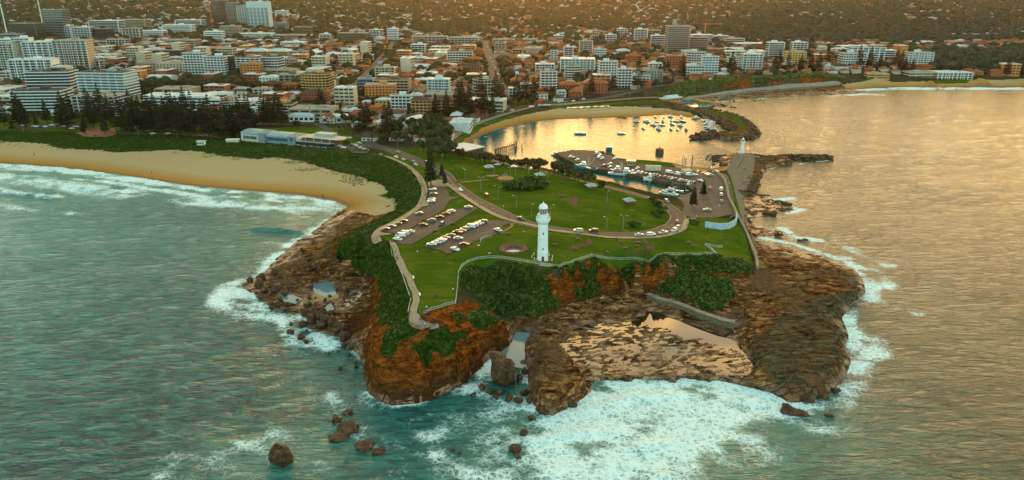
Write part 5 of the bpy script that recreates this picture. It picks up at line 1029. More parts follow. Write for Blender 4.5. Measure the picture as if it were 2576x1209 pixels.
for x,y,sc in [(60,560,2.0),(150,540,2.2),(260,560,2.0),(340,580,2.0),(100,620,1.8),(210,640,2.0),(320,640,1.9),(380,620,1.5),(150,740,1.5),(240,760,1.3),(330,830,1.8),(400,790,1.9),(350,740,1.7),(430,740,1.7),(60,480,1.8),(180,450,1.9),(300,480,1.7)]: tree('leaf',z3(x,y),sc*.78)
for x,y,sc in [(1150,1170,1.2),(1200,1185,1.3),(1220,1130,1.1),(1260,1190,1.2),(1320,1150,1.4),(1380,1170,1.5),(1440,1175,1.5),(1500,1170,1.4),(1470,1130,1.4),(1400,1120,1.4),(1540,1160,1.1),(1330,1110,1.2)]: tree('shrub',z3(x,y),sc*1.25,'dense green shrub of the round clump','shrubs in the round park clump')
mark(*z3(1350,1140),'round clump of shrubs')
for x,y,sc in [(1330,395,1.0),(1370,420,1.0),(1400,470,1.1),(1430,510,1.1),(1420,560,1.1),(1380,590,1.0),(1100,705,1.0),(1130,715,.9),(1800,665,.8),(1840,680,.8),(740,235,.7),(710,245,.7)]: tree('shrub',z6(x,y),sc,'low shrub at the rim of the lawn','shrubs on the lawn rim')
tree('leaf',z2(1075,455),.9,'single leafy tree on the green behind the surf club','leafy trees in the town')
# ---------------- town buildings
RECTS=[]   # footprints to keep trees and houses out
def blk(x,y,w,d,rz): RECTS.append((x,y,math.hypot(w,d)/2*.86))
WALLC=dict(white=(.66,.69,.67),cream=(.52,.44,.30),tan=(.36,.27,.18),grey=(.24,.25,.24),dark=(.045,.048,.048),black=(.016,.018,.02),brick=(.34,.085,.028),orange=(.52,.19,.04),yellow=(.50,.31,.08),brown=(.15,.085,.05),olive=(.12,.11,.06),blue=(.16,.23,.28),teal=(.22,.34,.34),cyan=(.45,.60,.60))
WM={k:simple(k+'_wall',v,tuple(c*.82 for c in v),.8,.15) for k,v in WALLC.items()}
M_SLAB=simple('white_slab',(.68,.70,.67),(.58,.60,.58),.7,.3); M_SLABC=simple('cream_slab',(.50,.42,.29),(.42,.35,.24),.7,.3); M_SLABG=simple('gold_slab',(.52,.33,.10),(.42,.26,.08),.7,.3)
M_FLAT=simple('flat_roof',(.34,.31,.27),(.22,.20,.17),.9,.12); M_WROOF=simple('white_sheet_roof',(.58,.62,.62),(.45,.50,.50),.6,.15); M_TERRA=simple('terracotta_tiles',(.40,.11,.03),(.28,.075,.022),.85,.3); M_BROWNR=simple('brown_tiles',(.12,.05,.028),(.08,.035,.02),.9,.3)
M_WIN=glass('facade_glass',(.018,.026,.030),.12); M_WINB=glass('teal_glass',(.04,.11,.12),.12)
M_WARM=emis('lit_window',(1.0,.55,.18),1.3)
def outline(style,w,d):
    if style=='curve':
        n=14; P=[]
        for i in range(n+1): a=math.pi*i/n; P.append((-w/2*math.cos(a),-d/2+ -min(w*.18,5)*math.sin(a)))
        return P+[(w/2,d/2),(-w/2,d/2)]
    if style=='drum': return [(w/2*math.cos(a),d/2*math.sin(a)) for a in np.linspace(0,2*math.pi,25)[:-1]]
    return [(-w/2,-d/2),(w/2,-d/2),(w/2,d/2),(-w/2,d/2)]
def grow(P,g): 
    cx=sum(p[0] for p in P)/len(P); cy=sum(p[1] for p in P)/len(P); w=max(p[0] for p in P)-min(p[0] for p in P); d=max(p[1] for p in P)-min(p[1] for p in P)
    return [(cx+(p[0]-cx)*(1+2*g/w),cy+(p[1]-cy)*(1+2*g/d)) for p in P]
def lerp_path(P,f,closed_n):  # position and heading along the front/side outline
    L=[0]; 
    for a,b in zip(P[:-1],P[1:]): L.append(L[-1]+math.dist(a,b))
    s=f*L[-1]
    for i in range(len(P)-1):
        if s<=L[i+1] or i==len(P)-2:
            t=(s-L[i])/(L[i+1]-L[i]+1e-9); a,b=P[i],P[i+1]; return a[0]+(b[0]-a[0])*t,a[1]+(b[1]-a[1])*t,math.atan2(b[1]-a[1],b[0]-a[0]),L[-1]
def building(conv,xl,xr,yt,yb,style,wall,desc,nm=None,dr=.55,rz=None,slab=None,roof='flat',label=None,cat='apartment block',glassm=None):
    pl=conv(xl,yb);pr=conv(xr,yb);ptop=conv((xl+xr)/2,yt); pc=((pl[0]+pr[0])/2,pl[1]); v=hit(*pc); sc=scale_at(v)
    w=(pr[0]-pl[0])*sc; dep=math.atan2(CAMZ-v.z,v.y); h=(pc[1]-ptop[1])*sc/math.cos(dep)*.97; 
    if h<3: h=3
    if w>90: d=w*.3
    else: d=max(9,min(w*dr,26))
    if rz is None: rz=random.Random(int(xl*7+yt)).uniform(-.16,.10)
    w*= .93 if abs(rz)>.05 else 1.0
    n=max(1,round(h/3.15)); fh=h/n; far=v.y>1150; cy_=v.y+d/2; z=float(min(v.z,H(v.x,cy_)))-.4
    r=empty('apartment_building' if cat=='apartment block' else nm or 'building',(v.x,cy_,z),rz); r['category']=cat; blk(v.x,cy_,w,d,rz)
    P=outline('curve' if style=='curve' else 'drum' if style=='drum' else 'box',w-2.0*(style in('bal','grid','curve','drum')),d-1.5*(style in('bal','grid','curve','drum')))
    Pf=outline('curve' if style=='curve' else 'drum' if style=='drum' else 'box',w,d)
    b=B().prism(P,-1.5,h+.4); b.obj('wall',WM[wall],r)
    sm=M_SLAB if slab is None else slab; gm=glassm or (M_WINB if wall in('teal','cyan') else M_WIN)
    if style in('bal','grid','curve','drum'):
        s=B().prism(Pf,-.14,.14); 
        if not far: s.prism(grow(Pf,.04),.14,.75) if style!='grid' else None
        me=s.mesh('balcony',sm)
        for i in range(1,n+1): link('balcony',me,r,(0,0,i*fh))
        if style=='grid' or (style in('bal','drum') and int(xl)%2):
            k=max(2,min(9,int(w/6))); fm=B().box(0,0,0,.35,1.0,h).mesh('fin_wall',sm)
            for i in range(k+1):
                if style=='drum': a=-math.pi+math.pi*i/k; x,y=w/2*.97*math.cos(a),d/2*.97*math.sin(a)
                else: x,y=-w/2+.2+(w-.4)*i/k,-d/2+.45
                link('fin_wall',fm,r,(x,y,0))
    # windows: one object each where they can be seen one by one, one glazed strip per floor further off
    front=[Pf_ for Pf_ in P[:-2]] if style=='curve' else [(p[0],p[1]) for p in P] 
    cnt=0; side=1 if v.x<0 else -1
    if style=='drum':
        fr=[(w/2*.945*math.cos(a),d/2*.945*math.sin(a)) for a in np.linspace(-math.pi,0,15)]
    elif style=='curve': fr=grow(P,.05)[:-2]
    else: fr=[(P[0][0],P[0][1]-.06),(P[1][0],P[1][1]-.06)]
    sd=[(P[1][0]+.06,P[1][1]),(P[2][0]+.06,P[2][1])] if style!='curve' else [(P[-3][0]+.06,P[-3][1]),(P[-2][0]+.06,P[-2][1])]
    sd2=[(-a,b) for a,b in sd][::-1]
    for path,vis in ((fr,1),(sd if side>0 else sd2,.6)):
        if style=='drum' and path is not fr: continue
        L=sum(math.dist(a,b) for a,b in zip(path[:-1],path[1:]))
        if far and len(path)==2: k=1
        else: k=max(1,min(int(L/(3.6 if style!='band' else 9)),9 if n<8 else 6))
        ww=L/k*(.94 if (k==1 or style=='band') else (.80 if style in('bal','grid','curve','drum') else .52)); wh=fh*(.72 if style in('bal','grid','curve','drum','glass') else .50)
        wm=B().box(0,0,0,ww,.14,wh).mesh('window',gm)
        for i in range(n):
            for j in range(k):
                if cnt>=96: break
                x,y,a,_=lerp_path(path,(j+.5)/k,0); o=link('window',wm,r,(x,y,i*fh+fh*.16)); o.rotation_euler=(0,0,a); cnt+=1
    wmf,df=(w,d)
    if roof=='flat':
        rb=B().prism(grow(P,.12 if style not in('bal','grid','curve','drum') else .5),h+.4,h+.75); rr=rb.obj('roof',M_FLAT if wall not in('white','cyan') else M_WROOF,r)
        if w>12: B().box(w*.08*side,d*.1,h+.75,min(w*.3,8),min(d*.4,6),2.6 if n>3 else 1.2).obj('plant_room',WM[wall],rr); B().box(-w*.25*side,d*.0,h+.75,2.2,1.8,1.1).obj('air_conditioner',M_METAL,rr)
    elif roof=='dome':
        rb=B().prism(grow(P,.3),h+.4,h+.75).obj('roof',M_WROOF,r); B().lathe([(w*.2*math.cos(a),h+.7+w*.16*math.sin(a)) for a in np.linspace(0,1.5,7)],14).obj('dome',M_WROOF,rb)
    else:
        rm={'terra':M_TERRA,'brown':M_BROWNR,'metal':M_WROOF}[roof]; B().hip(0,0,h+.4,w+1.4,d+1.4,min(w,d)*.22).obj('roof',rm,r)
    tp=(pc[0],(pc[1]+ptop[1])/2)
    if label: r['label']=label; r['group']='town blocks'; USED[label]=1; mark(tp[0],tp[1],nm)
    else: later(r,desc,tp[0],tp[1],'town blocks')
    return r
W0=zc(0,0,3.0225);W1=zc(800,0,3.0225);W3=zc(2400,0,3.0225);W4=zc(3186,0,3.0225); bd=building
def many(conv,rows):
    for e in rows: bd(conv,*e[:7],**(e[7] if len(e)>7 else {}))
many(W0,[(960,1520,910,1200,'bal','teal','',dict(label='wide white apartment block with blue-green glass front behind the beach pines',nm='wide white glass-fronted block',rz=-.12)),
(1740,2110,615,745,'glass','black','',dict(label='black glass office block with a flat roof in the western town',nm='black glass office block',cat='office block')),
(560,775,185,470,'bal','dark','',dict(label='tall dark grey residential tower in the far left of town',nm='tall dark grey tower',dr=.7)),
(160,450,325,505,'bal','olive','dark olive slab block',dict(slab=M_BROWNR)),(725,850,338,470,'bal','white','white banded apartment block'),(875,1060,352,487,'bal','white','white banded apartment block with red end',),(1065,1280,365,482,'glass','black','low dark glass block'),(1070,1415,278,425,'bal','white','broad white balcony block'),
(1350,1720,255,365,'pun','tan','tan apartment block'),(1465,1640,360,490,'grid','tan','tan gridded apartment block'),(1650,1900,378,450,'pun','white','low white block'),(1940,2240,312,415,'pun','white','white stepped block'),(2070,2385,255,355,'bal','white','long white balcony block'),
(0,220,590,880,'grid','cream','cream gridded apartment tower'),(215,400,530,860,'grid','white','slim white apartment tower'),(340,740,565,870,'grid','white','big white terraced apartment block',dict(rz=.12)),(690,1035,548,880,'grid','tan','',dict(label='tall tan and white gridded apartment tower at left of town',nm='tan gridded tower',dr=.6)),
(165,590,758,985,'grid','white','white gridded block with a red panel',dict(rz=.14)),(350,800,895,1100,'bal','black','',dict(label='black-glazed apartment block with thin white floor bands at far left',nm='black-glazed banded block',rz=.1)),
(1630,1850,755,865,'pun','tan','low tan hall',dict(cat='hall',nm='town_hall')),(1860,2180,762,880,'pun','cream','plain cream hall with flat white roof',dict(cat='hall',nm='town_hall')),(1950,2310,488,585,'pun','tan','tan panelled hall',dict(cat='hall',nm='town_hall')),(2190,2410,655,900,'bal','white','',dict(label='white balcony tower just left of the terraced white block',nm='white balcony tower')),
(1265,1480,482,555,'bal','tan','low tan car-park building',dict(cat='car park building',nm='parking_building')),(0,210,432,530,'bal','grey','grey concrete block'),(1045,1190,742,860,'grid','grey','small grey apartment block'),(0,130,492,600,'pun','white','white block'),(460,560,390,450,'pun','white','small white block'),(2115,2290,620,690,'pun','brick','low brick shop building',dict(cat='shop'))])
many(z0,[(180,700,65,275,'bal','dark','',dict(label='white-framed apartment block with dark windows beside the esplanade',nm='white-framed esplanade block',rz=.08)),(880,1370,105,265,'grid','tan','low tan balcony block'),
(1720,2440,95,235,'band','white','',dict(label='sprawling low white club building with pale flat roofs',nm='sprawling white club',cat='club building',dr=.9,rz=-.05)),(0,110,230,290,'pun','white','small white beachside building')])
many(W1,[(515,755,60,350,'curve','cyan','',dict(label='tall white curved tower, highest on the skyline',nm='tall white curved tower',dr=.7,rz=-.05)),(100,250,50,300,'bal','brown','dim brown tower',dict(slab=M_BROWNR)),(250,400,68,300,'bal','brown','striped white and brown tower'),(395,525,100,318,'grid','teal','teal glass tower'),
(820,965,140,225,'pun','white','white block with a golden end'),(0,190,388,495,'band','white','white office block with blue stripes',dict(cat='office block')),(190,395,328,455,'band','tan','tan office block with white bands',dict(cat='office block')),(830,965,283,375,'band','grey','grey block with red side wall'),(1045,1240,332,435,'band','brown','brown office block',dict(cat='office block')),
(400,780,405,470,'band','white','long white shopping centre',dict(cat='shopping centre')),(790,1160,420,480,'band','tan','long tan shopping centre wing',dict(cat='shopping centre')),(150,335,582,700,'pun','cream','cream apartment slab'),(0,250,695,930,'bal','white','',dict(label='white terraced apartment block with stepped top floors',nm='white terraced block',dr=.7)),(255,330,690,915,'glass','black','narrow black tower',dict(dr=1.2)),
(335,650,705,905,'bal','tan','wide tan balcony block'),(425,650,765,935,'pun','orange','',dict(label='orange brick apartment block with pale balconies near the town edge',nm='orange brick block')),(655,905,692,890,'curve','grey','',dict(label='grey-tan curved apartment block with continuous balcony bands',nm='grey-tan curved block')),(905,1065,708,845,'pun','tan','plain tan apartment block'),
(475,725,615,700,'pun','orange','orange block with broad white roof',dict(roof='metal')),(740,990,615,705,'pun','yellow','yellow block with broad white roof',dict(roof='metal')),(995,1195,618,715,'grid','grey','grey gridded office block',dict(cat='office block')),(1345,1470,412,495,'grid','white','small white gridded block'),(1555,1910,402,510,'band','olive','long olive slab block'),
(1930,2060,362,465,'grid','white','white gridded block'),(2140,2270,348,478,'band','white','white striped block'),(2280,2418,355,400,'band','cream','cream low block'),(1230,1480,705,775,'bal','orange','terracotta-roofed brick flats',dict(roof='terra')),(1560,1815,700,785,'bal','orange','terracotta-roofed brick flats',dict(roof='terra')),(1990,2230,803,940,'grid','cream','cream gridded apartment block'),
(1130,1480,885,1095,'curve','yellow','',dict(label='golden curved apartment block with stacked balcony bands',nm='golden curved block',slab=M_SLABG,dr=.6)),(860,1130,892,1020,'grid','brown','white and brown apartment block'),(640,880,915,1005,'pun','white','white arcaded building'),(1795,2000,935,1070,'band','blue','blue-grey striped block'),(1980,2390,952,1115,'bal','brown','',dict(label='long cream and brown balcony block right of the straight avenue',nm='long cream and brown block',slab=M_SLABC)),
(1870,2240,1012,1200,'pun','orange','',dict(label='orange brick block framed by white balcony towers',nm='orange and white block')),(560,770,1055,1145,'grid','cream','small cream apartment block'),(690,880,985,1075,'pun','brick','red brick flats',dict(roof='brown')),(910,1060,1000,1095,'pun','brick','red brick flats',dict(roof='terra')),(1115,1440,1105,1195,'pun','brick','brown brick flats',dict(roof='brown')),(890,1160,505,575,'pun','white','low white civic building',dict(cat='civic building')),(1835,1975,652,715,'grid','white','small white block'),(1220,1370,540,570,'pun','cyan','turquoise-walled low building',dict(cat='hall'))])
z1=W1
many(z2,[(680,1030,185,320,'bal','yellow','',dict(label='pale yellow flats with white corner balconies behind the surf club',nm='pale yellow flats',slab=M_SLABC)),(1030,1265,205,300,'pun','yellow','',dict(label='yellow brick flats with a dark brown roof',nm='yellow brick flats',roof='brown')),(215,525,180,270,'bal','white','low white apartment building'),(0,180,120,235,'band','white','low white building'),(530,660,220,320,'pun','cyan','pale blue-white house block'),
(2180,2420,75,260,'bal','white','',dict(label='modern white apartment block with a cantilevered roof',nm='modern white block')),(1610,1845,245,310,'band','white','low white building with flat awnings'),(1830,2000,150,200,'pun','white','white hip-roofed building',dict(roof='metal')),(2000,2190,125,235,'pun','yellow','yellow building',dict(roof='metal'))])
many(zE,[(20,420,438,525,'grid','tan','long tan apartment row'),(430,820,450,530,'grid','cream','long cream apartment row'),(0,180,532,645,'grid','white','white gridded block'),(985,1110,517,615,'grid','brown','brown and white gridded block'),(1185,1325,588,662,'bal','yellow','yellow stepped flats',dict(slab=M_SLABG)),(410,730,618,750,'bal','cream','cream flats with a long white roof'),(190,470,942,1160,'grid','cyan','',dict(label='white apartment block with a domed rooftop near the harbour',nm='white dome-topped block',roof='dome')),
(720,980,952,1170,'drum','cream','',dict(label='cream drum-shaped apartment block behind tall pines',nm='cream drum-shaped block',slab=M_SLABC,dr=.8)),(385,515,852,940,'bal','teal','small teal glass block'),(1465,1690,762,870,'grid','white','white gridded block'),(1520,1715,852,1070,'bal','cream','',dict(label='cream apartment tower with stacked balconies beside the orange roofs',nm='cream balcony tower')),(1640,1725,602,745,'curve','white','slim white round-fronted tower'),
(1795,1915,562,700,'grid','white','white gridded block'),(1975,2145,492,650,'bal','cream','cream balcony tower block'),(2155,2290,588,735,'curve','cyan','pale blue round-fronted block'),(2135,2220,368,500,'curve','cream','slim cream round-fronted tower'),(2285,2420,418,515,'bal','white','white balcony block'),(1750,2180,705,885,'grid','cyan','',dict(label='long white-cyan gridded apartment block on the rise',nm='long white-cyan block')),(1810,1990,785,955,'curve','grey','grey-white bay-fronted block'),(2205,2420,735,970,'bal','white','white stepped balcony block'),
(1740,1990,1000,1075,'pun','brick','',dict(label='red brick institute with orange roofs, western wing',nm='western orange-roofed wing',roof='terra')),(2040,2310,985,1110,'pun','brick','',dict(label='red brick institute with orange roofs, eastern wing',nm='eastern orange-roofed wing',roof='terra')),(960,1230,468,505,'grid','cream','long low cream building'),(1250,1490,465,500,'band','cream','low cream stand',dict(cat='grandstand')),(1660,1820,425,480,'grid','white','white low block'),(1040,1190,690,730,'bal','orange','low orange flats'),(610,840,700,760,'pun','brick','brick flats',dict(roof='terra')),(610,850,790,880,'pun','brick','dark brick flats',dict(roof='brown')),(1860,2010,1080,1145,'pun','brick','red brick villa',dict(roof='terra')),(1480,1610,1110,1180,'pun','white','white villa with a rusty roof',dict(roof='terra')),(1715,1820,1075,1165,'bal','white','white three-storey villa'),(1140,1240,1040,1140,'grid','white','slim white building'),(1280,1430,990,1060,'bal','white','white building')])
many(z3,[(0,250,130,310,'bal','yellow','',dict(label='yellow low apartment complex with hipped roofs, western half',nm='western yellow complex',roof='brown',slab=M_SLABG)),(250,530,120,300,'bal','yellow','',dict(label='yellow low apartment complex with hipped roofs, eastern half',nm='eastern yellow complex',roof='brown',slab=M_SLABG)),(0,140,62,130,'band','white','white flat-roofed house')])
many(W3,[(590,845,335,650,'bal','grey','',dict(label='tall grey concrete tower with stacked balconies, right of centre',nm='tall grey concrete tower',dr=.7,slab=M_SLABC)),(0,130,348,440,'grid','white','white gridded block'),(205,370,358,510,'bal','white','white balcony tower'),(360,530,365,440,'bal','orange','tan and orange stepped block'),(400,580,432,570,'bal','white','white stepped flats'),(840,1070,455,640,'bal','brick','',dict(label='red brick apartment block with white balconies beside the grey tower',nm='red brick balcony block')),
(880,1130,422,520,'grid','white','white gridded block'),(1150,1320,432,510,'bal','white','white rooftop-terrace block'),(1280,1500,465,540,'bal','cream','cream stepped flats'),(1780,1960,522,700,'bal','white','',dict(label='pair of joined white towers at the right of town, left tower',nm='left white cliff tower')),(2065,2230,518,660,'bal','white','white tower behind yellow flats'),(2000,2220,630,770,'pun','yellow','',dict(label='pale yellow slab block at the right end of town',nm='pale yellow slab block')),(1300,1470,685,830,'bal','white','white tower flats'),(1480,1710,655,860,'grid','white','',dict(label='white gridded tower with red recesses by the cliff road',nm='white and red gridded tower')),
(830,1040,625,780,'curve','white','white bay-fronted block'),(1000,1200,682,900,'bal','cyan','',dict(label='white and glass apartment block above the harbour cliff',nm='white cliff-top block')),(820,1040,785,905,'bal','white','low white balcony block'),(585,825,668,830,'pun','brick','',dict(label='dark red brick apartment slab behind the cliff road',nm='dark red brick slab')),(0,180,822,1035,'bal','white','',dict(label='white glass-balconied block at the harbour front, leftmost on the rise',nm='white harbour-front block')),(140,400,895,1005,'bal','white','white curved-terrace flats'),(350,540,835,985,'pun','grey','grey apartment block'),(370,540,755,850,'grid','white','white gridded flats'),
(1080,1290,585,650,'pun','brick','brick flats'),(1360,1490,565,610,'pun','brick','brick flats'),(1550,1770,560,630,'pun','brick','brick flats',dict(roof='brown')),(1430,1740,520,570,'band','white','long low white building'),(1950,2060,540,600,'pun','brick','small brick block'),(230,350,510,570,'pun','yellow','yellow flats'),(0,160,600,660,'pun','white','white hip-roofed hall',dict(roof='metal',cat='hall')),(110,290,665,760,'pun','brick','brick flats',dict(roof='terra'))])
many(W4,[(390,760,590,770,'bal','white','',dict(label='sprawling white resort block with many balconies above the north beach',nm='white resort block',dr=.4)),(290,540,650,800,'bal','white','white resort wing'),(640,900,612,710,'bal','white','long white resort rear wing'),(295,600,556,610,'band','white','long white roofline building'),(1075,1330,650,800,'bal','white','',dict(label='white stepped apartment block amid dark trees at right',nm='white stepped block at right')),(1430,1780,872,938,'grid','white','',dict(label='low white beach pavilion with open bays',nm='white beach pavilion',cat='pavilion',rz=0.0)),(1085,1370,862,915,'band','cream','low cream beach kiosk',dict(cat='kiosk')),
(600,830,880,925,'band','yellow','low yellow sea-bath building',dict(cat='bath house')),(405,500,402,432,'band','white','white shed',dict(cat='shed')),(890,1050,545,575,'band','cream','long pale shed',dict(cat='shed')),(1130,1370,500,530,'band','white','long white shed',dict(cat='shed')),(1590,1880,412,445,'band','blue','long blue shed',dict(cat='shed')),(1950,2150,410,435,'band','white','long white shed',dict(cat='shed')),(2030,2170,512,545,'band','brick','red-roofed shed',dict(roof='terra',cat='shed')),(2200,2410,532,555,'band','white','long white shed',dict(cat='shed')),(1490,1700,500,540,'band','orange','orange shed',dict(cat='shed')),(620,860,515,545,'band','tan','long tan shed',dict(cat='shed')),(0,90,560,620,'pun','white','small white block')])
# ---------------- streets
for nm,l,wd in (('city_street',[zE(870,480),zE(905,600),zE(940,700),zE(965,790),zE(985,880),zE(1030,990),zE(1090,1110),zE(1120,1190)],15),('city_street',[W1(2220,480),W1(2180,580),W1(2080,680),W1(1990,790),W1(1900,880),W1(1790,1000),W1(1650,1110),W1(1480,1209),z2(1400,210)],14),
 ('city_street',[W0(0,975),W0(300,1000),z0(850,20),z0(1650,60)],9),('esplanade',[z0(-200,460),z0(200,450),z0(500,450),z0(900,440),z0(1400,510),z0(2000,520),z2(0,540),z2(400,590)],9),('cliff_road',[z3(1700,190),z3(2000,140),z3(2418,70),W3(600,990),W3(900,950),W3(1250,920),W3(1700,880),W3(2200,870)],9),('car_park',[z0(330,435),z0(600,425),z0(900,440)],14),
 ('street',[z2(1560,555),z2(1300,400),z2(1000,410),z2(600,400)],7),('street',[z3(1120,60),z3(1130,170),z3(1180,235)],4),('street',[W1(1200,1060),W1(1500,1060),W1(1800,1060)],8)):
    road(nm,l,wd,M_ASPH2,.13,step=6.0)
sheet('skate_park',pxl([z0(880,510),z0(1000,470),z0(1150,430),z0(1350,460),z0(1370,530),z0(1250,555),z0(1000,555)]),simple('red_brick_plaza',(.30,.10,.04),(.22,.075,.03),.85,.4),.14,4)
# ---------------- houses and the mass of roofs
RC=[((.44,.105,.022),'terracotta-roofed'),((.30,.075,.022),'red-brown-roofed'),((.10,.05,.03),'dark-roofed'),((.36,.36,.34),'grey-roofed'),((.58,.62,.62),'white-roofed'),((.28,.16,.08),'tan-roofed')]
HWALL=[((.36,.10,.03),'brick'),((.50,.42,.30),'cream'),((.62,.62,.58),'white'),((.36,.17,.06),'orange brick')]
RMAT=[simple('house_roof_'+b[:4],a,tuple(c*.75 for c in a),.85,.3) for a,b in RC]; HMAT=[simple('house_wall_'+b[:5],a,tuple(c*.8 for c in a),.85,.4) for a,b in HWALL]
def make_house(key):
    ri,wi,va=key; r=empty('house'); r['category']='house'; w,d,h=((13,9,3.4),(15,10,5.8),(11,11,3.4))[va]
    wl_=B().box(0,0,-1,w,d,h+1); 
    if va==0: wl_.box(3,-5,-1,5,4,h+1)
    ch=[(wl_.obj('wall',HMAT[wi],r),[])]; rb=B().hip(0,0,h,w+1.2,d+1.2,2.6,0,0,va==2)
    if va==0: rb.hip(3,-4.6,h+.02,5.8,6.2,2.0,0)
    ro=rb.obj('roof',RMAT[ri],r); ck=B().box(2.5,1.5,h+1.2,.8,.8,2.0).obj('chimney',M_BRICK,ro); ch.append((ro,[ck]))
    wm=B().box(0,0,0,1.7,.12,1.3).mesh('window',M_WIN)
    for x in (-w*.3,0 if va else -1.0,w*.3):
        y=-d/2-.05 if not(va==0 and x>2) else -7.05
        ch.append((link('window',wm,r,(x,y,1.0)),[]))
        if va==1: ch.append((link('window',wm,r,(x,-d/2-.05,4.0)),[]))
    ch.append((B().box(w*.12,-d/2-.05,0,1.0,.12,2.1).obj('door',M_DARK,r),[])); return r,ch
HS_=Kind(make_house)
for x,y in densify([(p.x,p.y) for p in hits([zE(870,480),zE(985,880),zE(1120,1190)])],12)[:]: RECTS.append((float(x),float(y),9))
for x,y in densify([(p.x,p.y) for p in hits([W1(2220,480),W1(1990,790),W1(1650,1110),z2(1400,210)])],12): RECTS.append((float(x),float(y),8))
for x,y in densify([(p.x,p.y) for p in hits([z0(-200,455),z0(900,440),z0(2000,520),z2(400,590)])],12): RECTS.append((float(x),float(y),10))
for a,b,r_ in [(1230,278,10)]: pass
RA=np.array(RECTS)
cell={}
for x,y,r in RECTS: cell.setdefault((int(x//60),int(y//60)),[]).append((x,y,r))
def free(x,y,r):
    for i in (-1,0,1):
        for j in (-1,0,1):
            for a,b,c in cell.get((int(x//60)+i,int(y//60)+j),()):
                if (a-x)**2+(b-y)**2<(c+r)**2: return False
    return True
def occupy(x,y,r): cell.setdefault((int(x//60),int(y//60)),[]).append((x,y,r))
INNER=[(v.x,v.y) for v in hits([(-300,285),(0,290),(400,296),(560,318),(600,300),(840,312),(900,330),(960,372),(1100,370),(1110,362),(1150,330),(1210,298),(1260,282),(1400,256),(1600,223),(1700,210),(1950,192),(2100,188),(2200,184),(2330,186),(2450,192),(2700,192)])]
TOWN=[(-3000,INNER[0][1])]+INNER+[(3000,INNER[-1][1]),(3400,3400),(-3400,3400)]
PARKS=[[(v.x,v.y) for v in hits([zE(0,280),zE(900,260),zE(1000,430),zE(850,420),zE(0,400)])],[(v.x,v.y) for v in hits([W4(1250,640),W4(2600,560),W4(2600,870),W4(1900,860),W4(1300,850)])],[(v.x,v.y) for v in hits([W3(900,230),W4(0,250),W4(2500,430),W4(2500,500),W4(0,520),W3(1000,400)])],[(v.x,v.y) for v in hits([W0(1550,1000),W0(2400,960),W1(550,950),W1(500,1080),W0(1500,1130)])]]
def inany(x,y,Ps): return any(inpoly(np.array([x]),np.array([y]),P)[0] for P in Ps)
R2=random.Random(11); slots=[]
Y=600.0
while Y<3150:
    sp=18.5 if Y<1500 else 25; hw=Y*.74+60; X=-hw
    while X<hw:
        slots.append((X+R2.uniform(-4,4),Y+R2.uniform(-4,4))); X+=sp
    Y+=sp
sx=np.array([s[0] for s in slots]);sy=np.array([s[1] for s in slots]); ok=inpoly(sx,sy,TOWN)
sz=H(sx,sy); dn=sy*ct-(sz-CAMZ)*st; spx=CX+F*sx/dn; spy=CY-F*(sy*st+(sz-CAMZ)*ct)/dn; ok&=(spx>-60)&(spx<2640)&(spy>-25)
dens=fbm(sx/230,sy/230,3,401); right=np.clip((spx-1500)/500,0,1)*np.clip((1500-0*sy)/1500,0,1)
far_=np.clip((sy-1150)/700,0,1)
pk=np.zeros(len(sx),bool)
for P in PARKS: pk|=inpoly(sx,sy,P)
prob=np.where(pk,.03,np.clip(1.0-.24*far_-.42*right*far_+ (dens-.5)*(1.0+1.2*far_),0,.85))
rv=rng.random(len(sx)); isH=ok&(rv<prob)
cand=[i for i in np.nonzero(isH)[0] if free(sx[i],sy[i],7)]
cand.sort(key=lambda i:sy[i])
hv=[];hf=[];hmi=[];k0=0
def make_block(key):
    w,d,n,wall,flat=key; r=empty('shop_building'); r['category']='commercial building'; h=n*3.6
    ch=[(B().box(0,0,-2,w,d,h+2).box(w*.2,d*.1,h,w*.25,d*.3,1.6).obj('wall',WM[wall],r),[])]
    rb=B().box(0,0,h,w+.5,d+.5,.3).box(-w*.2,d*.15,h+.3,3,2.4,1.2) if flat else B().hip(0,0,h,w+1,d+1,2.4,0,0,True); ch.append((rb.obj('roof',M_WROOF if wall!='tan' else M_FLAT,r),[]))
    wm=B().box(0,0,0,w/4*.8,.12,1.7).mesh('window',M_WIN)
    for f in range(n):
        for j in range(4): ch.append((link('window',wm,r,(-w/2+w*(j+.5)/4,-d/2-.05,f*3.6+1.0)),[]))
    return r,ch
BK=Kind(make_block); BKEY=[(26,18,2,'white',True),(36,22,3,'cream',True),(22,16,4,'orange',True),(30,20,2,'white',False),(40,26,3,'tan',True),(20,14,6,'cream',True),(24,16,3,'brick',True),(32,18,3,'cream',True)]
nb_=0
for i in list(cand):
    if nb_>=130: break
    x,y=float(sx[i]),float(sy[i])
    if ((spx[i]<1130 and 720<y<1750 and R2.random()<.27) or (y<1600 and R2.random()<.06)) and free(x,y,15):
        k=BKEY[R2.randrange(8)]; occupy(x,y,max(k[0],k[1])*.48); nb_+=1; o=BK.put(k,(x,y,float(sz[i])-.3),-.1+R2.choice([0,0,math.pi/2])+R2.uniform(-.06,.06),None,'commercial buildings'); later(o,f"{'low ' if k[2]<3 else ''}{k[3]} {'flat' if k[4] else 'gable'}-roofed commercial building",float(spx[i]),float(spy[i]),'commercial buildings')
cand=[i for i in cand if free(sx[i],sy[i],5)]
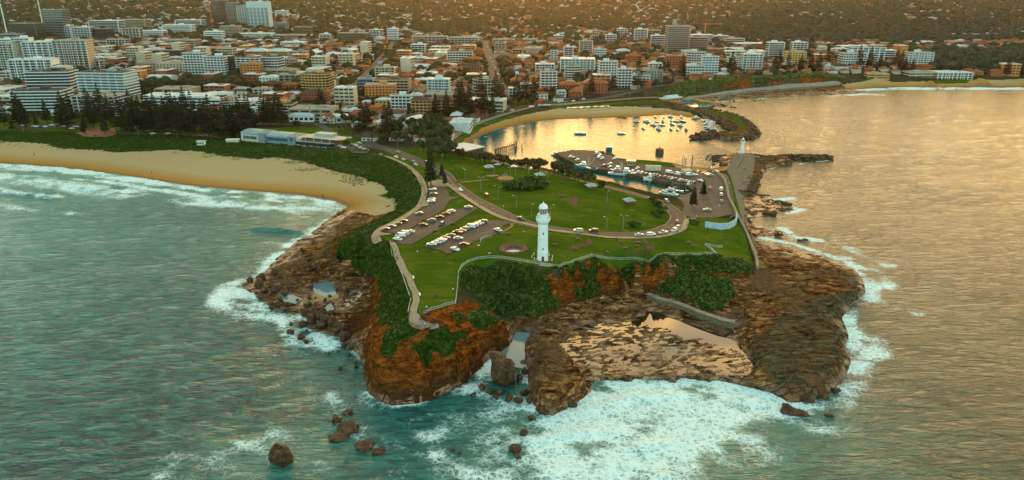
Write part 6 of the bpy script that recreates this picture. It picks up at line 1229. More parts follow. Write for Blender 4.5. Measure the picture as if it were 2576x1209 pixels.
def base_house(va):
    w,d,h=((13,9,3.4),(15,10,5.8),(12,11,3.4))[va]; b=B().box(0,0,-1,w,d,h+1,mi=0); b.f=b.f[1:];b.m=b.m[1:]; b.hip(0,0,h,w+1.4,d+1.4,2.8,mi=1); v=np.array([tuple(q) for q in b.v]); f=[];m=[]
    for q,mm in zip(b.f,b.m): 
        for t3 in range(1,len(q)-1): f.append((q[0],q[t3],q[t3+1])); m.append(mm)
    return v,np.array(f),np.array(m)
BH=[base_house(i) for i in range(3)]
for n_,i in enumerate(cand):
    x,y=float(sx[i]),float(sy[i]); an=-.12+R2.choice([0,math.pi/2])+R2.uniform(-.1,.1); z=float(sz[i]); wt=[5,6,4,1,1,2] if spx[i]>700 else [2,3,3,3,3,2]
    if sy[i]>1500: wt=[2,2,3,4,4,3]
    ri=R2.choices(range(6),wt)[0]; wi=R2.choices(range(4),[4,2,3,3])[0]; va=R2.randrange(3); occupy(x,y,7.5)
    if n_<300:
        o=HS_.put((ri,wi,va),(x,y,z),an,None,'houses in the town',(1,1,1)); later(o,f'{RC[ri][1]} {HWALL[wi][1]} house',float(spx[i]),float(spy[i]),'houses in the town')
    else:
        v,f,m=BH[va]; s=R2.choice([1,1,1,1.25,1.7]); c_,s_=math.cos(an),math.sin(an); V=v*np.array([s,s,1]); V=np.column_stack([V[:,0]*c_-V[:,1]*s_+x,V[:,0]*s_+V[:,1]*c_+y,V[:,2]+z]); hv.append(V);hf.append(f+k0);hmi.append(np.where(m==1,ri,6+wi)); k0+=len(V)
if hv: tag(link('distant_houses',mesh_np('distant_houses',np.concatenate(hv),np.concatenate(hf),RMAT+HMAT,False,np.concatenate(hmi))),'spread of small distant house roofs among the trees','houses',None,'stuff')
print('houses',len(cand))
# trees in the town: the nearest ones each a thing, the rest one mass
tx=[];ty=[]
Y=585.0
while Y<3250:
    sp=9.5+ (Y-600)*.0035; hw=Y*.74+60; nX=int(2*hw/sp); xs=-hw+np.arange(nX)*sp+rng.uniform(-sp*.45,sp*.45,nX); tx.append(xs);ty.append(np.full(nX,Y)+rng.uniform(-sp*.45,sp*.45,nX)); Y+=sp
tx=np.concatenate(tx);ty=np.concatenate(ty); ok=inpoly(tx,ty,TOWN); tz_=H(tx,ty); dn=ty*ct-(tz_-CAMZ)*st; tpx=CX+F*tx/dn; tpy=CY-F*(ty*st+(tz_-CAMZ)*ct)/dn; ok&=(tpx>-80)&(tpx<2660)&(tpy>-30)
pk=np.zeros(len(tx),bool)
for P in PARKS: pk|=inpoly(tx,ty,P)
dens=fbm(tx/90,ty/90,3,77); ok&=(rng.random(len(tx))<np.where(pk,.97,np.clip(.52+(dens-.5)*1.6+np.clip((ty-1400)/1800,0,.14)+.25*np.clip((tpx-1600)/500,0,1)*np.clip((ty-1100)/300,0,1),0,1)))
idx=[i for i in np.nonzero(ok)[0] if free(tx[i],ty[i],1.5)]; idx.sort(key=lambda i:ty[i])
print('town trees',len(idx))
near_n=230
for i in idx[:near_n]:
    v=Vector((float(tx[i]),float(ty[i]),float(tz_[i]))); tree('olive' if R2.random()<.3 else 'leaf',v,R2.uniform(.7,1.3),None,'leafy trees in the town',(float(tpx[i]),float(tpy[i])))
V0,F0=ICO2; fv=[];ff=[];k0=0
FOL=[]
for q in range(6):
    r3=np.random.default_rng(q); dsp=.72+.5*r3.random(len(V0)); vv=V0*dsp[:,None]; vv[:,2]=vv[:,2]*.8+.75; FOL.append(vv)
mi=[]
for i in idx[near_n:]:
    s=(2.8+4.4*R2.random()**2)*(1+min(.5,(ty[i]-600)/4000)); v=FOL[R2.randrange(6)]*s; fv.append(v+np.array([tx[i],ty[i],tz_[i]+.2])); ff.append(F0+k0); k0+=len(V0); mi.append(np.full(len(F0),2 if R2.random()<(tpx[i]-1250)/700 else (0 if R2.random()<.6 else 1)))
L_FAR=leafm('distant_foliage',(.016,.024,.006),(.030,.036,.010),(.055,.052,.016)); L_FAR2=leafm('distant_foliage_warm',(.024,.022,.006),(.05,.038,.011),(.085,.056,.016))
L_FAR3=leafm('distant_foliage_cool',(.004,.018,.012),(.010,.030,.018),(.022,.045,.026))
tag(link('distant_trees',mesh_np('distant_trees',np.concatenate(fv),np.concatenate(ff),[L_FAR,L_FAR2,L_FAR3],False,np.concatenate(mi))),'dense mass of dark trees filling the far suburbs','trees',None,'stuff')
# tower cranes
def crane(p,h,L,a,label,mt):
    v=hit(*p); r=empty('tower_crane',v,a,label,'crane'); B().box(0,0,0,1.8,1.8,h).obj('mast',mt,r); B().box(L*.35,0,h,L,1.2,1.2).obj('jib',mt,r); B().box(-L*.2,0,h-1,3,2,2).obj('counterweight',M_DARK,r); B().lathe([(1.2,h+1),(.2,h+6)],4).obj('apex',mt,r)
M_OR=simple('orange_steel',(.55,.16,.03),(.45,.13,.03),.6)
crane(W3(1035,440),26,42,.1,'orange tower crane above the white blocks right of the grey tower',M_OR); crane(W0(530,430),75,26,1.9,'pale tower crane beside the tall dark grey tower',M_CREAM); crane(W0(90,440),62,24,2.3,'white tower crane at the far left of town',M_WHITE)
crane(W1(75,290),90,30,1.6,'thin orange tower crane left of the brown tower',M_OR)
# ---------------- boats
M_HULL=paintm('white_hull',(.70,.76,.76)); M_HTEAL=paintm('teal_hull',(.01,.22,.24)); M_HRED=paintm('red_hull',(.30,.02,.015)); M_HNAVY=paintm('navy_hull',(.015,.03,.05)); M_HCREAM=paintm('cream_hull',(.60,.50,.28))
HULLS=dict(white=M_HULL,teal=M_HTEAL,red=M_HRED,navy=M_HNAVY,cream=M_HCREAM)
def hull(b,L,W,D,sheer=.3,mi=0,n=9):
    V=[];cs=5
    for i in range(n+1):
        t=i/n; w=W/2*(1-max(0,(t-.45)/.55)**2.2)*(.82+.18*min(1,t*3)); z=D+sheer*t*t*2
        for u,zz in ((-1,z),(-.82,z*.35),(0,-.25),(.82,z*.35),(1,z)): V.append((L*(t-.5)+(.12*L*t*t if zz>D*.5 else 0)*.4,u*w,zz))
    Fc=[]
    for i in range(n):
        for j in range(4): a=i*5+j; Fc.append((a,a+5,a+6,a+1))
        Fc.append((i*5+4,i*5+9,i*5+5,i*5))
    Fc.append((0,1,2,3,4)); b.add(V,Fc,mi)
def make_boat(key):
    ty,col,L=key; r=empty({'yacht':'sailing_yacht','cruiser':'motor_cruiser','dinghy':'dinghy'}[ty]); r['category']={'yacht':'yacht','cruiser':'motor boat','dinghy':'dinghy'}[ty]; W=L*.30; D=L*.11+.2
    b=B(); hull(b,L,W,D); ch=[(b.obj('hull',HULLS[col],r),[])]
    if ty=='yacht':
        ch.append((B().box(-L*.02,0,D-.05,L*.42,W*.55,.55,tx=.85,ty=.8).obj('cabin',M_HULL,r),[])); ch.append((B().lathe([(.15,D),(.08,D+L*1.35)],6,L*.08,0).obj('mast',M_METAL,r),[])); ch.append((B().tube((L*.08,0,D+1.2),(-L*.38,0,D+1.1),.12,n=6).obj('boom',M_HNAVY,r),[])); ch.append((B().box(-L*.02,0,D+.12,L*.36,W*.56,.18).obj('cabin_window',M_GLASS,r),[]))
    elif ty=='cruiser':
        ch.append((B().box(-L*.03,0,D,L*.5,W*.7,1.0,tx=.85,ty=.85).obj('cabin',M_HULL,r),[])); ch.append((B().box(-L*.02,0,D+.45,L*.475,W*.67,.35).obj('cabin_window',M_GLASS,r),[])); ch.append((B().box(-L*.08,0,D+1.0,L*.28,W*.55,.65,tx=.8,ty=.9).obj('flybridge',M_HULL,r),[])); ch.append((B().tube((-L*.1,0,D+1.6),(-L*.1,0,D+3.2),.05,n=5).obj('aerial',M_METAL,r),[]))
    else: ch.append((B().box(0,0,D*.6,L*.12,W*.8,.08).obj('thwart',M_TIMBER,r),[]))
    return r,ch
BT=Kind(make_boat)
def boats(conv,l,place,group):
    for x,y,ty,col,L,a in l:
        p=conv(x,y); q=at(p[0],p[1],.05); o=BT.put((ty,col,L*.78),(q[0],q[1],.0),a,None,group)
        later(o,f"{'small ' if L<6.5 else ''}{col} {dict(yacht='sailing yacht',cruiser='motor cruiser',dinghy='dinghy')[ty]} {place}",p[0],p[1],group)
boats(z4,[(535,378,'cruiser','white',8,2.8),(657,380,'cruiser','white',9.5,2.6),(757,325,'yacht','cream',8,1.7),(858,328,'yacht','white',8.5,1.5),(937,322,'cruiser','white',7,2.9),(1063,325,'yacht','white',9,1.6),(1230,340,'cruiser','white',10,3.4),(772,384,'dinghy','teal',6,2.8),(847,378,'cruiser','white',7,1.9),(1010,378,'yacht','white',8,2.6),(1080,380,'yacht','navy',9,2.7),(738,420,'cruiser','white',8.5,2.8),(835,422,'yacht','white',9,2.9),(955,410,'yacht','white',10.5,1.9),(948,372,'yacht','white',8,1.9),(1053,428,'cruiser','white',7,2.7),(505,425,'dinghy','red',5.5,1.7),(507,462,'dinghy','cream',6,1.6),(617,462,'yacht','white',8.5,1.9),(797,468,'cruiser','white',8.5,2.2),(942,470,'yacht','white',8.5,1.8),(1017,475,'yacht','white',8,1.7),(1120,475,'cruiser','navy',7,1.8),(362,522,'yacht','white',9.5,3.0)],'on a mooring','boats on their moorings')
boats(z3,[(1990,522,'yacht','white',14,3.1)],'anchored alone in the middle of the harbour','boats on their moorings')
boats(z4,[(1350,368,'yacht','white',8.5,.2),(1392,380,'yacht','white',9,.2),(1425,392,'yacht','white',8.5,.1),(1365,408,'cruiser','white',8.5,.15),(1420,418,'cruiser','white',8.5,.2),(1368,440,'yacht','white',8,.1),(1420,446,'cruiser','white',8.5,.1),(1385,465,'cruiser','navy',8,.1),(1435,468,'yacht','white',8,.1)],'rafted inside the northern breakwater','boats rafted by the breakwater')
boats(zt,[(615,250,'cruiser','white',9,-.4),(680,262,'yacht','white',9,-.4),(760,250,'yacht','white',9,-.3),(850,235,'cruiser','white',8,-.3)],'at the tip of the quay','boats at the quay tip')
boats(zq,[(735,960,'cruiser','white',8,-.6),(800,985,'cruiser','white',7,-.5),(880,1000,'yacht','white',9,-.5),(870,905,'cruiser','white',8,-.7),(945,925,'cruiser','teal',8,-.5),(1050,925,'yacht','white',8,-.5),(1005,835,'dinghy','white',5.5,-.5),(1270,905,'dinghy','white',6,-.2),(960,1000,'cruiser','white',7,-.6)],'in the inner basin','small boats in the inner basin')
boats(z3,[(1415,275,'dinghy','white',6.5,.1),(1440,270,'dinghy','white',6,.2),(1565,258,'dinghy','white',6,.05),(1610,257,'dinghy','white',6.5,0)],'drawn up on the harbour beach','dinghies on the harbour beach')
for o in [o for o in C.objects if o.name.startswith('dinghy') and o.parent is None and o.get('group')=='dinghies on the harbour beach']:
    v=o.location; o.location.z=float(H(v.x,v.y))+.2
DC=['white','red','teal','cream','navy']
for i in range(30):
    x=1845+16.5*i; y=222-.9*i*.8+random.uniform(-2,2); p=z3(x,y); v=hit(*p); c=DC[(i*7)%5]; o=BT.put(('dinghy',c,4.2),(v.x,v.y,v.z+.15),1.2,None,'small boats racked on the beach lawn'); later(o,f'upright {c} skiff in the row racked on the harbour lawn',p[0],p[1],'small boats racked on the beach lawn')
def trawler(p,L,a,hm,label,dark=False,arms=True):
    q=at(p[0],p[1],.3); r=empty('fishing_trawler',(q[0],q[1],0),a,label,'fishing boat'); W=L*.27; b=B(); hull(b,L,W,L*.10,.9); b.obj('hull',hm,r)
    D=L*.10; B().box(-L*.02,0,D-.25,L*.88,W*.78,.12).obj('deck',M_TIMBER if dark else M_HULL,r)
    wh=B().box(L*.20,0,D,L*.26,W*.6,2.4,tx=.92,ty=.95).obj('wheelhouse',M_HULL,r); B().box(L*.20,0,D+1.3,L*.265,W*.605,.6).obj('window',M_GLASS,wh); B().box(L*.18,0,D+2.4,L*.16,W*.45,1.7,tx=.9).obj('upper_bridge',M_HULL,r)
    B().lathe([(.16,D),(.1,D+L*.42)],6,-L*.02,0).obj('mast',M_WHITE,r); B().tube((-L*.02,0,D+L*.36),(-L*.30,0,D+1),.09).tube((-L*.02,0,D+L*.40),(L*.42,0,D+1.2),.05).obj('rigging',M_METAL,r)
    if arms:
        for s in (-1,1): B().tube((-L*.04,0,D+.8),(-L*.16,s*W*1.1,D+L*.33),.12,n=6).obj('outrigger',M_CREAM,r)
    B().box(-L*.22,0,D-.13,L*.16,W*.4,1.1).obj('net_drum',M_RUST,r); B().box(-L*.36,W*.1,D-.13,L*.10,W*.3,.7).obj('fish_bin',M_WHITE,r)
trawler(zt(1310,560),19,2.72,M_HTEAL,'teal-hulled fishing trawler with raised outriggers alongside the quay',True); mark(*zt(1310,520),'teal-hulled trawler')
trawler(zt(2030,680),19,-.42,M_HULL,'largest white fishing boat, moored in the inner basin'); trawler(z4(360,990),16,2.75,M_HULL,'white fishing boat lying behind the largest white one',False,False); trawler(z4(735,1080),13,2.75,M_HULL,'smaller white fishing boat with a low flat stern',False,False); mark(*z4(735,1050),'smaller white fishing boat'); mark(*zt(2030,640),'largest white fishing boat')
trawler(zq(1310,845),8.5,2.8,M_HRED,'small red-hulled workboat with white wheelhouse in the basin corner',True,False)
# ---------------- surf club
def surf_club():
    a=hit(*z2(425,600)); b=hit(*z2(1555,690)); L=math.hypot(b.x-a.x,b.y-a.y); an=math.atan2(b.y-a.y,b.x-a.x); z=min(a.z,b.z)-.6
    r=empty('surf_club',(a.x,a.y,z),an,'long grey-blue surf club and restaurant with curved roofs and glass front above the dunes','club building'); mark(735,355,'grey-blue surf club'); blk((a.x+b.x)/2,(a.y+b.y)/2+8,L*.5,20,0)
    gb=simple('blue_grey_cladding',(.17,.24,.26),(.13,.19,.21),.6,.3); rf=simple('blue_grey_sheeting',(.26,.35,.37),(.21,.29,.31),.45,.3); k=L/1130.0
    X=lambda u:(u-425)*k
    def hall(x0,x1,y0,y1,h,m,nm='hall'): return B().box((X(x0)+X(x1))/2,(y0+y1)/2,-3,X(x1)-X(x0),y1-y0,h+3).obj(nm,m,r)
    def vault(x0,x1,y0,y1,z0,hh,n=8):
        bb=B(); V=[];w=X(x1)-X(x0)
        for i in range(n+1):
            t=i/n; y=y0+(y1-y0)*t; zz=z0+hh*math.sin(math.pi*(.15+.7*t))
            V+=[(X(x0),y,zz),(X(x1),y,zz)]
        V+=[(X(x0),y0,z0-.3),(X(x1),y0,z0-.3),(X(x0),y1,z0-.3),(X(x1),y1,z0-.3)]; m=2*(n+1)
        bb.add(V,[(2*i,2*i+1,2*i+3,2*i+2) for i in range(n)]+[tuple([m]+[2*i for i in range(n+1)]+[m+2]),tuple([m+1]+[2*i+1 for i in range(n+1)]+[m+3]),(m,m+1,1,0),(m+2,m+3,2*n+1,2*n)]); return bb.obj('curved_roof',rf,r)
    h1=hall(425,650,0,15,6.6,M_CREAM); vault(430,650,-.8,16,6.6,2.6); h2=hall(650,730,-1.5,14,8.5,gb,'tower_block'); h3=hall(730,1000,.5,15,6.2,gb); vault(735,1000,-.5,16,6.2,2.4); h4=hall(1000,1085,-1.2,14,8,gb,'tower_block'); h5=hall(1085,1140,0,15,7.5,M_CREAM); h6=hall(1130,1480,0,16,6.2,M_BRICK)
    B().prism([(X(1150),2),(X(1540),1),(X(1590),5),(X(1560),14),(X(1150),17)],7.4,7.9).obj('flat_canopy',M_CREAM,r); B().box(X(1330),12,7.0,X(1400)-X(1260)+5,8,3.0).obj('roof_plant',rf,r)
    B().prism([(X(1110),-3),(X(1480),-3),(X(1510),1),(X(1480),3),(X(1110),3)],2.6,5.0).obj('glazed_terrace',M_GLASS,r); B().prism([(X(1110),-3.4),(X(1490),-3.4),(X(1520),1),(X(1110),3)],5.0,5.2).obj('terrace_roof',rf,r)
    wm=B().box(0,0,0,3.2,.15,2.4).mesh('window',M_WINB)
    for u in (470,510,555,595): link('window',wm,r,(X(u),-.08,2.6))
    for u in (760,800,840,880,920,960): link('window',wm,r,(X(u),.42,3.0))
    for u in (690,1042): link('window',wm,r,(X(u),-1.3 if u<800 else -1.3,4.4))
    dm=B().box(0,0,0,4.0,.15,2.6).mesh('roller_door',M_CREAM)
    for u in (1105,1175,1255,1330,1410): link('roller_door',dm,r,(X(u),-3.5 if False else -.12,-.6))
    pm=B().lathe([(.12,0),(.12,8.2)],6).mesh('column',M_WHITE)
    for u in (1150,1205,1300,1390,1480): link('column',pm,r,(X(u),-.9,0))
    for u in (440,560,835,945,1395,1550): o=B().box(X(u),-1.7 if u>600 else -.6,1.6,.35,.2,.35).obj('blue_lamp',M_BLAMP,r)
M_BLAMP=emis('blue_lamp_light',(.05,.25,1.0),3.0)
surf_club()
# ---------------- harbour buildings
def box_house(name,conv,xl,xr,yb,h,d,wm,rm,label,rz=0,cat='building',over=.5,rh=.35,nwin=0,gm=None):
    pl=hit(*conv(xl,yb));pr=hit(*conv(xr,yb)); w=math.hypot(pr.x-pl.x,pr.y-pl.y); an=math.atan2(pr.y-pl.y,pr.x-pl.x)+rz; cx,cy=(pl.x+pr.x)/2-math.sin(an)*d/2,(pl.y+pr.y)/2+math.cos(an)*d/2
    r=empty(name,(cx,cy,min(pl.z,pr.z)-.1),an,label,cat); B().box(0,0,-1.0,w,d,h+1.0).obj('wall',wm,r); B().box(0,0,h,w+over*2,d+over*2,rh).obj('roof',rm,r)
    if nwin:
        m=B().box(0,0,0,w/nwin*.7,.1,h*.45).mesh('window',gm or M_GLASS)
        for i in range(nwin): link('window',m,r,(-w/2+w*(i+.5)/nwin,-d/2-.05,h*.3))
    p=proj(Vector((cx,cy,h))); mark(p[0],p[1],label.split(' with ')[0].split(' on ')[0].split(' beside ')[0] if len(label.split(' with ')[0].split())<6 else cat); return r
box_house('wharf_restaurant',z3,580,865,775,6.5,21,M_BRICK,M_WROOF,'white-roofed wharf restaurant with brown walls on the harbour edge',.12,'restaurant',1.0,.5,6)
box_house('control_room',z4,180,250,727,7.5,4.5,M_WINB,M_WHITE,'small two-storey glass control room with white roof on a rock',0,'control room',.3,.3,3,M_GLASS)
box_house('customs_house',z4,430,515,893,3.4,5,M_CREAM,M_METAL,'small cream stone hut with overhanging flat roof on the quay lawn',0,'hut',.9,.25,3)
box_house('storage_shed',z4,645,825,955,3.4,3.0,M_CREAM,simple('rust_stained_roof',(.50,.25,.10),(.60,.55,.48),.7,.4),'long low white shed with orange-stained top on the quay',-.05,'shed',.05,.3,0)
box_house('fish_shed',z4,1100,1190,1000,3.2,5,M_CREAM,M_CREAM,'boxy cream shed with steel masts behind it',0,'shed',.2,.2,2)
box_house('bath_house',z4,860,1085,135,4.2,9,WM['orange'],M_WROOF,'brick bath house with white gabled roofs beside the turquoise pool',.1,'bath house',.6,.3,5)
v=hit(*z4(970,100)); o=B().hip(0,0,0,24,10,3.6,0,0,True).obj('boat_shed_roof',M_WROOF,None,(0,0,0)); bp=bpy.data.objects.get('bath_house'); o.parent=bp; o.location=(0,0,4.55); o.name='gable_roof'; o.scale=(.8,.85,.8)
box_house('lifeguard_tower',z0,2320,2400,655,3.4,3,M_WHITE,M_WROOF,'small white lifeguard tower on the dunes',0,'lifeguard tower',.7,.25,3)
box_house('beach_tent',z2,245,390,620,2.0,4,M_CREAM,M_WHITE,'long low cream marquee in front of the pines',0,'marquee',.5,.5,0)
box_house('park_kiosk',z3,390,520,420,2.8,6,M_BRICK,M_TEALROOF,'small brick kiosk with pale roof beside the harbour park',0,'kiosk',1.0,.5,2)
box_house('large_house',z2,985,1275,380,5.5,11,M_WHITE,M_WROOF,'large white two-storey house with pale hip roof facing the green',0,'house',.8,.3,5)
box_house('large_house',z2,1380,1600,395,5.5,10,WM['cyan'],M_WROOF,'pale blue gabled house facing the green',.05,'house',.8,.3,4)
box_house('large_house',z2,1560,1690,380,4.5,9,WM['brick'],M_WROOF,'brick house with white roof beside the pale blue gabled house',.0,'house',.6,.3,3)
for nm in ('large_house','large_house.001','large_house.002'):
    o=bpy.data.objects[nm]; w_=[c for c in o.children if c.name.startswith('roof')][0]; B().hip(0,0,0,w_.dimensions.x or 18,w_.dimensions.y or 10,2.6).obj('hip_roof',M_WROOF,o,(0,0,5.8 if nm!='large_house.002' else 4.8))
sheet('car_park',pxl([z3(460,690),z3(600,680),z3(590,700),z3(560,740),z3(470,720)]),M_ASPH,.1)
# slim steel masts, mooring dolphin, jetty piles
v=hit(*z4(1130,950))
for i,(x,y,h) in enumerate([(1072,940,11),(1092,935,9),(1110,945,9),(1178,945,11),(1187,940,11)]):
    v=hit(*z4(x,y)); o=B().tube((0,0,0),(.1,0,h),.3,.22,6).tube((0,0,h*.2),(1.0,0,h*.8),.07,n=4).obj('steel_mast',M_METAL,None,v); tag(o,None,'mast','steel masts behind the cream shed'); o['label']=['leftmost of the grey steel masts behind the boxy cream shed','second grey steel mast from the left behind the cream shed','middle grey steel mast behind the boxy cream shed','fourth grey steel mast from the left behind the cream shed','rightmost of the grey steel masts behind the boxy cream shed'][i]
q=at(*z4(808,745),0); r=empty('mooring_dolphin',(q[0],q[1],0),0,'round rusty mooring dolphin with a short mast in mid harbour','mooring dolphin'); B().lathe([(2.9,-1),(2.9,2.6),(3.2,2.6),(3.2,3.2),(2.2,3.7)],16).obj('platform',M_RUST,r); pm=B().lathe([(.25,-2),(.25,3)],6).mesh('pile',M_TIMBER)
for i in range(12): link('pile',pm,r,(3.05*math.cos(i*.5236),3.05*math.sin(i*.5236),0))
B().lathe([(.5,3.7),(.15,4.6),(.1,7.5)],6).obj('mast',M_RUST,r); mark(*z4(808,720),'round mooring dolphin')
jp=[z3(x,y) for x,y in [(985,770),(1000,765),(1025,755),(1050,750),(1075,742),(1100,735),(1122,730),(1148,722),(1172,712),(1195,704),(1215,698),(1235,690)]]
pj=[at(a,b,0) for a,b in jp]; r=empty('old_jetty',(pj[0][0],pj[0][1],0),0,'ruined timber jetty of bare brown piles beyond the wharf restaurant','jetty'); mark(*z3(1110,700),'ruined timber jetty'); o0=Vector((pj[0][0],pj[0][1],0)); pm=B().lathe([(.3,-1.5),(.26,4.6)],7).mesh('pile',M_TIMBER); pm2=B().lathe([(.3,-1.5),(.24,6.0)],7).mesh('pile',M_TIMBER)
for i,(x,y) in enumerate(pj): link('pile',pm,r,Vector((x,y,0))-o0); link('pile',pm2 if i>5 else pm,r,Vector((x+.6,y+3,0))-o0)
for i in range(len(pj)-1): a=Vector((*pj[i],3.6))-o0;b=Vector((*pj[i+1],3.6))-o0; B().tube(a,b,.2,n=5).tube(a+Vector((.6,3,0)),b+Vector((.6,3,0)),.2,n=5).obj('beam',M_TIMBER,r)
for x,y,h,l in ((1225,735,4.5,'clustered timber pile standing just off the jetty end'),(1303,712,4.8,'lone leaning timber pile standing in open harbour water')):
    q=at(*z3(x,y),0); o=B().tube((0,0,-1),(.2,0,h),.42,.3,7).tube((.5,.2,-1),(.2,.1,h*.8),.3,.25,6).obj('mooring_pile',M_TIMBER,None,(q[0],q[1],0)); tag(o,l,'pile')
# piles under the quay edge
qp=hits([(1402,391),(1447,411.6),(1513,426.6),(1606,442.6)]); D=densify([(v.x,v.y) for v in qp],2.4); pm=B().lathe([(.28,-2),(.28,2.6)],6).mesh('fender_pile',M_TIMBER); r=empty('quay_fender',(float(D[0][0]),float(D[0][1]),0),0,'row of dark timber fender piles along the quay face','quay fender')
for d in D[:60]: link('fender_pile',pm,r,(float(d[0]-D[0][0])-.4,float(d[1]-D[0][1])-.9,0))
# sea baths
flat_poly('rock_bath_water',[z4(850,150),z4(1000,140),z4(1170,133),z4(1350,150),z4(1480,175),z4(1380,205),z4(1180,218),z4(1060,195),z4(900,172)],1.15,pool_mat('green_pool_water',(.13,.20,.12),.06),.5)
sheet('bath_terrace',pxl([z4(1090,90),z4(1200,100),z4(1350,125),z4(1480,160),z4(1350,148),z4(1170,128),z4(1090,132)]),simple('ochre_paving',(.42,.22,.05),(.34,.18,.05),.85),.2,3)
P=[at(*z4(x,y),1.35) for x,y in [(980,150),(1020,135),(1100,135),(1165,128),(1160,148),(1110,165),(1050,168),(990,172)]]; me=mesh_np('turquoise_pool',[(p[0],p[1],1.6) for p in P],np.array([(0,i,i+1) for i in range(1,len(P)-1)]),[M_BATH]); o=link('turquoise_pool',me); o['kind']='structure'
# ---------------- rocks
mat_rock=None
def rock_mat():
    m,t,b=newmat('boulder_rock'); p=pos(t); n=noise(t,p,.7,6,.7,.4); t.links.new(ramp(t,n,[(.3,(.014,.007,.004)),(.47,(.070,.034,.016)),(.6,(.15,.078,.034)),(.75,(.25,.15,.07))]),b.inputs['Base Color']); b.inputs['Roughness'].default_value=.7; b.inputs['Specular IOR Level'].default_value=.25; bump(t,b,noise(t,p,1.6,6,.75),1.0,.4); return m
M_ROCK=rock_mat()
V2,F2=ICO2
def subdiv(V,F):
    V=[v for v in V];c={};G=[]
    def mid(a,b):
        k=(min(a,b),max(a,b))
        if k not in c: v=V[a]+V[b]; V.append(v/np.linalg.norm(v)); c[k]=len(V)-1
        return c[k]
    for a,b,d in F: x,y,z=mid(a,b),mid(b,d),mid(d,a); G+=[(a,x,z),(b,y,x),(d,z,y),(x,y,z)]
    return np.array(V),np.array(G)
V3,F3=subdiv(V2,F2)
def rock_shape(seed,fine=False,sq=.75):
    V,F_=(V3,F3) if fine else (V2,F2); r=np.random.default_rng(seed); v=V.copy()
    for k in range(9):   # chop with random planes: angular faces
        d=r.normal(size=3); d/=np.linalg.norm(d); lim=r.uniform(.55,.85); s=v@d; v=v-np.outer(np.maximum(s-lim,0),d)*(1-.1)
    n=fbm(v[:,0]*2.3+seed+v[:,2],v[:,1]*2.3-v[:,2]*1.7+9,3,seed)-.5; v=v*(1+sq*n[:,None]+(.5*(fbm(v[:,0]*7+seed,v[:,1]*6+v[:,2]*5,2,seed+5)-.5))[:,None]); return v,F_
def boulder(p,w,h,label=None,desc=None,group=None,seed=1,asp=.8,z=None,sink=.3,rz=0.0,name='boulder'):
    if z is None: q=hit(*p); zz=max(q.z,-.2)
    else: q=at(p[0],p[1],z); q=Vector((q[0],q[1],z)); zz=z
    v,f=rock_shape(seed,w>4); V=v*np.array([w/2,w/2*asp,h*.72]); V[:,2]+=h*(.72-sink)
    c,s=math.cos(rz),math.sin(rz); V=np.column_stack([V[:,0]*c-V[:,1]*s,V[:,0]*s+V[:,1]*c,V[:,2]])
    o=link(name,mesh_np(name,V,f,[M_ROCK],w<3),None,(q.x,q.y,zz)); o['category']='rock'
    if label: o['label']=label; 
    else: later(o,desc,p[0],p[1],group)
    if group: o['group']=group
    return o
bl=[(470,395,4),(580,385,5.5),(560,455,6),(620,510,4.5),(720,515,5),(780,355,3.2),(735,320,4),(830,545,3.5),(670,545,3),(945,460,1.8),(1090,640,2.6),(1150,670,3.2),(1050,665,2.6),(1055,750,5),(1140,765,5.5),(1110,825,5.5),(1020,855,3.8),(1210,785,6),(1260,830,5.5),(890,940,3.8),(1650,485,2.6),(1090,565,2.2),(900,855,2.2),(1000,1000,4),(1050,1040,3),(1300,780,5),(1230,870,5),(1330,860,6),(1400,930,6),(1450,1000,5),(1180,720,3.5),(690,640,3),(760,650,3.2),(840,650,3),(880,650,2.6),(700,690,2.8),(840,710,3),(780,590,3),(960,600,2),(1150,575,1.6),(1290,1150,1.6),(1390,1130,1.6),(1330,1125,1.2),(1500,1170,2),(1050,250,4),(1150,260,4.5),(1080,180,3),(1300,560,2),(1250,600,2.2),(930,300,2),(1010,80,3),(1450,1080,3),(1520,1110,3)]
mark(*zA(1230,460),'square seawater pool'); mark(*zA(580,440),'western boulder pile'); mark(1120,870,'front promontory'); mark(1257,930,'big leaning boulder'); mark(712,1140,'offshore sea stack'); mark(1400,930,'big tilted rock'); mark(1045,800,'round lookout')
for i,(x,y,s_) in enumerate(bl): boulder(zA(x,y),s_*.95,s_*.6,None,'brown boulder on the western rock shelf','boulders on the western shelf',100+i,.8,None,.25,i)
zG=zc(1300,1250,1.95)
boulder((712,1160),7.4,5.2,'jagged brown sea stack standing alone in the foreground surf',seed=3,z=0,sink=.35,asp=.9,name='sea_stack')
boulder((1262,965),10,9.5,'big leaning orange-brown boulder in the narrow inlet mouth',seed=5,z=0,sink=.3,asp=1.1,rz=.6)
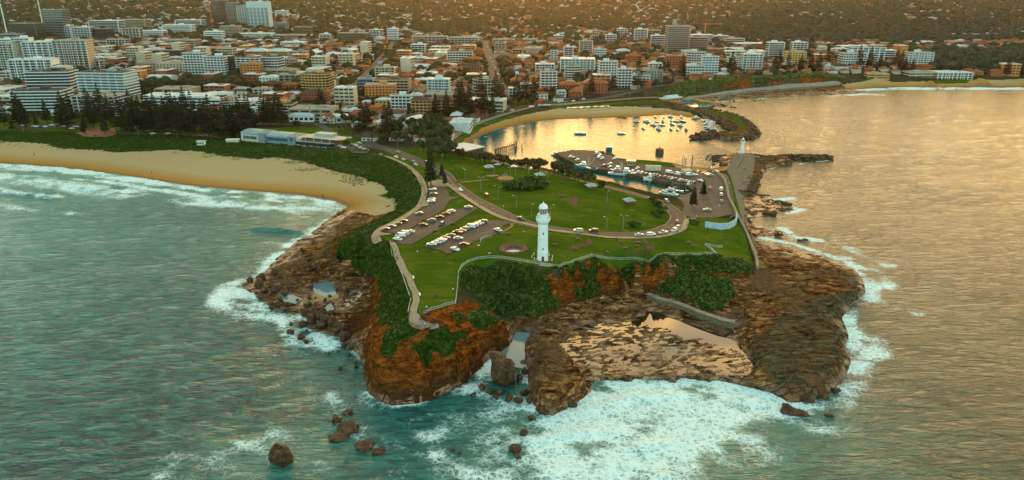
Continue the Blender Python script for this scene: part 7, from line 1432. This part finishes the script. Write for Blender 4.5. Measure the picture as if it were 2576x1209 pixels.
for i,(x,y,w_,h_,sd) in enumerate([(1435,870,3.0,2.0,11),(1370,985,4.5,1.6,12),(1395,1035,3,1,13),(1500,745,2.6,.9,14),(900,990,2,.9,15),(90,830,10,1.0,17),(30,890,7,.7,18),(230,950,8,.55,19),(340,1000,6,.45,20),(100,700,5,.5,21),(45,365,2,.8,22),(165,355,2,.9,23),(165,322,1.6,.7,24),(950,1010,2,.5,25),(1120,520,4,2,26),(1180,550,3.4,1.8,27),(1250,560,3.6,1.8,28),(1330,600,4,1.8,29),(1400,620,4,1.8,30),(1440,560,3.4,2.2,31),(1060,575,2.6,1.3,32),(1230,580,3,1.5,33),(1410,450,3,2.2,34),(1450,400,3,2.4,35),(1480,620,3,1.6,36),(1600,700,5,1.6,37),(1560,680,4,1.8,38),(20,760,5,1.5,39)]):
    boulder(zG(x,y),w_*(.9 if i>4 else 1),h_,None,'wet brown rock awash in the surf' if i<14 else 'dark wet boulder in the inlet','rocks in the surf' if i<14 else 'boulders in the inlet',200+sd,.8,0,.3,i)
zH=zc(2200,1200,1.804)
for i,(x,y,w_,h_) in enumerate([(1610,745,9,1.6),(1560,720,6,1.8),(1850,760,3,.7),(1000,470,4,1.8),(930,440,4,1.8),(1050,480,3,1.2),(40,690,4,2.4),(100,600,5,2.6),(20,640,5,2.6),(150,560,4,2.2),(1700,660,5,1.6),(1790,630,5,1.6),(1900,590,4,1.4)]): boulder(zH(x,y),w_,h_,None,'flat brown rock at the surf edge','rocks at the platform edge',300+i,.6,0,.3,-.3)
for i,(x,y,w_,h_) in enumerate([(790,530,5,1.4),(1000,575,3.4,.8),(1050,572,4,.9),(610,605,3,.7),(590,590,3,.7),(480,330,5,1.5),(560,320,5,1.4),(700,330,7,1.6),(740,335,5,1.8),(860,235,5,1.6),(900,240,4,1.3),(800,210,6,.9),(480,270,6,1.3),(900,282,6,.8),(830,290,7,.8),(470,350,4,1.5),(500,375,4,1.5),(520,400,4,1.2),(600,180,8,.7),(660,150,8,.7)]): boulder(zD(x,y),w_,h_,None,'low dark rock off the eastern sea wall','rocks off the sea wall',400+i,.5,.0,.35,-.25)
# rubble breakwaters: rows of stone too many to count
def rubble(name,paths,n,s0,s1,label,spread,crest):
    vs=[];fs=[];k=0; shp=[rock_shape(900+i) for i in range(8)]
    for pts,wd in paths:
        D=np.array([(float(d[0]),float(d[1])) for d in densify([at(p[0],p[1],crest*.5) for p in pts],1.0)]); m=int(n*len(D)/100)
        for i in range(m):
            d=D[R2.randrange(len(D))]; a=R2.random()*6.28; rr=wd*(.40+.60*math.sqrt(R2.random())); s=R2.uniform(s0,s1); x,y=d[0]+math.cos(a)*rr,d[1]+math.sin(a)*rr
            z=crest*max(0,1-(rr/wd)**2)*.9; v,f=shp[R2.randrange(8)]; c_,s_=math.cos(a*3),math.sin(a*3); V=v*np.array([s,s*.8,s*.6]); V=np.column_stack([V[:,0]*c_-V[:,1]*s_+x,V[:,0]*s_+V[:,1]*c_+y,V[:,2]+z]); vs.append(V);fs.append(f+k);k+=len(V)
    o=link(name,mesh_np(name,np.concatenate(vs),np.concatenate(fs),[M_ROCK])); return tag(o,label,'breakwater')
rubble('rock_breakwater',[([z4(950,215),z4(1100,235),z4(1300,255),z4(1450,300),z4(1580,370),z4(1660,420),z4(1690,455)],7),([z4(1400,240),z4(1600,280),z4(1750,340),z4(1850,420),z4(1900,500)],8),([z4(1250,535),z4(1400,515),z4(1600,515),z4(1850,530)],9)],620,1.1,2.5,'long hooked rubble breakwater sheltering the northern side of the harbour',6,5.4); mark(1830,330,'hooked northern breakwater')
rubble('rock_breakwater',[([z4(1975,840),z4(1990,830),z4(2100,810),z4(2418,780),(2040,395),(2078,393)],6.0),([z4(1990,832),z4(1960,850),z4(1900,900),z4(1870,980),z4(1840,1060),z4(1820,1150),z4(1790,1209)],7.5)],560,1.0,2.2,'straight rubble breakwater running out beside the small white lighthouse',6,4.2); mark(2000,395,'straight eastern breakwater')
rubble('reef',[([z4(1400,775),z4(1500,790),z4(1650,770)],4),([z4(1450,810),z4(1600,830),z4(1700,820)],6),([z4(1530,870),z4(1620,890)],6)],260,.7,1.6,'patch of dark jumbled rocks beside the small lighthouse mole',6,1.8)['category']='rocks'
rubble('control_rock',[([z4(170,770),z4(225,765)],3.5)],3000,.8,1.5,'mound of brown boulders under the glass control room',3,2.6)['category']='rocks'
rubble('beach_rocks',[([z4(170,290),z4(300,295),z4(440,300)],4),([z4(430,240),z4(580,240)],5),([z4(330,320),z4(420,335)],2)],150,.5,1.2,'brown rocks strewn along the northern harbour beach',4,.9)['category']='rocks'
rubble('shelf_rocks',[([z4(1400,110),z4(1600,120),z4(1690,140)],5),([z4(1700,75),z4(1900,100),z4(2010,135)],6),([z4(1350,225),z4(1550,190),z4(1690,212)],4)],70,.6,1.3,'low dark rock shelves below the promenade wall',4,.7)['category']='rocks'
resolve_labels()
# ---------------- low coastal scrub: leaf clumps over the planted slopes
def scrub():
    m=(a_scrub>.5)&(((GY<720)&(GX>-420)&(GX<360))|((GY<1060)&(GX>150)&(GX<560))); jj,ii=np.nonzero(m); cell_=np.gradient(AX)[ii]*np.gradient(AY)[jj]; left=(GX[jj,ii]<-18)&(GY[jj,ii]<720); patch=fbm(GX[jj,ii]/13,GY[jj,ii]/9,3,640); keep=rng.random(len(ii))<np.where(left,np.clip((patch-.40)*5,.08,1),1)*np.clip(cell_*.95*np.where(GY[jj,ii]<330,1,np.where(GY[jj,ii]<720,.5,.13)),0,1); ii=ii[keep];jj=jj[keep];left=left[keep]
    V=np.array([tuple(v) for v in ICO_V]); Fc=np.array(ICO_F); n=len(ii); s=rng.gamma(3.0,.17,n).clip(.22,1.2)*np.where(left,.72,1)*np.where(GY[jj,ii]>720,3.0,np.where(GY[jj,ii]>420,1.35,1))
    x=GX[jj,ii]+rng.uniform(-.5,.5,n); y=GY[jj,ii]+rng.uniform(-.5,.5,n); z=H(x,y)
    D=.7+.6*rng.random((n,12)); P=V[None]*D[:,:,None]*s[:,None,None]; P[:,:,2]*=.75; P+=np.stack([x,y,z+.1*s],1)[:,None,:]
    f=(Fc[None]+(np.arange(n)*12)[:,None,None]).reshape(-1,3); print('scrub',n)
    tag(link('coastal_scrub',mesh_np('coastal_scrub',P.reshape(-1,3),f,[L_SHRUB])),'dense green coastal scrub covering the slopes and dunes','scrub',None,'stuff')
    # dune grass tufts on the open sand behind the beach
    m=(a_sand>.5)&(Z0>3.2)&(GY<760)&(GY>380)&(GX<-40); jj,ii=np.nonzero(m); cell_=np.gradient(AX)[ii]*np.gradient(AY)[jj]; dn_=fbm(GX[jj,ii]/11,GY[jj,ii]/11,3,500); keep=rng.random(len(ii))<np.clip(cell_*.5*np.clip((dn_-.45)*4,0,1),0,1); ii=ii[keep];jj=jj[keep]; n=len(ii)
    s=rng.uniform(.25,.7,n); x=GX[jj,ii];y=GY[jj,ii]; z=H(x,y); P=V[None]*s[:,None,None]*(.6+.8*rng.random((n,12)))[:,:,None]; P[:,:,2]*=.6; P+=np.stack([x,y,z],1)[:,None,:]; f=(Fc[None]+(np.arange(n)*12)[:,None,None]).reshape(-1,3)
    if n: tag(link('dune_grass',mesh_np('dune_grass',P.reshape(-1,3),f,[L_DUNE])),'sparse olive dune grass tufts on pale sand','grass',None,'stuff')
L_DUNE=leafm('dune_grass_leaf',(.09,.08,.025),(.16,.13,.045),(.26,.20,.08))
scrub()
# ---------------- ground mesh last, once the sheets have cut their beds
def build_ground():
    wet=np.clip(1-CD/26,0,1)*(GY<1200); wet=np.where(CD<26,np.clip(1.18-CD/20,0,1),0)
    wet=wet*(a_sand>0); algae=cls([(1895,850),(1960,790),(2080,740),(2190,730),(2160,880),(2060,985),(1930,960),(1880,880)],9).astype(float)
    o=grid_obj('ground',AX,AY,HG-CARVE,MG,{'ca':(a_sand,a_rock,a_scrub),'cb':(a_grass,a_pave,a_och),'cc':(wet,algae,algae*0)})
    tag(o,kind='structure'); return o
build_ground()

# ---------------- air
def haze():
    b=B(); b.v=[(x,y,z) for z in (-14,290) for x,y in ((-9600,-420),(9600,-420),(9600,9600),(-9600,9600))]; b.f=[(3,2,1,0),(4,5,6,7),(0,1,5,4),(1,2,6,5),(2,3,7,6),(3,0,4,7)]; b.m=[0]*6
    m=bpy.data.materials.new('haze_air'); m.use_nodes=True; t=m.node_tree; t.nodes.clear(); v=N(t,'ShaderNodeVolumePrincipled'); v.inputs['Color'].default_value=(.95,.74,.50,1); v.inputs['Density'].default_value=.000025; v.inputs['Anisotropy'].default_value=.86
    o=N(t,'ShaderNodeOutputMaterial'); t.links.new(v.outputs[0],o.inputs['Volume']); h=b.obj('haze',m); h['kind']='stuff'
haze()
